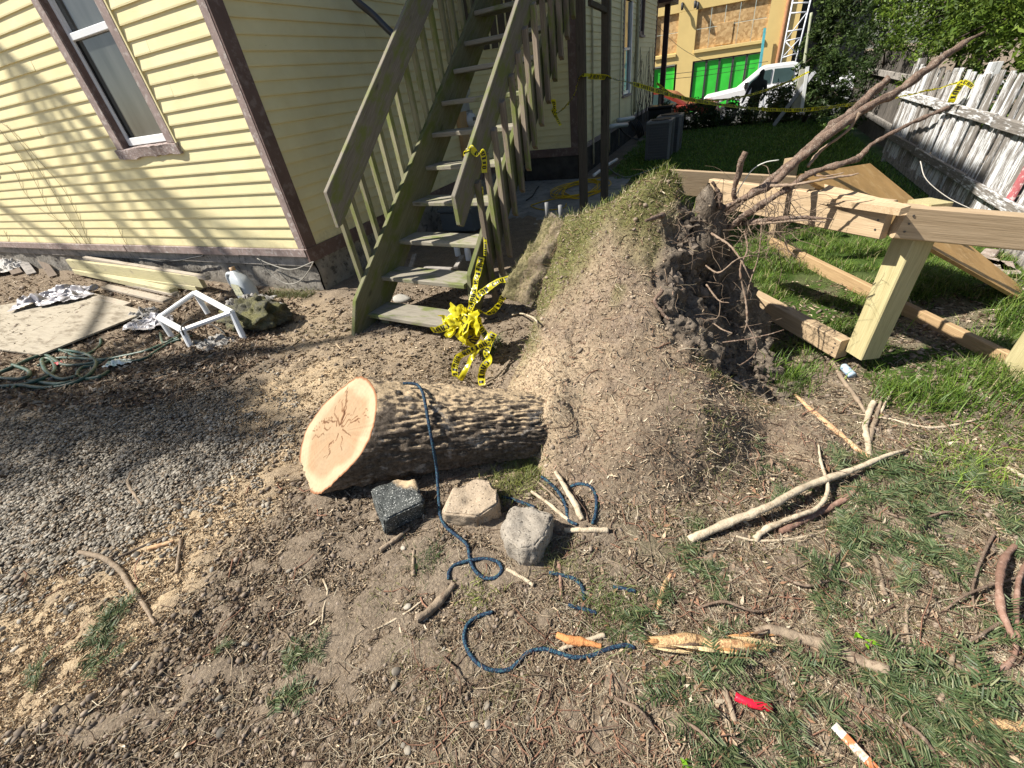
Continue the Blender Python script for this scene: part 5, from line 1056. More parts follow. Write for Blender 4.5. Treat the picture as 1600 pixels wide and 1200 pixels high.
box('bumper', TX + np.array([-.12, .05, .38]), TX + np.array([.03, 1.85, .55]), M_RIM, truck, .02); box('side_rail', TX + np.array([3.4, .02, 1.21]), TX + np.array([5.5, .08, 1.26]), M_RIM, truck, .01)
CX = np.array([AY(1028, 150, 20.3)[0] - 2.2, 20.2, -.74])
car = thing('parked_car', 'orange-red station wagon parked on the street beyond the house corner', 'car', CX)
lerp_profile('body', [(0, .35), (0, .75), (.2, .9), (4.0, .92), (4.35, .8), (4.42, .4), (3.9, .35), (3.75, .62), (3.4, .7), (3.05, .6), (2.95, .33), (1.2, .33), (1.1, .6), (.75, .7), (.42, .6), (.35, .35)], 0, 1.75, .95, M_CARR, car, CX)
lerp_profile('cabin', [(.15, .9), (.45, 1.38), (.8, 1.46), (2.2, 1.44), (2.75, 1.3), (3.3, .91)], .06, 1.69, .9, M_CARR, car, CX)
glass([(.5, .96), (.65, 1.32), (1.45, 1.36), (1.45, .96)], .02, car, CX); glass([(1.55, .96), (1.55, 1.36), (2.2, 1.34), (2.95, .98)], .02, car, CX)
for xw in (.75, 3.4): wheel(car, (CX[0] + xw, CX[1] + .1, CX[2] + .32), .32, .2)
for q in (.35, 1.4): box('roof_bar', CX + np.array([.8, q - .02, 1.46]), CX + np.array([2.1, q + .02, 1.5]), M_TYRE, car, .01)
st_ = box('street', (-70, 19.5, -1.06), (60, 29.4, -1.035), plain('asphalt', (.06, .06, .06), .9), None); tag(st_, kind='structure')
pv = box('pavement', (-70, 29.4, -1.06), (60, YB + .6, -.93), plain('pavement_concrete', (.35, .34, .32), .9), None); tag(pv, kind='structure')
# person behind the hedge
pp0 = np.array([AY(1181, 140, 17.2)[0], 17.2, -.62]); person = None
J = [(0, 0, .92), (.02, 0, 1.15), (.05, -.04, 1.38), (.07, -.06, 1.48), (.09, -.08, 1.56), (.1, -.09, 1.70), (-.09, 0, .88), (-.11, -.05, .48), (-.1, 0, .06), (-.1, -.16, .03), (.09, 0, .88), (.12, -.04, .48), (.12, .02, .06), (.12, -.14, .03), (-.13, -.04, 1.36), (-.24, -.1, 1.12), (-.3, -.24, .96), (-.33, -.3, .9), (.22, -.05, 1.36), (.27, -.08, 1.08), (.2, -.26, .95), (.17, -.33, .92)]
E_ = [(0, 1), (1, 2), (2, 3), (3, 4), (4, 5), (0, 6), (6, 7), (7, 8), (8, 9), (0, 10), (10, 11), (11, 12), (12, 13), (2, 14), (14, 15), (15, 16), (16, 17), (2, 18), (18, 19), (19, 20), (20, 21)]
rad = [.15, .14, .15, .07, .085, .07, .09, .065, .05, .04, .09, .065, .05, .04, .07, .05, .04, .03, .07, .05, .04, .03]
me = bpy.data.meshes.new('person'); me.from_pydata(J, E_, []); person = bpy.data.objects.new('person', me); COL.objects.link(person); person.location = pp0
sm = person.modifiers.new('skin', 'SKIN'); ss = person.modifiers.new('sub', 'SUBSURF'); ss.levels = 1; ss.render_levels = 1
for q, r in zip(me.skin_vertices[0].data, rad): q.radius = (r, r * .85)
me.skin_vertices[0].data[0].use_root = True; me.materials.append(plain('dark_clothes', (.025, .028, .022), .85))
tag(person, 'person in dark clothing bending behind the hedge in front of the white truck', 'person')
# AC units, bins
M_AC = plain('ac_grey', (.075, .078, .082), .5, .1, 3, .4); M_ACT = plain('ac_top', (.18, .185, .19), .5)
for (x0, y0, w_, d_, h_, lab) in ((-1.69, 10.5, .5, .55, .74, 'grey air conditioning unit by the house wall, nearer of the two'), (-1.62, 11.35, .52, .55, .74, 'grey air conditioning unit half hidden behind the nearer one')):
    ac = thing('air_conditioner', lab, 'air conditioner', (x0 + w_ / 2, y0 + d_ / 2, -.1), 'air conditioners by the wall'); z0 = -.12
    box('body', (x0 + .02, y0 + .02, z0), (x0 + w_ - .02, y0 + d_ - .02, z0 + h_ - .05), M_AC, ac, .01); box('top_panel', (x0, y0, z0 + h_ - .049), (x0 + w_, y0 + d_, z0 + h_), M_ACT, ac, .01)
    for cx_, cy_ in ((0, 0), (1, 0), (0, 1), (1, 1)): box('corner_strip', (x0 + cx_ * (w_ - .05), y0 + cy_ * (d_ - .05), z0), (x0 + cx_ * (w_ - .05) + .05, y0 + cy_ * (d_ - .05) + .05, z0 + h_ - .05), M_ACT if cx_ else M_AC, ac, .004)
    V, F = tube_vf([(x0 + w_ / 2, y0 + d_ / 2, z0 + h_ + .001), (x0 + w_ / 2, y0 + d_ / 2, z0 + h_ + .015)], w_ * .4, 20); mesh('fan_guard', V, faces_list(F), plain('fan_dark', (.03, .03, .03), .6), ac)
    mbq = MB()
    for q in range(14): mbq.box((x0 + .06, y0 + .005, z0 + .08 + q * .05), (x0 + w_ - .06, y0 + .018, z0 + .095 + q * .05))
    tag(mbq.build('louvre', M_AC, ac), kind='stuff')
bx = AY(1036, 168, 15.2); bn = thing('black_bin', 'black lidded bin standing at the far house corner', 'bin', (bx[0], 15.2, -.2))
box('bin_body', (bx[0] - .36, 15, -.25), (bx[0] + .26, 15.6, .5), plain('black_plastic', (.015, .015, .017), .4), bn, .02); box('lid', (bx[0] - .39, 14.97, .501), (bx[0] + .29, 15.63, .57), MATS['black_plastic'], bn, .02)
# ------------------------------------------------------------------ concrete pad under the stairs and things on it
s_ = np.array([AZ(982, 284, -.1), AZ(948, 328, -.1)]); slab_o = mesh('concrete_slab', [(XS + .03, 5.3, -.09), (s_[1][0] + .02, 5.6, -.09), (s_[1][0], s_[1][1], -.09), (s_[0][0], s_[0][1], -.09), (s_[0][0] - .02, YI - .0, -.09), (XS + .03, YI, -.09)] + [(XS + .03, 5.3, -.3), (s_[1][0] + .02, 5.6, -.3), (s_[1][0], s_[1][1], -.3), (s_[0][0], s_[0][1], -.3), (s_[0][0] - .02, YI, -.3), (XS + .03, YI, -.3)],
    [(0, 1, 2, 3, 4, 5)] + [(i + 6, (i + 1) % 6 + 6, (i + 1) % 6, i) for i in range(6)], plain('old_concrete', (.26, .25, .235), .9, .25, 3, .2, bump=.3, alt=(.16, .155, .15))); tag(slab_o, kind='structure')
def coil(name, label, cat, center, pts_fn, r, mat, n, group=None): o = tube(name, pts_fn, r, mat, None, 6, n); return tag(o, label, cat, group)
M_YC = plain('yellow_cord', (.55, .36, .01), .5); 
c0_ = AZ(907, 297, -.08); P = []
for q in range(150): a = q / 150 * 2 * np.pi * 8; P.append((c0_[0] + .36 * math.cos(a) * (1 + .12 * math.sin(q * .9)) + .1 * math.sin(a * .37), c0_[1] + .62 * math.sin(a) * (1 + .12 * math.cos(q * 1.3)) + .1 * math.sin(a * .21), -.075 + .006 * (q // 19)))
P += [tuple(AZ(u, v, -.08)) for u, v in ((885, 308), (860, 312), (838, 318), (830, 322), (850, 328), (880, 325), (885, 318))]
coil('extension_cord', 'yellow extension cord coiled on the concrete under the stairs', 'cord', c0_, P, .008, M_YC, 700)
M_BLKC = plain('black_cable', (.03, .03, .03), .6)
coil('power_cord', 'short black cord with white plug lying on the concrete under the stairs', 'cord', None, [AZ(u, v, -.07) for u, v in ((822, 313), (832, 306), (838, 296), (842, 291))], .009, M_BLKC, 24)
M_PVC = plain('pvc_grey', (.46, .48, .48), .4, .08, 3, .4, bump=0)
for a_, b_, z0, lab in (((928, 274), (937, 267), -.02, 'short pale plastic pipe lying by the foundation near the stair posts'), ((949, 258), (964, 249), -.02, 'pale plastic pipe length leaning at the foundation behind the second stair post')):
    o_ = tube('plastic_pipe', [AZ(*a_, z0), (AZ(*a_, z0) + AZ(*b_, z0)) / 2, AZ(*b_, z0)], .03, MATS['white_vinyl'], None, 10); tag(o_, lab, 'pipe')
pp_ = thing_part('exhaust_pipe', house, AX(975, 190, XR + .2))
for L in ([(965, 188), (975, 187), (989, 184)], [(952, 199), (960, 197), (979, 195)]): tube('pipe', [AX(u, v, XR + .12 + .1 * i) for i, (u, v) in enumerate(L)], .05, M_PVC, pp_, 12)
for q in range(5): tube('hose', [AX(985 + 3 * q, 188, XR + .1), AX(992 + 3 * q, 200, XR + .25), AX(998 + 2 * q, 215 + 2 * q, XR + .2), AX(1003, 222, XR + .1)], .02, M_BLKC, pp_, 6)
tube('hose', [AX(968, 200, XR + .2), AX(978, 210, XR + .3), AX(992, 217, XR + .3), AX(1004, 217, XR + .15)], .016, M_BLKC, pp_, 6)
coil('garden_hose', 'thin dark hose curving over the shaded lawn from the house foundation', 'hose', None, [AZ(u, v, -.08) for u, v in ((951, 262), (960, 270), (972, 276), (982, 277), (998, 272), (1015, 266), (1030, 261), (1042, 256))], .014, plain('grey_hose', (.14, .16, .15), .6), 60)
for q, (u, v) in enumerate(((855, 322), (876, 326))):
    p = AY(u, v + 8, 3.1); V, F = tube_vf([p - np.array([0, 0, .05]), p, p + np.array([0, 0, .06])], .016, 8); tag(mesh('grey_pipe_end', V, faces_list(F), plain('dull_pipe', (.2, .2, .195), .6), None, True), ('left' if q == 0 else 'right') + ' one of two pale pipe ends sticking up behind the torn turf slab', 'pipe')
tote = thing('storage_tote', 'grey plastic tote standing in the shade under the stair treads', 'storage box', AZ(706, 372, 0))
tp = AZ(706, 366, .0); M_TOTE = plain('tote_grey', (.10, .115, .13), .45, .1, 4, .4, bump=0)
box('tub', tp + np.array([-.2, .1, 0]), tp + np.array([.3, .5, .26]), M_TOTE, tote, .02); box('lid', tp + np.array([-.22, .08, .261]), tp + np.array([.32, .52, .3]), M_TOTE, tote, .01)
for k_, (a_, b_, lab) in enumerate((((648, 398), (641, 420), 'pale scrap board end showing under the second and third treads'), ((664, 418), (706, 420), 'pale flat scrap board lying in shade behind the second stair tread'), ((712, 418), (722, 400), 'short tilted pale scrap board under the third stair tread'))):
    o_ = beam('scrap_board', AZ(*a_, .12), AZ(*b_, .12), .05, .02, M_GREYB, None); tag(o_, lab, 'board')
for q, (u, v) in enumerate(((716, 388), (733, 395))):
    p = AZ(u, v + 12, .02); tag(tube('white_bottle', [p, p + np.array([0, 0, .1]), p + np.array([0, 0, .14]), p + np.array([0, 0, .2])], [.035, .035, .03, .012], MATS['white_vinyl'], None, 10), 'small white bottle in the dark beneath the stairs, ' + ('left one' if q == 0 else 'right one'), 'bottle', 'bottles beneath the stairs')
# ------------------------------------------------------------------ junk along the sunny wall
M_OLDY = wood('old_yellow_board', (.42, .38, .22), (.54, .49, .30), (.34, .29, .21), .55, .8, rv=.1); M_OLDW = wood('old_pale_board', (.33, .28, .22), (.47, .41, .33), (.25, .2, .15), .55, .85, rv=.12)
M_OLDD = wood('old_dark_board', (.16, .12, .09), (.28, .22, .17), None, .5, .85)
def board(a, b, za, zb, w_, h_, m, lab, grp='salvaged boards along the wall'): o = beam('salvaged_board', AZ(*a, za), AZ(*b, zb), w_, h_, m, None, ch=.004); tag(o, lab, 'board', grp); return o
board((110, 412), (316, 440), .20, .16, .05, .14, M_OLDY, 'long yellow painted board lying on edge on top of the pile along the wall')
board((133, 403), (325, 434), .27, .22, .055, .045, M_OLDW, 'narrow pale flaking board on top of the pile, nearest the wall')
board((120, 423), (272, 455), .09, .06, .09, .07, M_OLDY, 'weathered yellow board half under the long yellow one'); board((180, 432), (312, 449), .08, .07, .09, .06, M_OLDY, 'short yellow board with a dark cut end at the right of the pile')
board((165, 448), (262, 470), .035, .03, .10, .035, M_OLDW, 'wide grey plank lying flat in front of the yellow boards'); board((200, 443), (275, 460), .04, .035, .08, .04, M_OLDW, 'pale plank flat on the soil beside the yellow boards'); board((135, 460), (200, 477), .03, .025, .09, .035, M_OLDW, 'short grey plank with dark end resting on the plywood edge')
board((30, 400), (50, 428), .16, .02, .12, .02, M_GREYB, 'grey board leaning against the foundation at the left', 'boards leaning on the foundation'); board((62, 402), (84, 432), .16, .02, .10, .02, M_OLDD, 'dark board leaning against the foundation near the yellow boards', 'boards leaning on the foundation'); board((0, 392), (28, 428), .2, .02, .14, .025, M_OLDD, 'dark board leaning at the far left end of the foundation', 'boards leaning on the foundation')
pl_ = [AZ(-120, 530, .03), AZ(62, 554, .035), AZ(229, 487, .04), AZ(118, 455, .04), AZ(-120, 500, .03)]; nP = len(pl_); V = pl_ + [q - np.array([0, 0, .016]) for q in pl_]
o_ = mesh('plywood_sheet', V, [tuple(range(nP)), tuple(range(2 * nP - 1, nP - 1, -1))] + [((i + 1) % nP, i, nP + i, nP + (i + 1) % nP) for i in range(nP)], wood('pale_plywood', (.27, .235, .18), (.39, .345, .275), (.18, .15, .11), .52, .85, rv=.02, bump=.25)); tag(o_, 'large pale sheet of plywood lying flat on the soil beside the gravel', 'plywood')
# crumpled grey plastic sheet
def crumple(name, label, cat, c, rx, ry, h, mat, seed, n=70, rot=0.):
    h = h * .6
    s, t = np.meshgrid(np.linspace(-1, 1, n), np.linspace(-1, 1, n)); a = math.cos(rot), math.sin(rot); x = c[0] + rx * s * a[0] - ry * t * a[1]; y = c[1] + rx * s * a[1] + ry * t * a[0]
    q = np.stack([s, t, 0 * s + seed], -1); z = c[2] + h * (np.abs(fbm(q, 2.2, 4, seed)) * 1.3 + .2) * np.clip(1.3 - np.hypot(s, t), 0, 1); x = x + .12 * rx * fbm(q, 3, 3, seed + 5); y = y + .12 * ry * fbm(q, 3, 3, seed + 6)
    ii = (np.arange(n - 1)[:, None] * n + np.arange(n - 1)[None]).ravel(); F = np.stack([ii, ii + 1, ii + n + 1, ii + n], -1); m_ = np.hypot(s, t).ravel() + .25 * noise3(q, 3, seed).ravel() < 1.0; F = F[m_[F].all(1)]
    return tag(mesh(name, np.stack([x, y, z], -1).reshape(-1, 3), F, mat, None, True), label, cat)
M_SHEET = plain('grey_plastic_sheet', (.30, .285, .30), .35, .15, 4, .5, bump=.1)
crumple('plastic_sheet', 'crumpled grey plastic sheet on the far edge of the plywood', 'plastic sheet', AZ(92, 465, .06), .5, .28, .2, M_SHEET, 4, rot=.5); crumple('plastic_sheet', 'small crumpled clear plastic scrap beside the white table frame', 'plastic sheet', AZ(236, 505, .02), .26, .2, .1, M_SHEET, 9)
crumple('rag', 'crumpled pale rag in the leaves at the far left by the foundation', 'rag', AZ(14, 420, .05), .3, .3, .22, plain('pale_rag', (.5, .48, .45), .9), 12)
M_FLUFF = plain('grey_insulation', (.3, .285, .265), .95, .2, 12, .1, bump=.9)
crumple('insulation', 'clump of grey insulation fluff next to the mossy rock', 'insulation', AZ(392, 478, .03), .35, .2, .16, M_FLUFF, 21); crumple('insulation', 'loose grey insulation fluff under the legs of the white table frame', 'insulation', AZ(330, 540, .01), .22, .16, .12, M_FLUFF, 23); crumple('insulation', 'small scrap of grey insulation at the end of the plywood sheet', 'insulation', AZ(226, 492, .01), .2, .14, .1, M_FLUFF, 27)
# white side-table frame
tab = thing('table_frame', 'white plastic side table frame without its top, standing among the junk', 'table', AZ(310, 520, 0))
zt_ = .24; tc_ = [AZ(249, 496, .2), AZ(285, 516, .17), AZ(362, 488, .25), AZ(305, 457, .28)]
for i in range(4): beam('rail', tc_[i], tc_[(i + 1) % 4], .055, .035, MATS['white_vinyl'], tab, ch=.01)
for i in (0, 1, 2, 3):
    d_ = np.array([.06, -.05, -.24]) if i in (1, 2) else np.array([.05, -.02, -.22]); beam('leg', tc_[i] - np.array([0, 0, .01]), tc_[i] + d_, .06, .045, MATS['white_vinyl'], tab, up=(.3, 1, 0), ch=.01)
# detergent-like jug
jug = thing('plastic_jug', 'grey plastic jug with a handle and tan cap leaning by the foundation', 'jug', AZ(386, 472, 0)); jb = AZ(392, 468, .0); M_JUG = plain('jug_grey', (.40, .43, .45), .35, .12, 5, .5, bump=.05)
jx = np.array([.95, -.1, .0]); jy = np.array([.1, .95, 0]); jz = np.array([-.22, .1, .97])
def jp(a, b, c_): return jb + jx * a + jy * b + jz * c_
n_ = 20; rows = []
for h_, w_, d_, ox in ((0, .12, .08, 0), (.02, .13, .09, 0), (.12, .13, .09, 0), (.2, .125, .085, -.005), (.26, .10, .07, -.02), (.30, .05, .045, -.035), (.33, .03, .03, -.04)): rows += [jp(ox + w_ * np.sign(math.cos(t)) * abs(math.cos(t)) ** .6, d_ * np.sign(math.sin(t)) * abs(math.sin(t)) ** .6, h_) for t in np.linspace(0, 2 * np.pi, n_, endpoint=False)]
F = [(r * n_ + i, r * n_ + (i + 1) % n_, (r + 1) * n_ + (i + 1) % n_, (r + 1) * n_ + i) for r in range(6) for i in range(n_)] + [tuple(range(n_ - 1, -1, -1)), tuple(6 * n_ + i for i in range(n_))]
mesh('jug_body', rows, F, M_JUG, jug, True); tube('handle', [jp(-.03, -.02, .29), jp(-.14, -.03, .29), jp(-.185, -.03, .2), jp(-.165, -.02, .08), jp(-.12, -.01, .05)], .022, M_JUG, jug, 10)
V, F = tube_vf([jp(-.04, 0, .325), jp(-.04, 0, .33), jp(-.04, 0, .365)], .028, 12); mesh('cap', V, faces_list(F), plain('tan_cap', (.42, .27, .15), .5), jug, True)
lab_ = [jp(-.07, -.0925, .08), jp(.1, -.0925, .08), jp(.1, -.0925, .21), jp(-.06, -.0925, .21)]; mesh('jug_label', lab_ + [q - jy * .002 for q in lab_], [(0, 1, 2, 3), (7, 6, 5, 4)], plain('jug_label', (.45, .44, .3), .5, .2, 20, alt=(.15, .17, .15)), jug)
# porous rock
V, F = clod_vf(AZ(397, 492, .09), .30, 77, (1.2, .8, .6), 70, 46, .3); V = V + (V - V.mean(0)) * (.16 * fbm(V, 16, 4, 5) - .25 * np.abs(fbm(V, 9, 3, 8)))[:, None]
k = NB('mossy_rock'); v = k.coord('Object'); k.base(k.mix(k.ramp(k.noise(v, 6, 5, .7), [(.42, (0, 0, 0)), (.6, (1, 1, 1))]), k.ramp(k.noise(v, 45, 5, .75), [(.3, (.045, .045, .035)), (.7, (.22, .21, .17))]), k.ramp(k.noise(v, 70, 4), [(.3, (.10, .10, .04)), (.7, (.27, .25, .13))]))); k.bump(k.noise(v, 50, 5, .75), 1., .03); M_ROCK = k.done(.95, .1)
tag(mesh('mossy_rock', V, F, M_ROCK, None, True), 'large porous mossy rock on the soil near the house corner', 'rock')
for q, (u, v, r, lab) in enumerate(((560, 470, .05, None), (312, 0, 0, None))): pass
tag(mesh('pale_stone', *clod_vf(AZ(628, 468, .03), .075, 5, (1.3, .8, .6), 18, 12, .2), plain('pale_stone', (.36, .34, .3), .9, .2, 8), None, True), 'pale flat stone on the sawdust beneath the second stair tread', 'stone')
# hose heap
M_HOSE = plain('green_hose', (.022, .062, .042), .45, .3, 9, .4, bump=.1, alt=(.12, .11, .07)); hs = thing('garden_hose', 'dark green garden hose heaped at the edge of the gravel by the plywood', 'hose', AZ(85, 580, 0))
hz = lambda L, r=.016: tube('hose_loop', [SP(u, v, .012 + .02 * RNG.random()) for u, v in L], r, M_HOSE, hs, 8, len(L) * 9)
hz([(-40, 598), (10, 578), (50, 560), (90, 548), (130, 552), (150, 565), (140, 585), (110, 600), (70, 606), (30, 602), (20, 608)]); hz([(0, 604), (40, 600), (70, 590), (86, 578), (80, 562), (66, 562), (72, 580), (95, 592), (120, 588)]); hz([(60, 572), (90, 560), (120, 560), (160, 562), (196, 556), (230, 548), (262, 535), (280, 528)]); hz([(160, 566), (145, 572), (128, 575), (121, 586), (132, 592), (155, 589), (170, 580)])
hz([(-30, 590), (20, 592), (60, 597), (90, 600), (120, 595)]); hz([(90, 545), (120, 556), (140, 552), (156, 540), (158, 530)], .013); hz([(20, 570), (45, 580), (40, 590), (10, 592), (-20, 584)]); hz([(50, 553), (75, 556), (100, 570), (140, 568), (170, 560)]); hz([(170, 566), (220, 562), (250, 545), (270, 534), (300, 525)], .012); hz([(250, 520), (255, 535), (270, 530), (290, 518)], .011)
coil('black_cable', 'thin black cable looping from the white table frame over the gravel edge', 'cable', None, [SP(u, v, .01) for u, v in ((40, 612), (120, 600), (200, 597), (240, 590), (270, 580), (295, 570), (303, 555), (298, 540), (290, 528))] + [AZ(286, 520, .2), AZ(284, 510, .21), AZ(300, 500, .12)] + [SP(u, v, .03) for u, v in ((320, 503), (340, 512), (352, 522))], .007, M_BLKC, 140)
coil('black_cable', 'second thin black cable trailing over the sawdust to the right of the table frame', 'cable', None, [SP(u, v, .009) for u, v in ((180, 604), (260, 592), (320, 572), (350, 562), (380, 550), (410, 545), (430, 548), (434, 552))], .006, M_BLKC, 80)
coil('black_cable', 'short black cable strand curving below the table frame toward the gravel', 'cable', None, [SP(u, v, .009) for u, v in ((236, 590), (242, 580), (265, 574), (290, 582), (320, 584), (350, 570), (356, 562))], .006, M_BLKC, 60)
coil('thin_cable', 'thin pale cable drooping along the foundation near the house corner', 'cable', None, [AY(u, v, YF - .04) for u, v in ((402, 404), (420, 412), (445, 420), (462, 420), (478, 414), (489, 409))], .006, plain('pale_cable', (.3, .28, .24), .6), 50)
coil('thin_cable', 'second thin cable sagging to the soil by the house corner', 'cable', None, [AY(u, v, YF - .05) for u, v in ((405, 405), (420, 425), (440, 440), (455, 444), (470, 438), (482, 424), (490, 409))], .006, MATS['pale_cable'], 50)
coil('thin_cable', 'dark cables running along the skirt board above the boards', 'cable', None, [AY(u, v, YF - .04) for u, v in ((225, 404), (250, 408), (280, 407), (300, 403), (318, 400))], .008, M_BLKC, 40)
# white wrapper, red scrap, other litter
crumple('plastic_wrapper', 'white and green plastic wrapper lying at the right end of the hose heap', 'wrapper', SP(184, 568, .03), .12, .07, .05, plain('wrapper_white', (.7, .74, .7), .4, .1, 12, alt=(.1, .3, .22)), 31, 24, .3)
crumple('red_scrap', 'small red scrap lying inside the green hose loops', 'scrap', SP(90, 568, .02), .05, .035, .03, plain('red_plastic', (.45, .02, .03), .4), 33, 14)
tag(tube('red_marker', [SP(1149, 1088, .03), SP(1170, 1098, .035), SP(1205, 1106, .03)], .012, plain('red_marker', (.62, .015, .04), .35), None, 10), 'red plastic marker stub lying among fir needles in the foreground', 'marker')
sk_ = thing('survey_stake', 'white stake with orange paint stripes lying at the bottom edge of the photo', 'stake', SP(1330, 1160, .02)); a_, b_ = SP(1303, 1133, .03), SP(1390, 1225, .03); n5 = 5
for q in range(n5): beam('stake_band', a_ * (1 - q / n5) + b_ * (q / n5), a_ * (1 - (q + 1) / n5) + b_ * ((q + 1) / n5), .024, .012, plain('stake_orange', (.62, .2, .08), .6, .3, 12, alt=(.7, .6, .52)) if q % 2 else plain('stake_white', (.68, .66, .63), .6, .15, 12, alt=(.5, .35, .25)), sk_)
tag(tube('blue_can', [SP(1318, 573, .03), SP(1325, 580, .03), SP(1332, 587, .03)], .022, plain('blue_white_can', (.42, .52, .6), .3, .2, 20, .5, alt=(.1, .2, .35)), None, 10), 'small pale blue tube lying in the shadow below the frame post', 'can')
# ------------------------------------------------------------------ sticks one can tell apart
M_STK = plain('grey_stick', (.27, .21, .15), .85, .3, 16, .15, bump=.5, alt=(.17, .12, .085)); M_STKP = plain('pale_stick', (.47, .39, .28), .85, .25, 16, .15, bump=.4, alt=(.32, .25, .17)); M_STKR = plain('reddish_stick', (.22, .13, .095), .8, .3, 16, .15, bump=.4, alt=(.33, .22, .17)); M_STKO = plain('peeled_stick', (.5, .3, .16), .8, .25, 14, alt=(.62, .46, .28))
def stick(pts, r, m, lab, cat='stick', dz=None, name='stick', grp=None, lift=0.):
    P = [SP(u, v, (r[0] if np.ndim(r) else r) * .8 + .006 + (lift * math.sin(math.pi * i / (len(pts) - 1)))) for i, (u, v) in enumerate(pts)]
    o = tube(name, P, r, m, None, 9, len(pts) * 10, rough=.07 if name == 'splintered_branch' else .28, seed=int(pts[0][0])); return tag(o, lab, cat, grp)
stick([(1077, 844), (1130, 820), (1200, 792), (1265, 758), (1330, 735), (1385, 712), (1418, 702)], [.018, .017, .016, .015, .012, .009, .005], M_STKP, 'long pale grey branch lying across the soil right of the mound', 'branch', lift=.05)
stick([(1172, 822), (1160, 814), (1140, 812)], [.004, .007, .008], M_STKP, 'short side stub on the lower end of the long pale branch'); stick([(1366, 628), (1356, 650), (1352, 672), (1357, 695), (1358, 712)], [.014, .013, .013, .013, .012], M_STKP, 'grey forked stick standing up on the soil, its thick fork', 'stick'); stick([(1358, 690), (1366, 660), (1374, 635), (1378, 620)], [.012, .011, .008, .003], M_STK, 'darker arm of the forked stick right of the mound'); stick([(1376, 645), (1386, 625), (1403, 596)], [.006, .005, .003], M_STKP, 'thin white twig pointing up beside the forked stick', lift=.03)
stick([(1242, 616), (1272, 645), (1305, 672), (1335, 698), (1362, 718)], [.006, .012, .013, .012, .01], M_STKO, 'long peeled orange stick leaning from the crack to the branch'); stick([(1300, 565), (1318, 595), (1340, 625), (1352, 645)], [.011, .012, .011, .008], M_STK, 'grey stick running from the frame post down to the fork')
stick([(1180, 842), (1200, 825), (1240, 808), (1275, 795), (1293, 770), (1290, 745), (1282, 720), (1279, 695)], [.012, .012, .01, .009, .008, .007, .006, .004], M_STKP, 'curved pale branch arching up past the long branch', 'branch', lift=.04); stick([(1218, 830), (1250, 815), (1285, 798), (1320, 780), (1335, 765)], [.015, .015, .014, .013, .012], M_STKR, 'thick reddish stick tucked under the arching pale branch'); stick([(1150, 838), (1185, 845), (1240, 842), (1290, 830)], [.005, .006, .006, .004], M_STKP, 'long thin straw-coloured twig below the arching branch'); stick([(1275, 795), (1310, 800), (1335, 795), (1340, 780), (1338, 770)], [.005, .005, .005, .004, .003], M_STKP, 'hooked thin twig to the right of the arching branch')
stick([(124, 862), (160, 872), (185, 888), (205, 918), (225, 945), (242, 975)], [.010, .012, .012, .011, .009, .006], M_STK, 'thick curved stick lying on the pale sawdust at left'); stick([(150, 892), (175, 876), (205, 862), (240, 846), (262, 838)], [.005, .007, .007, .006, .004], plain('dark_stick', (.10, .075, .055), .85, .3, 16), 'dark thin stick crossing over the curved one on the sawdust'); stick([(283, 843), (279, 870), (276, 895)], [.008, .007, .008], M_STK, 'short upright-lying brown stick right of the crossed sticks'); stick([(232, 857), (252, 852), (272, 845)], [.009, .012, .005], M_STKO, 'orange split wood sliver beside the crossed sticks'); stick([(207, 735), (200, 755), (212, 775), (222, 790)], [.007, .008, .008, .006], M_STK, 'crooked grey stick standing out on the gravel')
stick([(651, 968), (668, 958), (685, 942), (700, 925), (709, 912)], [.015, .016, .015, .014, .012], M_STK, 'thick dark stick just below the rope loop', 'stick'); stick([(583, 985), (610, 972), (640, 954), (664, 935)], [.003, .0045, .0045, .003], M_STKP, 'thin pale twig left of the thick dark stick'); stick([(594, 860), (615, 845), (640, 825)], [.012, .011, .007], M_STK, 'brown stick below the dark block, pointing up to the right'); stick([(646, 900), (646, 880), (647, 860)], [.008, .008, .007], M_STK, 'short brown stick standing upright between block and rope'); stick([(792, 889), (815, 902), (834, 915)], [.007, .0085, .008], M_STKP, 'pale cut stick just below the grey chunk'); stick([(872, 868), (875, 895), (877, 930)], [.007, .008, .006], M_STKR, 'reddish stick to the right of the grey chunk')
stick([(868, 737), (882, 760), (897, 785), (910, 812)], [.012, .013, .013, .013], M_STKP, 'stout pale stick leaning behind the grey chunk, thickest of three', lift=.03); stick([(830, 768), (855, 785), (880, 806), (896, 818)], [.007, .009, .009, .006], M_STKP, 'bright straw-coloured stick beside the grey chunk'); stick([(836, 748), (860, 770), (880, 790)], [.006, .006, .005], M_STK, 'thin grey stick parallel to the straw-coloured one'); stick([(882, 828), (915, 828), (950, 829)], [.010, .013, .012], M_STKP, 'short pale log piece lying right of the grey chunk')
stick([(1004, 1000), (1040, 1003), (1075, 1000), (1110, 1005)], [.010, .021, .022, .017], plain('split_wood', (.50, .33, .17), .85, .4, 14, .1, bump=1., alt=(.27, .14, .07)), 'thick splintered orange branch in the foreground, its bare left half', 'broken branch', lift=.02, name='splintered_branch'); stick([(1085, 1002), (1120, 1008), (1160, 1010), (1205, 1014)], [.016, .02, .019, .008], MATS['split_wood'], 'splintered orange branch in the foreground, its right half with shreds', 'broken branch', lift=.02, name='splintered_branch')
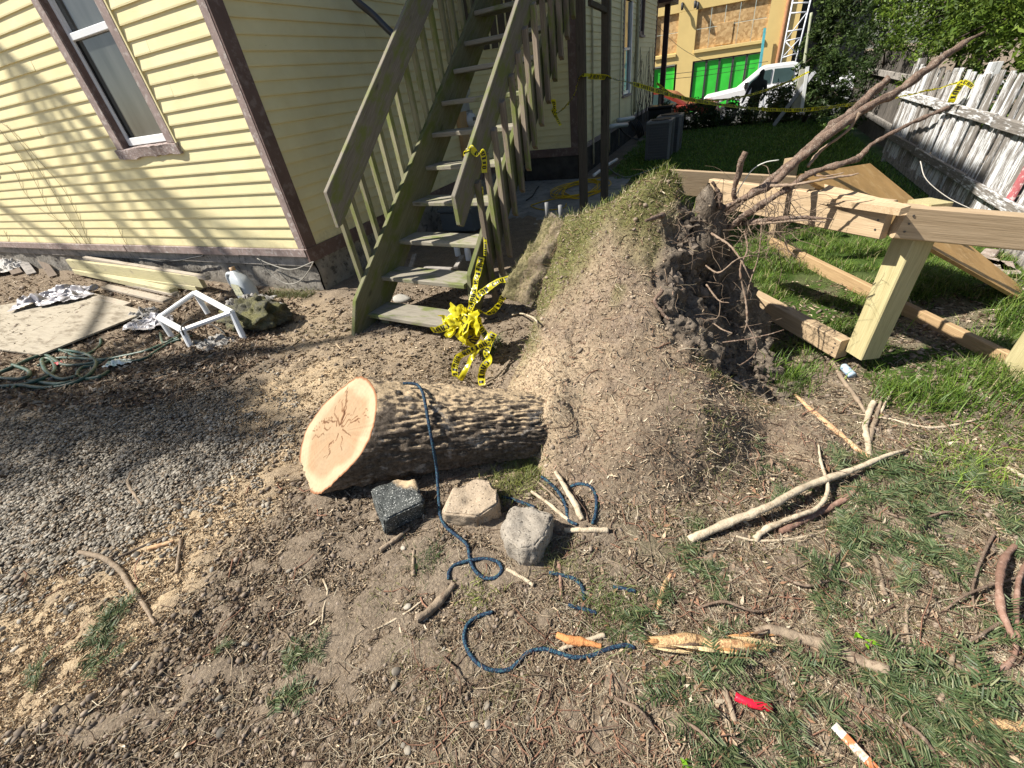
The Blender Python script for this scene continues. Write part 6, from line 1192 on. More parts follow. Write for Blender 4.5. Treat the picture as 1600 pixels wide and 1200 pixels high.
stick([(1180, 988), (1215, 985), (1255, 1000), (1300, 1012), (1350, 1035), (1390, 1048)], [.016, .018, .02, .019, .018, .012], M_STK, 'rough brown branch continuing right of the splintered one', 'branch'); stick([(1026, 960), (1034, 930), (1042, 908), (1052, 893)], [.004, .011, .009, .003], M_STKO, 'bright orange torn sliver of wood standing on the soil'); stick([(870, 992), (890, 1000), (915, 1004), (940, 1010)], [.010, .016, .013, .008], plain('orange_bark', (.52, .22, .08), .85, .3, 12, bump=.6), 'orange bark chunk next to the end of the blue rope', 'bark'); stick([(872, 1016), (905, 1004), (945, 992)], [.006, .008, .008], M_STKP, 'pale stick lying over the orange bark chunk')
stick([(1596, 846), (1572, 868), (1562, 905), (1564, 950), (1578, 985), (1590, 1020)], [.010, .011, .011, .010, .010, .009], M_STKR, 'smooth reddish bent branch at the right edge', 'branch', lift=.06); stick([(1610, 870), (1594, 900), (1588, 940), (1590, 990), (1584, 1030)], [.006, .007, .007, .007, .006], M_STKR, 'second reddish branch alongside the bent one at the right edge', 'branch', lift=.05); stick([(1490, 1055), (1530, 1050), (1570, 1042), (1590, 1015)], [.009, .010, .009, .007], M_STKR, 'horizontal reddish branch near the lower right edge', 'branch'); stick([(1468, 1095), (1480, 1060), (1490, 1020)], [.007, .008, .007], M_STK, 'straight grey stick in the lower right litter'); stick([(1505, 1135), (1545, 1132), (1610, 1138)], [.010, .016, .018], MATS['split_wood'], 'peeled orange branch end at the lower right corner', 'broken branch', name='splintered_branch')
stick([(1365, 860), (1372, 890), (1382, 930)], [.008, .010, .009], M_STK, 'brown stick in the middle of the fir litter at right'); stick([(1418, 945), (1416, 985), (1428, 1025)], [.006, .007, .006], M_STK, 'thin crooked brown stick in the fir litter'); stick([(1425, 1085), (1450, 1075), (1475, 1060)], [.009, .010, .007], M_STK, 'brown knobbly stick above the survey stake'); stick([(1130, 1075), (1140, 1100), (1148, 1128)], [.008, .009, .010], M_STK, 'short brown stick left of the red marker'); stick([(1178, 1065), (1186, 1105), (1205, 1135), (1245, 1180)], [.004, .005, .005, .004], M_STKP, 'thin pale stem running past the red marker to the bottom'); stick([(1560, 640), (1510, 660), (1450, 668), (1390, 655), (1330, 645)], [.004, .006, .007, .006, .003], M_STKP, 'long pale twig lying in the grass below the right post'); stick([(1150, 430), (1190, 470), (1215, 500)], [.004, .005, .003], M_STK, 'thin twig beside the near bottom rail')
stick([(1575, 730), (1600, 745), (1640, 762)], [.008, .009, .008], M_STKP, 'pale stick at the right edge above the branches'); stick([(505, 905), (512, 925), (506, 950), (503, 975)], [.004, .005, .004, .003], M_STKP, 'thin pale twig on bare soil left of the rope'); stick([(620, 960), (626, 985), (630, 1010)], [.003, .004, .003], M_STKP, 'tiny white twig crossing under the long thin one')
spl = bpy.data.objects['splintered_branch']; spl2 = bpy.data.objects['splintered_branch.001']
M_SHRED = [plain('shred_yellow', (.58, .44, .24), .85, .3, 20, bump=.6), plain('shred_orange', (.42, .22, .09), .85, .3, 20, bump=.6), plain('shred_bark', (.17, .11, .075), .9, .3, 20, bump=.8)]
for q in range(22):
    par = spl if q < 10 else spl2; u0 = RNG.uniform(1000, 1080) if q < 10 else RNG.uniform(1085, 1185); v0 = RNG.uniform(988, 1020); ln = RNG.uniform(35, 95); sl_ = RNG.normal(.04, .12)
    a_, m_, b_ = SP(u0, v0, RNG.uniform(.02, .06)), SP(u0 + ln * .5, v0 + ln * sl_ * .5, RNG.uniform(.02, .055)), SP(u0 + ln, v0 + ln * sl_, RNG.uniform(.005, .04)); V, F = tube_vf(smooth_path([a_, m_, b_], 9), np.array([.001, .003, .005, .006, .006, .005, .004, .002, .0005]) * RNG.uniform(.6, 1.3), 5, .1, q); mesh('splinter', V, faces_list(F), M_SHRED[q % 3], par)
for pts, lab in (([(1600, 900), (1545, 915), (1500, 935), (1470, 960)], 'thin brown twig sticking out left from under the bent branches'), ([(1605, 960), (1560, 975), (1520, 1000), (1490, 1010)], 'thin brown twig crossing below the bent branches'), ([(1555, 830), (1535, 870), (1520, 920), (1525, 965)], 'thin twig running down left of the bent branches'), ([(1380, 800), (1430, 812), (1480, 800), (1530, 808)], 'thin dark twig over the fir sprigs above the brown stick'), ([(1220, 900), (1260, 915), (1310, 905), (1345, 925)], 'thin brown twig in the bare patch right of the orange sliver'), ([(1400, 1120), (1440, 1150), (1470, 1190)], 'thin brown twig right of the striped stake'), ([(1090, 950), (1130, 940), (1180, 955), (1220, 945)], 'thin brown twig above the splintered branch'), ([(1050, 1120), (1090, 1140), (1130, 1180)], 'thin twig left of the short brown stick'), ([(1290, 930), (1300, 880), (1322, 850)], 'thin upright-lying twig below the arching branch'), ([(960, 1090), (1000, 1110), (1030, 1150)], 'thin brown twig at the left edge of the fir litter')):
    stick(pts, [.005, .005, .004, .0025][:len(pts)], plain('litter_twig', (.15, .105, .075), .9, .35, 20, bump=.6, alt=(.26, .2, .15)), lab, 'twig', name='thin_twig', lift=.03)
tag(tube('bent_twig', [SP(800, 492, .03), SP(815, 490, .05), SP(835, 498, .04), SP(842, 512, .02)], [.007, .007, .006, .004], M_STKP, None, 6), 'bent twig lying on the turf slope beside the yellow tape', 'twig')
wire = tube('white_wire', Y3([(1150, 305, 2.7), (1158, 290, 2.7), (1175, 266, 2.7), (1195, 254, 2.7), (1217, 250, 2.7)]), .0028, plain('white_wire', (.62, .62, .55), .5), None, 6); tag(wire, 'thin white wire arching up from the root plate', 'wire')
# little plants
for u, v, s_, n_, lab in ((1340, 995, .02, 2, 'bright lime green leaf pair on the litter, upper left one of two'), (1358, 1005, .018, 2, 'bright lime green leaf pair on the litter, lower right one of two'), (1075, 1195, .02, 5, 'lime green seedling at the bottom edge among the fir needles')):
    c = SP(u, v, .02); Vv, Ff = leaf_cloud(np.repeat(c[None], n_, 0) + RNG.normal(0, .006, (n_, 3)), np.full(n_, s_), .2); tag(mesh('seedling', Vv, Ff, M_LEAF, None, tint=np.tile((.2, .42, .02), (len(Vv), 1))), lab, 'seedling')
# ------------------------------------------------------------------ pebbles of the drive
def ico(sub=2):
    bm = bmesh.new(); bmesh.ops.create_icosphere(bm, subdivisions=sub, radius=1.0); v = np.array([q.co[:] for q in bm.verts]); f = np.array([[q.index for q in p.verts] for p in bm.faces]); bm.free(); return v, f
IV, IF = ico(); IV1, IF1 = ico(1)
def pebbles(name, P, r, cols, label_kind='stuff', sq=(1, .75, .5), emb=.1, wts=None, IV=IV, IF=IF):
    n = len(P); ns = len(IV); sc_ = r[:, None] * np.array(sq) * RNG.uniform(.75, 1.25, (n, 3)); a = RNG.uniform(0, 2 * np.pi, n); ca, sa = np.cos(a)[:, None], np.sin(a)[:, None]
    tl = RNG.normal(0, .3, n)[:, None]; L = IV[None] * sc_[:, None]; wob = 1 + .16 * noise3(IV[None] * 1.3 + RNG.uniform(0, 50, (n, 1, 3)), 1., 3)[..., None]; L = L * wob
    x = L[..., 0] * ca - L[..., 1] * sa; y = L[..., 0] * sa + L[..., 1] * ca; z = L[..., 2] + x * tl
    V = np.stack([x, y, z], -1) + P[:, None]; V[..., 2] += (sc_[:, 2] * (1 - 2 * emb))[:, None]; F = (np.arange(n)[:, None, None] * ns + IF[None]).reshape(-1, 3)
    return mesh(name, V.reshape(-1, 3), F, vcol('pebble_tint', .75, .3, .35, 90), None, True, tint=tints(n, cols, ns, wts, .25))
STONEC = [(.2, .172, .135), (.27, .236, .186), (.13, .113, .09), (.34, .3, .24), (.25, .19, .13), (.38, .34, .28)]
x, y = sample_view(52000, (-60, 540, 470, 960)); g, s_, _ = zones(x, y); kp = g > RNG.uniform(.1, 1.05, len(x)) + .25 * np.maximum(0, noise3(P3(x, y), 4, 66)); x, y = x[kp], y[kp]; x2, y2 = x[7500:], y[7500:]; x, y = x[:7500], y[:7500]
tag(pebbles('gravel', np.stack([x2, y2, gz(x2, y2) + .004], -1), RNG.uniform(.005, .0105, len(x2)), STONEC, IV=IV1, IF=IF1), kind='stuff')
r = RNG.uniform(.0055, .011, len(x)) * RNG.choice([1, 1.5], len(x), p=[.85, .15]); tag(pebbles('gravel', np.stack([x, y, gz(x, y) + .004], -1), r, STONEC), kind='stuff')
x, y = sample_view(1500, (-60, 640, 800, 1240)); g, s_, gr_ = zones(x, y); kp = RNG.random(len(x)) < .45 * np.clip(poly_soft(x, y, Z_GRAVEL, .8) * 2.0 + .12, 0, 1); x, y = x[kp], y[kp]; tag(pebbles('loose_pebble', np.stack([x, y, surf_z(x, y) + .002], -1), RNG.uniform(.006, .018, len(x)), STONEC, emb=.3), kind='stuff')
# ------------------------------------------------------------------ wood chips, soil crumbs, dry straws
CHIPC = [(.38, .295, .2), (.27, .195, .13), (.17, .125, .087), (.48, .39, .275), (.6, .5, .37), (.10, .074, .052)]
M_CHIP = vcol('chip_tint', .9, .12, .3, 80)
x, y = sample_view(120000, (-40, 440, 1660, 1240)); z = surf_z(x, y); g, s_, gr_ = zones(x, y); ds = np.hypot(x, y)
kp = (RNG.random(len(x)) > .55 * g) & (y < 4) & (ds < 4.6) & ~((z > gz(x, y) + .02)) & (RNG.random(len(x)) > .7 * gr_); x, y, z, s_ = x[kp], y[kp], z[kp], s_[kp]; n = len(x)
dsz = .55 + .42 * np.hypot(x, y)
V, F = chip_cloud(np.stack([x, y, z + .005], -1), dsz * np.abs(RNG.lognormal(math.log(.0064), .6, n)) * np.where(s_ > .5, .7, 1), dsz * RNG.uniform(.0011, .0034, n), RNG.uniform(.0015, .006, n) * dsz)
tt = np.array(CHIPC)[RNG.choice(6, n, p=[.22, .24, .22, .14, .08, .10])] * RNG.uniform(.7, 1.3, (n, 1)); saww = (s_ > RNG.random(n) * .9)[:, None]; tt = np.where(saww, np.array([.58, .45, .30]) * RNG.uniform(.65, 1.25, (n, 1)), tt)
tag(mesh('wood_chip', V, F, M_CHIP, None, tint=np.repeat(np.clip(tt, 0, 1), 6, 0)), kind='stuff')
x, y = sample_view(60000, (-40, 470, 1000, 1200)); z = surf_z(x, y); g, s_, gr_ = zones(x, y); kp = (s_ * RNG.uniform(.4, 1, len(x)) > .38) & (y < 4) & (z < gz(x, y) + .02); x, y, z = x[kp], y[kp], z[kp]; n = len(x); dsz = .6 + .4 * np.hypot(x, y)
V, F = chip_cloud(np.stack([x, y, z + .004], -1), dsz * RNG.uniform(.0018, .0045, n), dsz * RNG.uniform(.0009, .002, n), dsz * RNG.uniform(.0008, .002, n), .5)
tag(mesh('sawdust', V, F, M_CHIP, None, tint=tints(n, [(.62, .48, .31), (.7, .57, .39), (.5, .37, .23)], 6)), kind='stuff')
x, y = sample_view(16000, (-40, 450, 1660, 1240)); z = surf_z(x, y); g, s_, gr_ = zones(x, y); kp = (g < .4) & (s_ < .6) & (y < 3.5) & (z < gz(x, y) + .02); x, y, z = x[kp], y[kp], z[kp]; n = len(x)
tag(pebbles('soil_crumb', np.stack([x, y, z], -1), np.minimum(np.abs(RNG.lognormal(math.log(.0048), .5, n)), .012) * (.6 + .35 * np.hypot(x, y)), [(.19, .147, .11), (.26, .205, .157), (.13, .1, .075)], sq=(1, .9, .7), emb=.25, IV=IV1, IF=IF1), kind='stuff')
x, y = sample_view(60000, (-40, 470, 1660, 1240)); z = surf_z(x, y); g, s_, gr_ = zones(x, y); fir = poly_soft(x, y, Z_FIR, .3); deb = poly_soft(x, y, Z_DEBRIS, .4); kp = (RNG.random(len(x)) < .2 + .8 * deb) & (g < .5) & (np.hypot(x, y) < 4.5); x, y, z = x[kp], y[kp], z[kp]; n = len(x)
V, F = stick_cloud(np.stack([x, y, z + .006], -1), rand_dirs(n, .14), np.abs(RNG.lognormal(math.log(.05), .5, n)), RNG.choice([.0007, .0011, .0018], n, p=[.5, .35, .15]), .1)
tag(mesh('dry_straw', V, F, vcol('straw_tint', .85, .15, .2, 60), None, tint=tints(n, [(.38, .31, .21), (.26, .19, .125), (.52, .45, .33), (.16, .11, .075)], 12)), kind='stuff')
x, y = sample_view(4200, (-40, 640, 1660, 1240)); z = surf_z(x, y); deb = poly_soft(x, y, Z_DEBRIS, .4); g, s_, gr_ = zones(x, y); kp = (RNG.random(len(x)) < .12 + .9 * deb) & (g < .5) & (np.hypot(x, y) < 4); x, y, z = x[kp], y[kp], z[kp]; n = len(x)
V, F = stick_cloud(np.stack([x, y, z + .008], -1), rand_dirs(n, .12), np.abs(RNG.lognormal(math.log(.10), .45, n)), RNG.choice([.002, .003, .0045], n, p=[.5, .35, .15]), .13)
tag(mesh('small_twig', V, F, vcol('twig_tint', .85, .15, .3, 60), None, tint=tints(n, [(.22, .165, .115), (.33, .26, .18), (.14, .09, .065), (.28, .15, .1)], 12)), kind='stuff')
# torn bark and curled leaves on the right
x, y = sample_view(1500, (900, 600, 1660, 1240)); z = surf_z(x, y); kp = inpoly(x, y, Z_DEBRIS); x, y, z = x[kp], y[kp], z[kp]; n = len(x); V, F = leaf_cloud(np.stack([x, y, z + .012], -1), RNG.uniform(.008, .02, n), .35)
tag(mesh('dry_leaf', V, F, vcol('dryleaf_tint', .85, .15, .3, 60), None, tint=tints(n, [(.27, .19, .13), (.40, .30, .2), (.29, .165, .10), (.5, .42, .31)], 4)), kind='stuff')
# leaf litter by the wall
x, y = sample_view(9000, (-40, 395, 470, 640)); z = surf_z(x, y); kp = (y < 3.08) & inpoly(x, y, Z_LEAF); x, y, z = x[kp], y[kp], z[kp]; n = len(x); V, F = leaf_cloud(np.stack([x, y, z + .015], -1), RNG.uniform(.015, .035, n), .4)
tag(mesh('dry_leaf', V, F, MATS['dryleaf_tint'], None, tint=tints(n, [(.17, .115, .08), (.28, .2, .135), (.1, .07, .05), (.44, .36, .27)], 4)), kind='stuff')
x, y = sample_view(2500, (-40, 395, 470, 660)); z = surf_z(x, y); kp = (y < 3.05) & inpoly(x, y, Z_LEAF); x, y, z = x[kp], y[kp], z[kp]; n = len(x); V, F = stick_cloud(np.stack([x, y, z + .01], -1), rand_dirs(n, .15), RNG.uniform(.04, .25, n), RNG.uniform(.0015, .004, n), .15)
tag(mesh('small_twig', V, F, MATS['twig_tint'], None, tint=tints(n, [(.22, .165, .115), (.30, .23, .16), (.12, .085, .06)], 12)), kind='stuff')
# litter and straw on the root plate
tri = moundF; vv = moundV[tri]; ar = np.linalg.norm(np.cross(vv[:, 1] - vv[:, 0], vv[:, 3] - vv[:, 0]), axis=1); dk = darkm.ravel()[tri].mean(1); tf = turf.ravel()[tri].mean(1); nrm_f = np.cross(vv[:, 1] - vv[:, 0], vv[:, 3] - vv[:, 0]); nrm_f /= np.linalg.norm(nrm_f, axis=1)[:, None] + 1e-12
mkf = mk.ravel()[tri].mean(1); front = (nrm_f @ np.array([-.1, -.6, .8]) > .1)
def on_mound(n, w): i = RNG.choice(len(tri), n, p=w / w.sum()); a, b = RNG.random((2, n, 1)); q = vv[i]; return (q[:, 0] * (1 - a) * (1 - b) + q[:, 1] * a * (1 - b) + q[:, 2] * a * b + q[:, 3] * (1 - a) * b), nrm_f[i], i
P, N, i = on_mound(15000, ar * (1 - .92 * dk) * (mkf > .15) * front); n = len(P); V, F = chip_cloud(P + N * .004, np.abs(RNG.lognormal(math.log(.006), .75, n)), RNG.uniform(.0009, .0032, n), RNG.uniform(.0008, .002, n), .5)
tag(mesh('mulch_chip', V, F, M_CHIP, tree, tint=np.clip(np.repeat(np.array([(.40, .31, .21), (.30, .19, .125), (.55, .46, .33), (.17, .115, .075), (.36, .24, .17)])[RNG.choice(5, n, p=[.3, .2, .2, .15, .15])] * RNG.uniform(.7, 1.25, (n, 1)), 6, 0), 0, 1)), kind='stuff')
P, N, i = on_mound(1500, ar * (1 - .5 * dk) * (mkf > .15) * front); n = len(P); tag(pebbles('soil_crumb', P - N * .003, np.minimum(np.abs(RNG.lognormal(math.log(.005), .55, n)), .016), [(.24, .185, .13), (.33, .26, .19), (.15, .112, .08)], sq=(1, .9, .75), emb=.3, IV=IV1, IF=IF1), kind='stuff')
P, N, i = on_mound(1600, ar * (1 - .7 * dk) * (mkf > .15) * front); n = len(P); d = rand_dirs(n, .6); d = d - N * (d * N).sum(1)[:, None] * .9; d /= np.linalg.norm(d, axis=1)[:, None]; V, F = stick_cloud(P + N * .006, d, np.abs(RNG.lognormal(math.log(.045), .5, n)), RNG.choice([.0008, .0014, .0022], n, p=[.5, .35, .15]), .12)
tag(mesh('dry_straw', V, F, MATS['straw_tint'], tree, tint=tints(n, [(.42, .34, .22), (.28, .19, .12), (.5, .42, .29), (.15, .10, .07)], 12)), kind='stuff')
M_GRASS = vcol('grass_tint', .5, .35, .1, 20, trans=.3)
P, N, i = on_mound(9000, ar * np.clip(tf * (1 - dk), 0, 1) ** 1.5 * (mkf > .1)); n = len(P); pn_ = fbm(P, 5, 3, 61); kp = pn_ > RNG.normal(-.05, .25, n); P, N = P[kp], N[kp]; n = len(P); up = N * .6 + np.array([0, 0, .7]); up /= np.linalg.norm(up, axis=1)[:, None]
V, F = blades(P, RNG.uniform(.01, .03, n) * np.where(RNG.random(n) < .06, 2.2, 1), RNG.uniform(.0009, .0018, n), RNG.uniform(.2, 1.2, n), up=up); tag(mesh('turf_grass', V, F, M_GRASS, tree, tint=tints(n, [(.17, .19, .045), (.26, .25, .09), (.11, .155, .03), (.36, .31, .16)], 5)), kind='stuff')
# grass on the torn slab and along the crest
q = slab_top.reshape(-1, 3); q = q[RNG.integers(0, len(q), 1000)] + RNG.normal(0, .006, (1000, 3)); V, F = blades(q, RNG.uniform(.01, .035, 1000), RNG.uniform(.0008, .0016, 1000), RNG.uniform(.2, 1.3, 1000)); tag(mesh('turf_grass', V, F, M_GRASS, tree, tint=tints(1000, [(.2, .2, .06), (.3, .27, .12), (.13, .17, .04), (.38, .32, .2)], 5)), kind='stuff')
cr = np.array([AY(u, v, y) for u, v, y in ((870, 352, 2.8), (905, 345, 2.8), (935, 330, 2.76), (960, 322, 2.74), (1000, 300, 2.72), (1030, 290, 2.7), (1056, 282, 2.68), (1085, 282, 2.66))]); cp_ = smooth_path(cr, 400); nt_ = 650; q = cp_[RNG.integers(0, 400, nt_)] + RNG.normal(0, .03, (nt_, 3)) * [1, 1, .3]; q[:, 2] = surf_z(q[:, 0], q[:, 1]) - .005
V, F = blades(q, RNG.uniform(.02, .075, nt_), RNG.uniform(.0012, .0022, nt_), RNG.uniform(.1, .8, nt_)); tag(mesh('turf_grass', V, F, M_GRASS, tree, tint=tints(nt_, [(.2, .25, .05), (.3, .3, .1), (.14, .2, .035), (.4, .36, .2)], 5)), kind='stuff')
# ------------------------------------------------------------------ lawn
def lawn(name, x, y, h, wd, cols, lean=(.15, .9), dz=-.004, wts=None): n = len(x); V, F = blades(np.stack([x, y, surf_z(x, y) + dz], -1), h, wd, RNG.uniform(*lean, n)); return tag(mesh(name, V, F, M_GRASS, None, tint=tints(n, cols, 5, wts)), kind='stuff')
LG = [(.10, .175, .022), (.145, .225, .03), (.075, .135, .02), (.2, .24, .06), (.34, .29, .15)]
x, y = sample_area(52000, .05, 2.15, 1.9, 5.6); _, _, gr_ = zones(x, y); tf_ = fbm(P3(x, y), 4.5, 3, 55); kp = (gr_ > RNG.uniform(.15, .9, len(x))) & (tf_ > RNG.normal(-.12, .25, len(x))) & (surf_z(x, y) < gz(x, y) + .03); x, y, tf_ = x[kp], y[kp], tf_[kp]
lawn('lawn_grass', x, y, RNG.uniform(.03, .085, len(x)) * (1 + .7 * np.clip(tf_, -.3, .8)), RNG.uniform(.0016, .003, len(x)), LG, wts=[.32, .26, .22, .12, .08])
for cx_, cy_, rr, n, hh in ((.52, 2.5, .07, 130, .12), (.45, 2.45, .05, 60, .1), (1.13, 2.42, .08, 150, .14), (1.25, 2.4, .1, 120, .12), (1.05, 2.5, .06, 70, .1), (.62, 2.62, .06, 60, .1), (1.42, 2.4, .1, 100, .1)):
    lawn('grass_tuft', RNG.normal(cx_, rr, n), RNG.normal(cy_, rr, n), RNG.uniform(.5, 1.1, n) * hh, RNG.uniform(.0018, .003, n), LG[:3], (.1, .6))
x, y = sample_area(60000, -2.4, 2.2, 4.2, 15); _, _, gr_ = zones(x, y); kp = (gr_ > .4) & ~((x > .05) & (y < 5.6)) & (RNG.random(len(x)) < np.clip(1.4 - y / 14, .3, 1)) & ~((x < -1.4) & (y < 8.7)); x, y = x[kp], y[kp]
lawn('lawn_grass', x, y, RNG.uniform(.03, .07, len(x)), RNG.uniform(.002, .004, len(x)) * (.6 + y / 7), [(.10, .2, .022), (.14, .25, .032), (.07, .15, .02), (.18, .25, .045)])
x, y = sample_view(22000, (640, 700, 1680, 1240)); _, _, gr_ = zones(x, y); pt = sstep(.1, .45, fbm(P3(x, y), 3.0, 3, 91)); kp = (RNG.random(len(x)) < .14 * pt + .12 * gr_) & (surf_z(x, y) < gz(x, y) + .02) & (np.hypot(x, y) < 4); x, y = x[kp], y[kp]
lawn('sparse_grass', x, y, RNG.uniform(.015, .05, len(x)), RNG.uniform(.0008, .0016, len(x)), [(.10, .135, .03), (.16, .17, .05), (.26, .22, .1), (.07, .11, .025)], (.3, 1.5))
for u, v, rad_, n, hh, c_ in ((805, 750, .07, 420, .05, (.2, .22, .06)), (825, 735, .05, 240, .05, (.17, .2, .05)), (790, 770, .05, 200, .04, (.22, .23, .07)), (745, 928, .045, 160, .03, (.22, .25, .06)), (780, 1075, .05, 90, .035, (.2, .2, .08)), (640, 1015, .05, 60, .03, (.2, .2, .08)), (875, 880, .05, 200, .045, (.2, .2, .08)), (950, 945, .08, 350, .05, (.12, .16, .045)), (590, 940, .05, 60, .03, (.2, .2, .07)), (670, 875, .04, 160, .045, (.06, .1, .03)), (1110, 680, .09, 250, .04, (.18, .19, .07)), (1240, 600, .06, 200, .07, (.12, .18, .04)), (1400, 760, .12, 500, .05, (.13, .18, .05)), (1520, 740, .1, 500, .07, (.2, .3, .04)), (1585, 700, .1, 300, .06, (.16, .24, .04)), (770, 545, .04, 200, .1, (.06, .12, .03))):
    c = SP(u, v, 0); lawn('grass_tuft', RNG.normal(c[0], rad_, n), RNG.normal(c[1], rad_, n), RNG.uniform(.4, 1.2, n) * hh, RNG.uniform(.0009, .0018, n), [c_, tuple(q * .7 for q in c_), tuple(min(1, q * 1.3) for q in c_)], (.2, 1.1))
# weeds at the foundation
x, y = RNG.uniform(-4.6, -3.9, 900), RNG.normal(2.98, .05, 900); lawn('wall_weed', x, np.minimum(y, 3.1), RNG.uniform(.02, .09, 900), RNG.uniform(.001, .003, 900), [(.12, .14, .04), (.2, .18, .08), (.09, .11, .03)], (.2, 1.3))
x, y = RNG.normal(-3.2, .5, 500), RNG.normal(2.35, .12, 500); lawn('wall_weed', x, y, RNG.uniform(.01, .04, 500), RNG.uniform(.001, .002, 500), [(.16, .16, .05), (.24, .2, .1)], (.4, 1.5))
# ------------------------------------------------------------------ fir sprigs
M_FIR = vcol('fir_tint', .5, .3, .12, 30, trans=.12)
def sprig_mesh(seed, L=.16):
    r = np.random.default_rng(seed); P = smooth_path([(0, 0, .006), (L * .35, r.normal(0, .012), .012), (L * .7, r.normal(0, .02), .016), (L, r.normal(0, .03), .012)], 24); Vs = []; Fs = []; Ts = []; n0 = 0
    V, F = tube_vf(P, np.linspace(.0026, .0012, 24), 5); Vs.append(V); Fs += faces_list(F); Ts.append(np.tile((.2, .13, .07), (len(V), 1))); n0 = len(V)
    axes = [(P, L)]
    for sd in (-1, 1):
        for f in (.3, .55):
            i = int(f * 23); a = P[i]; d = P[i] - P[i - 1]; d /= np.linalg.norm(d); e = d * .7 + np.array([-d[1], d[0], 0]) * sd * .75; Q = a + e * np.linspace(0, L * r.uniform(.25, .42), 10)[:, None] + np.array([0, 0, .004]); axes.append((Q, L * .35))
    for Q, l in axes:
        m = int(l * 560); T = np.gradient(Q, axis=0); T /= np.linalg.norm(T, axis=1)[:, None]
        for q in range(m):
            i = min(len(Q) - 1, int(len(Q) * (q + .5) / m)); a = Q[i]; t = T[i]; s = np.cross(t, [0, 0, 1.]); s /= np.linalg.norm(s) + 1e-9; sd = 1 if q % 2 else -1; d = t * r.uniform(.45, .75) + s * sd * r.uniform(.75, 1) + np.array([0, 0, r.normal(.12, .18)]); d /= np.linalg.norm(d); nl = r.uniform(.02, .034); wv = np.cross(d, [r.normal(), r.normal(), 1.]); wv /= np.linalg.norm(wv) + 1e-9; w_ = .00125
            V = np.array([a - wv * w_, a + wv * w_, a + d * nl * .7 + wv * w_, a + d * nl, a + d * nl * .7 - wv * w_]); Vs.append(V); Fs.append(tuple(n0 + k_ for k_ in range(5))); n0 += 5; c_ = np.array([(.045, .075, .028), (.075, .11, .042), (.105, .14, .062), (.16, .17, .08)][r.integers(0, 4)]) * r.uniform(.8, 1.3); Ts.append(np.tile(c_, (5, 1)))
    V = np.vstack(Vs); me = bpy.data.meshes.new('fir_sprig'); me.from_pydata([tuple(q) for q in V], [], Fs); me.update(); a = me.attributes.new('tint', 'FLOAT_COLOR', 'POINT'); t = np.ones((len(V), 4), np.float32); t[:, :3] = np.vstack(Ts); a.data.foreach_set('color', t.ravel()); me.materials.append(M_FIR); return me
SPR = [sprig_mesh(100 + q, L) for q, L in enumerate((.15, .19, .13, .22, .17, .11))]
spots = [(140, 1010, 1.2, 1.9), (125, 1035, 1.1, .6), (165, 1020, 1., 2.6), (150, 985, .9, 1.3), (55, 1085, .9, 2.4), (440, 1060, 1., 1.4), (420, 1085, 1.1, .3), (455, 1040, .8, 1.2), (330, 1020, .6, .4)]
for q in range(95):
    for _ in range(30):
        u, v = RNG.uniform(930, 1640), RNG.uniform(700, 1230); p = SP(u, v)
        if inpoly(np.array([p[0]]), np.array([p[1]]), Z_FIR)[0] and noise3(np.array([u / 110, v / 110, 3.]), 1, 5) > .0 and not (985 < u < 1225 and 975 < v < 1045) and not (1120 < u < 1225 and 1070 < v < 1125) and not (1280 < u < 1400 and v > 1110): break
    spots.append((u, v, RNG.uniform(.7, 1.25), RNG.uniform(0, 6.28)))
for (u, v, s_, a_) in ((1195, 790, 1.2, .4), (1225, 745, 1.2, 2.8), (1260, 750, 1., 2.2), (1300, 735, 1.1, 1.0), (1345, 740, 1.4, .5), (1390, 735, 1.5, .2), (1440, 745, 1.4, 2.9), (1480, 760, 1.3, .1), (1330, 775, 1.2, 1.8), (1290, 825, 1.2, .2), (1310, 825, 1.2, .6), (1480, 1130, 1.4, 1.2), (1490, 1180, 1.4, 1.6), (1240, 1075, 1.1, 1.), (1080, 1090, 1.3, .9), (1090, 1070, 1.2, 3.)): spots.append((u, v, s_, a_))
LMK = [(1177, 1098, 'the red plastic marker'), (1340, 1170, 'the white and orange stake'), (1055, 1002, 'the bare half of the splintered branch'), (1150, 1008, 'the shredded half of the splintered branch'), (1150, 812, 'the lower end of the long pale branch'), (1390, 715, 'the tip of the long pale branch'), (1270, 760, 'the middle of the long pale branch'),
       (1570, 930, 'the reddish bent branch'), (1348, 1000, 'the lime green leaves'), (1560, 1135, 'the peeled branch end in the corner'), (1040, 925, 'the upright orange sliver'), (1240, 992, 'the rough brown branch'), (1370, 1042, 'the far tip of the rough brown branch'), (1480, 1060, 'the straight grey stick'), (1374, 895, 'the brown stick in mid litter'), (1075, 1195, 'the green seedling'), (1215, 1160, 'the thin pale stem'), (1270, 835, 'the arching pale branch'), (1420, 985, 'the thin crooked brown stick'),
       (945, 950, 'the blue rope end by the turf tuft'), (1480, 1150, 'the knobbly stick and stake'), (185, 890, 'the thick curved stick on the sawdust'), (60, 1085, 'the pale sawdust near the left edge'), (430, 1070, 'the bare soil below the sawdust'), (320, 1020, 'the tiny tuft on bare chips')]
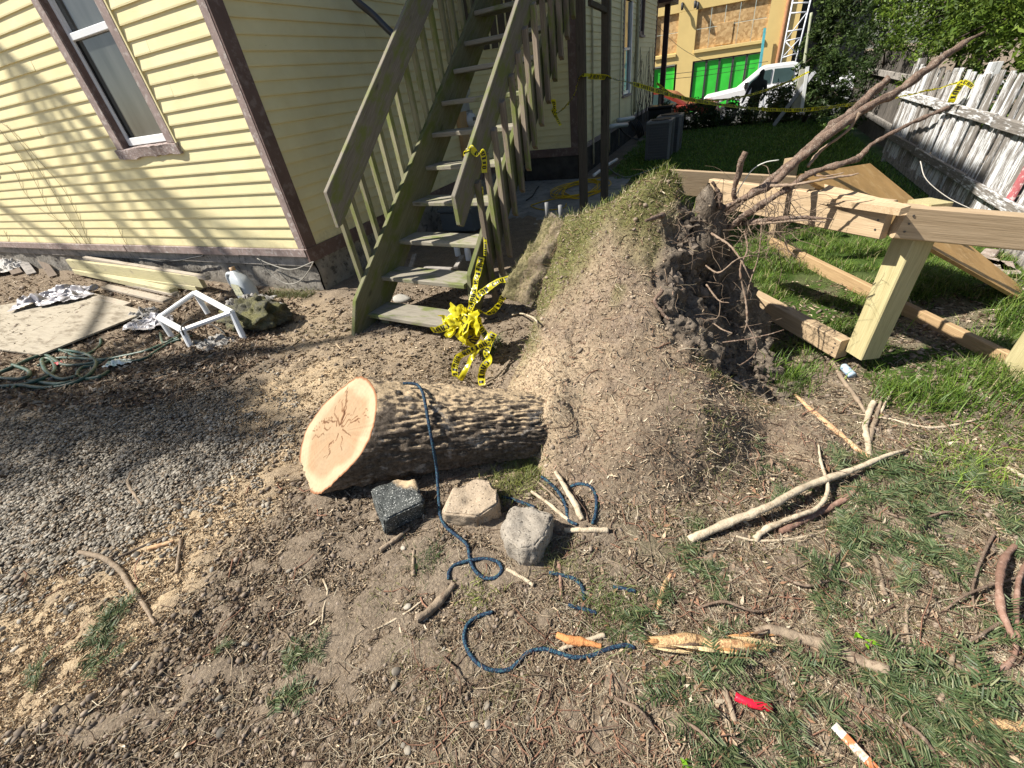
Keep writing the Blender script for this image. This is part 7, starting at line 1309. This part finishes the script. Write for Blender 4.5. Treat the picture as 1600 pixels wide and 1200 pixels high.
for q, (u, v, s_, a_) in enumerate(spots):
    p = SP(u, v, .004); o = bpy.data.objects.new('fir_sprig', SPR[q % 6]); COL.objects.link(o); o.location = p; o.scale = (s_, s_, s_); o.rotation_euler = (RNG.normal(0, .15), RNG.normal(-.05, .15), a_)
    left = u < 500; best = min(LMK, key=lambda m: math.hypot(m[0] - u, m[1] - v)); dx_, dy_ = u - best[0], v - best[1]
    where = ('right of' if dx_ > 0 else 'left of') if abs(dx_) > abs(dy_) else ('just below' if dy_ > 0 else 'just above')
    tag(o, ('large' if s_ > 1.05 else 'middling' if s_ > .9 else 'small') + ' green fir sprig lying ' + where + ' ' + best[2], 'fir sprig', 'fir sprigs on the bare soil' if left else 'fir sprigs in the litter at right')
x, y = sample_view(9000, (900, 690, 1680, 1240)); kp = poly_soft(x, y, Z_FIR, .25) * (noise3(np.stack([x, y, 0 * x], -1), 4.5, 7) * .5 + .55) > RNG.random(len(x)) * 1.1; x, y = x[kp], y[kp]; n = len(x)
V, F = stick_cloud(np.stack([x, y, surf_z(x, y) + .008], -1), rand_dirs(n, .3), RNG.uniform(.014, .03, n), np.full(n, .0009), .05); tag(mesh('fir_needle', V, F, M_FIR, None, tint=tints(n, [(.06, .10, .04), (.10, .13, .06), (.22, .17, .09), (.3, .22, .12)], 12)), kind='stuff')
# ------------------------------------------------------------------ tree outside the frame, up-sun: its bare limbs and one leafy bough shade the wall and the gravel
sv_ = np.array(sdir); bt_ = thing('yard_tree', 'tall yard tree standing beyond the left edge of the photo', 'tree', (-12.5, -2.6, 0)); tube('trunk', [(-12.5, -2.6, -.1), (-12.4, -2.5, 3), (-12.2, -2.4, 6), (-12.0, -2.3, 9.5), (-12, -2.2, 12)], [.3, .26, .2, .13, .04], M_TRUNKB, bt_, 10, rough=.15)
def shade_pt(p, t): return np.array(p, float) - sv_ * t
for q, (px0, px1) in enumerate((((20, 90), (60, 185)), ((40, 110), (130, 300)), ((70, 130), (220, 400)), ((100, 160), (260, 395)), ((0, 320), (70, 385)), ((170, 260), (340, 395)), ((60, 250), (150, 390)), ((210, 280), (400, 395)), ((120, 220), (190, 330)), ((260, 330), (440, 398)))):
    a_ = shade_pt(AY(*px0, YF), 11.5 + .25 * q); b_ = shade_pt(AY(*px1, YF), 10.8 + .2 * q); st_p = np.array([-12.2, -2.4, min(a_[2] - .2, 9)]); ex = b_ + (b_ - a_) * .15
    tube('limb', [st_p, st_p * .5 + a_ * .5 + np.array([0, 0, .25]), a_, (a_ + b_) / 2 + np.array([0, 0, .06]), ex], [.06, .055, .045, .036, .012], M_TRUNKB, bt_, 6, 24)
Ps = []
for (u, v, rx, n) in ((60, 640, .5, 560), (150, 645, .5, 600), (260, 630, .45, 560), (350, 635, .32, 330), (40, 710, .45, 260), (270, 690, .38, 220), (400, 680, .25, 110)):
    c = shade_pt(AZ(u, v), 11.); Ps.append(c + RNG.normal(size=(n, 3)) * rx * np.array([.55, .55, .4])); tube('limb', [(-12.05, -2.3, min(c[2] - .6, 9.2)), (np.array([-12.05, -2.3, c[2] - .2]) + c) / 2, c], [.06, .04, .012], M_TRUNKB, bt_, 6, 16)
C = np.vstack(Ps); V, F = leaf_cloud(C, np.full(len(C), .06)); mesh('crown', V, F, M_LEAF, bt_, tint=tints(len(C), GRN, 4))
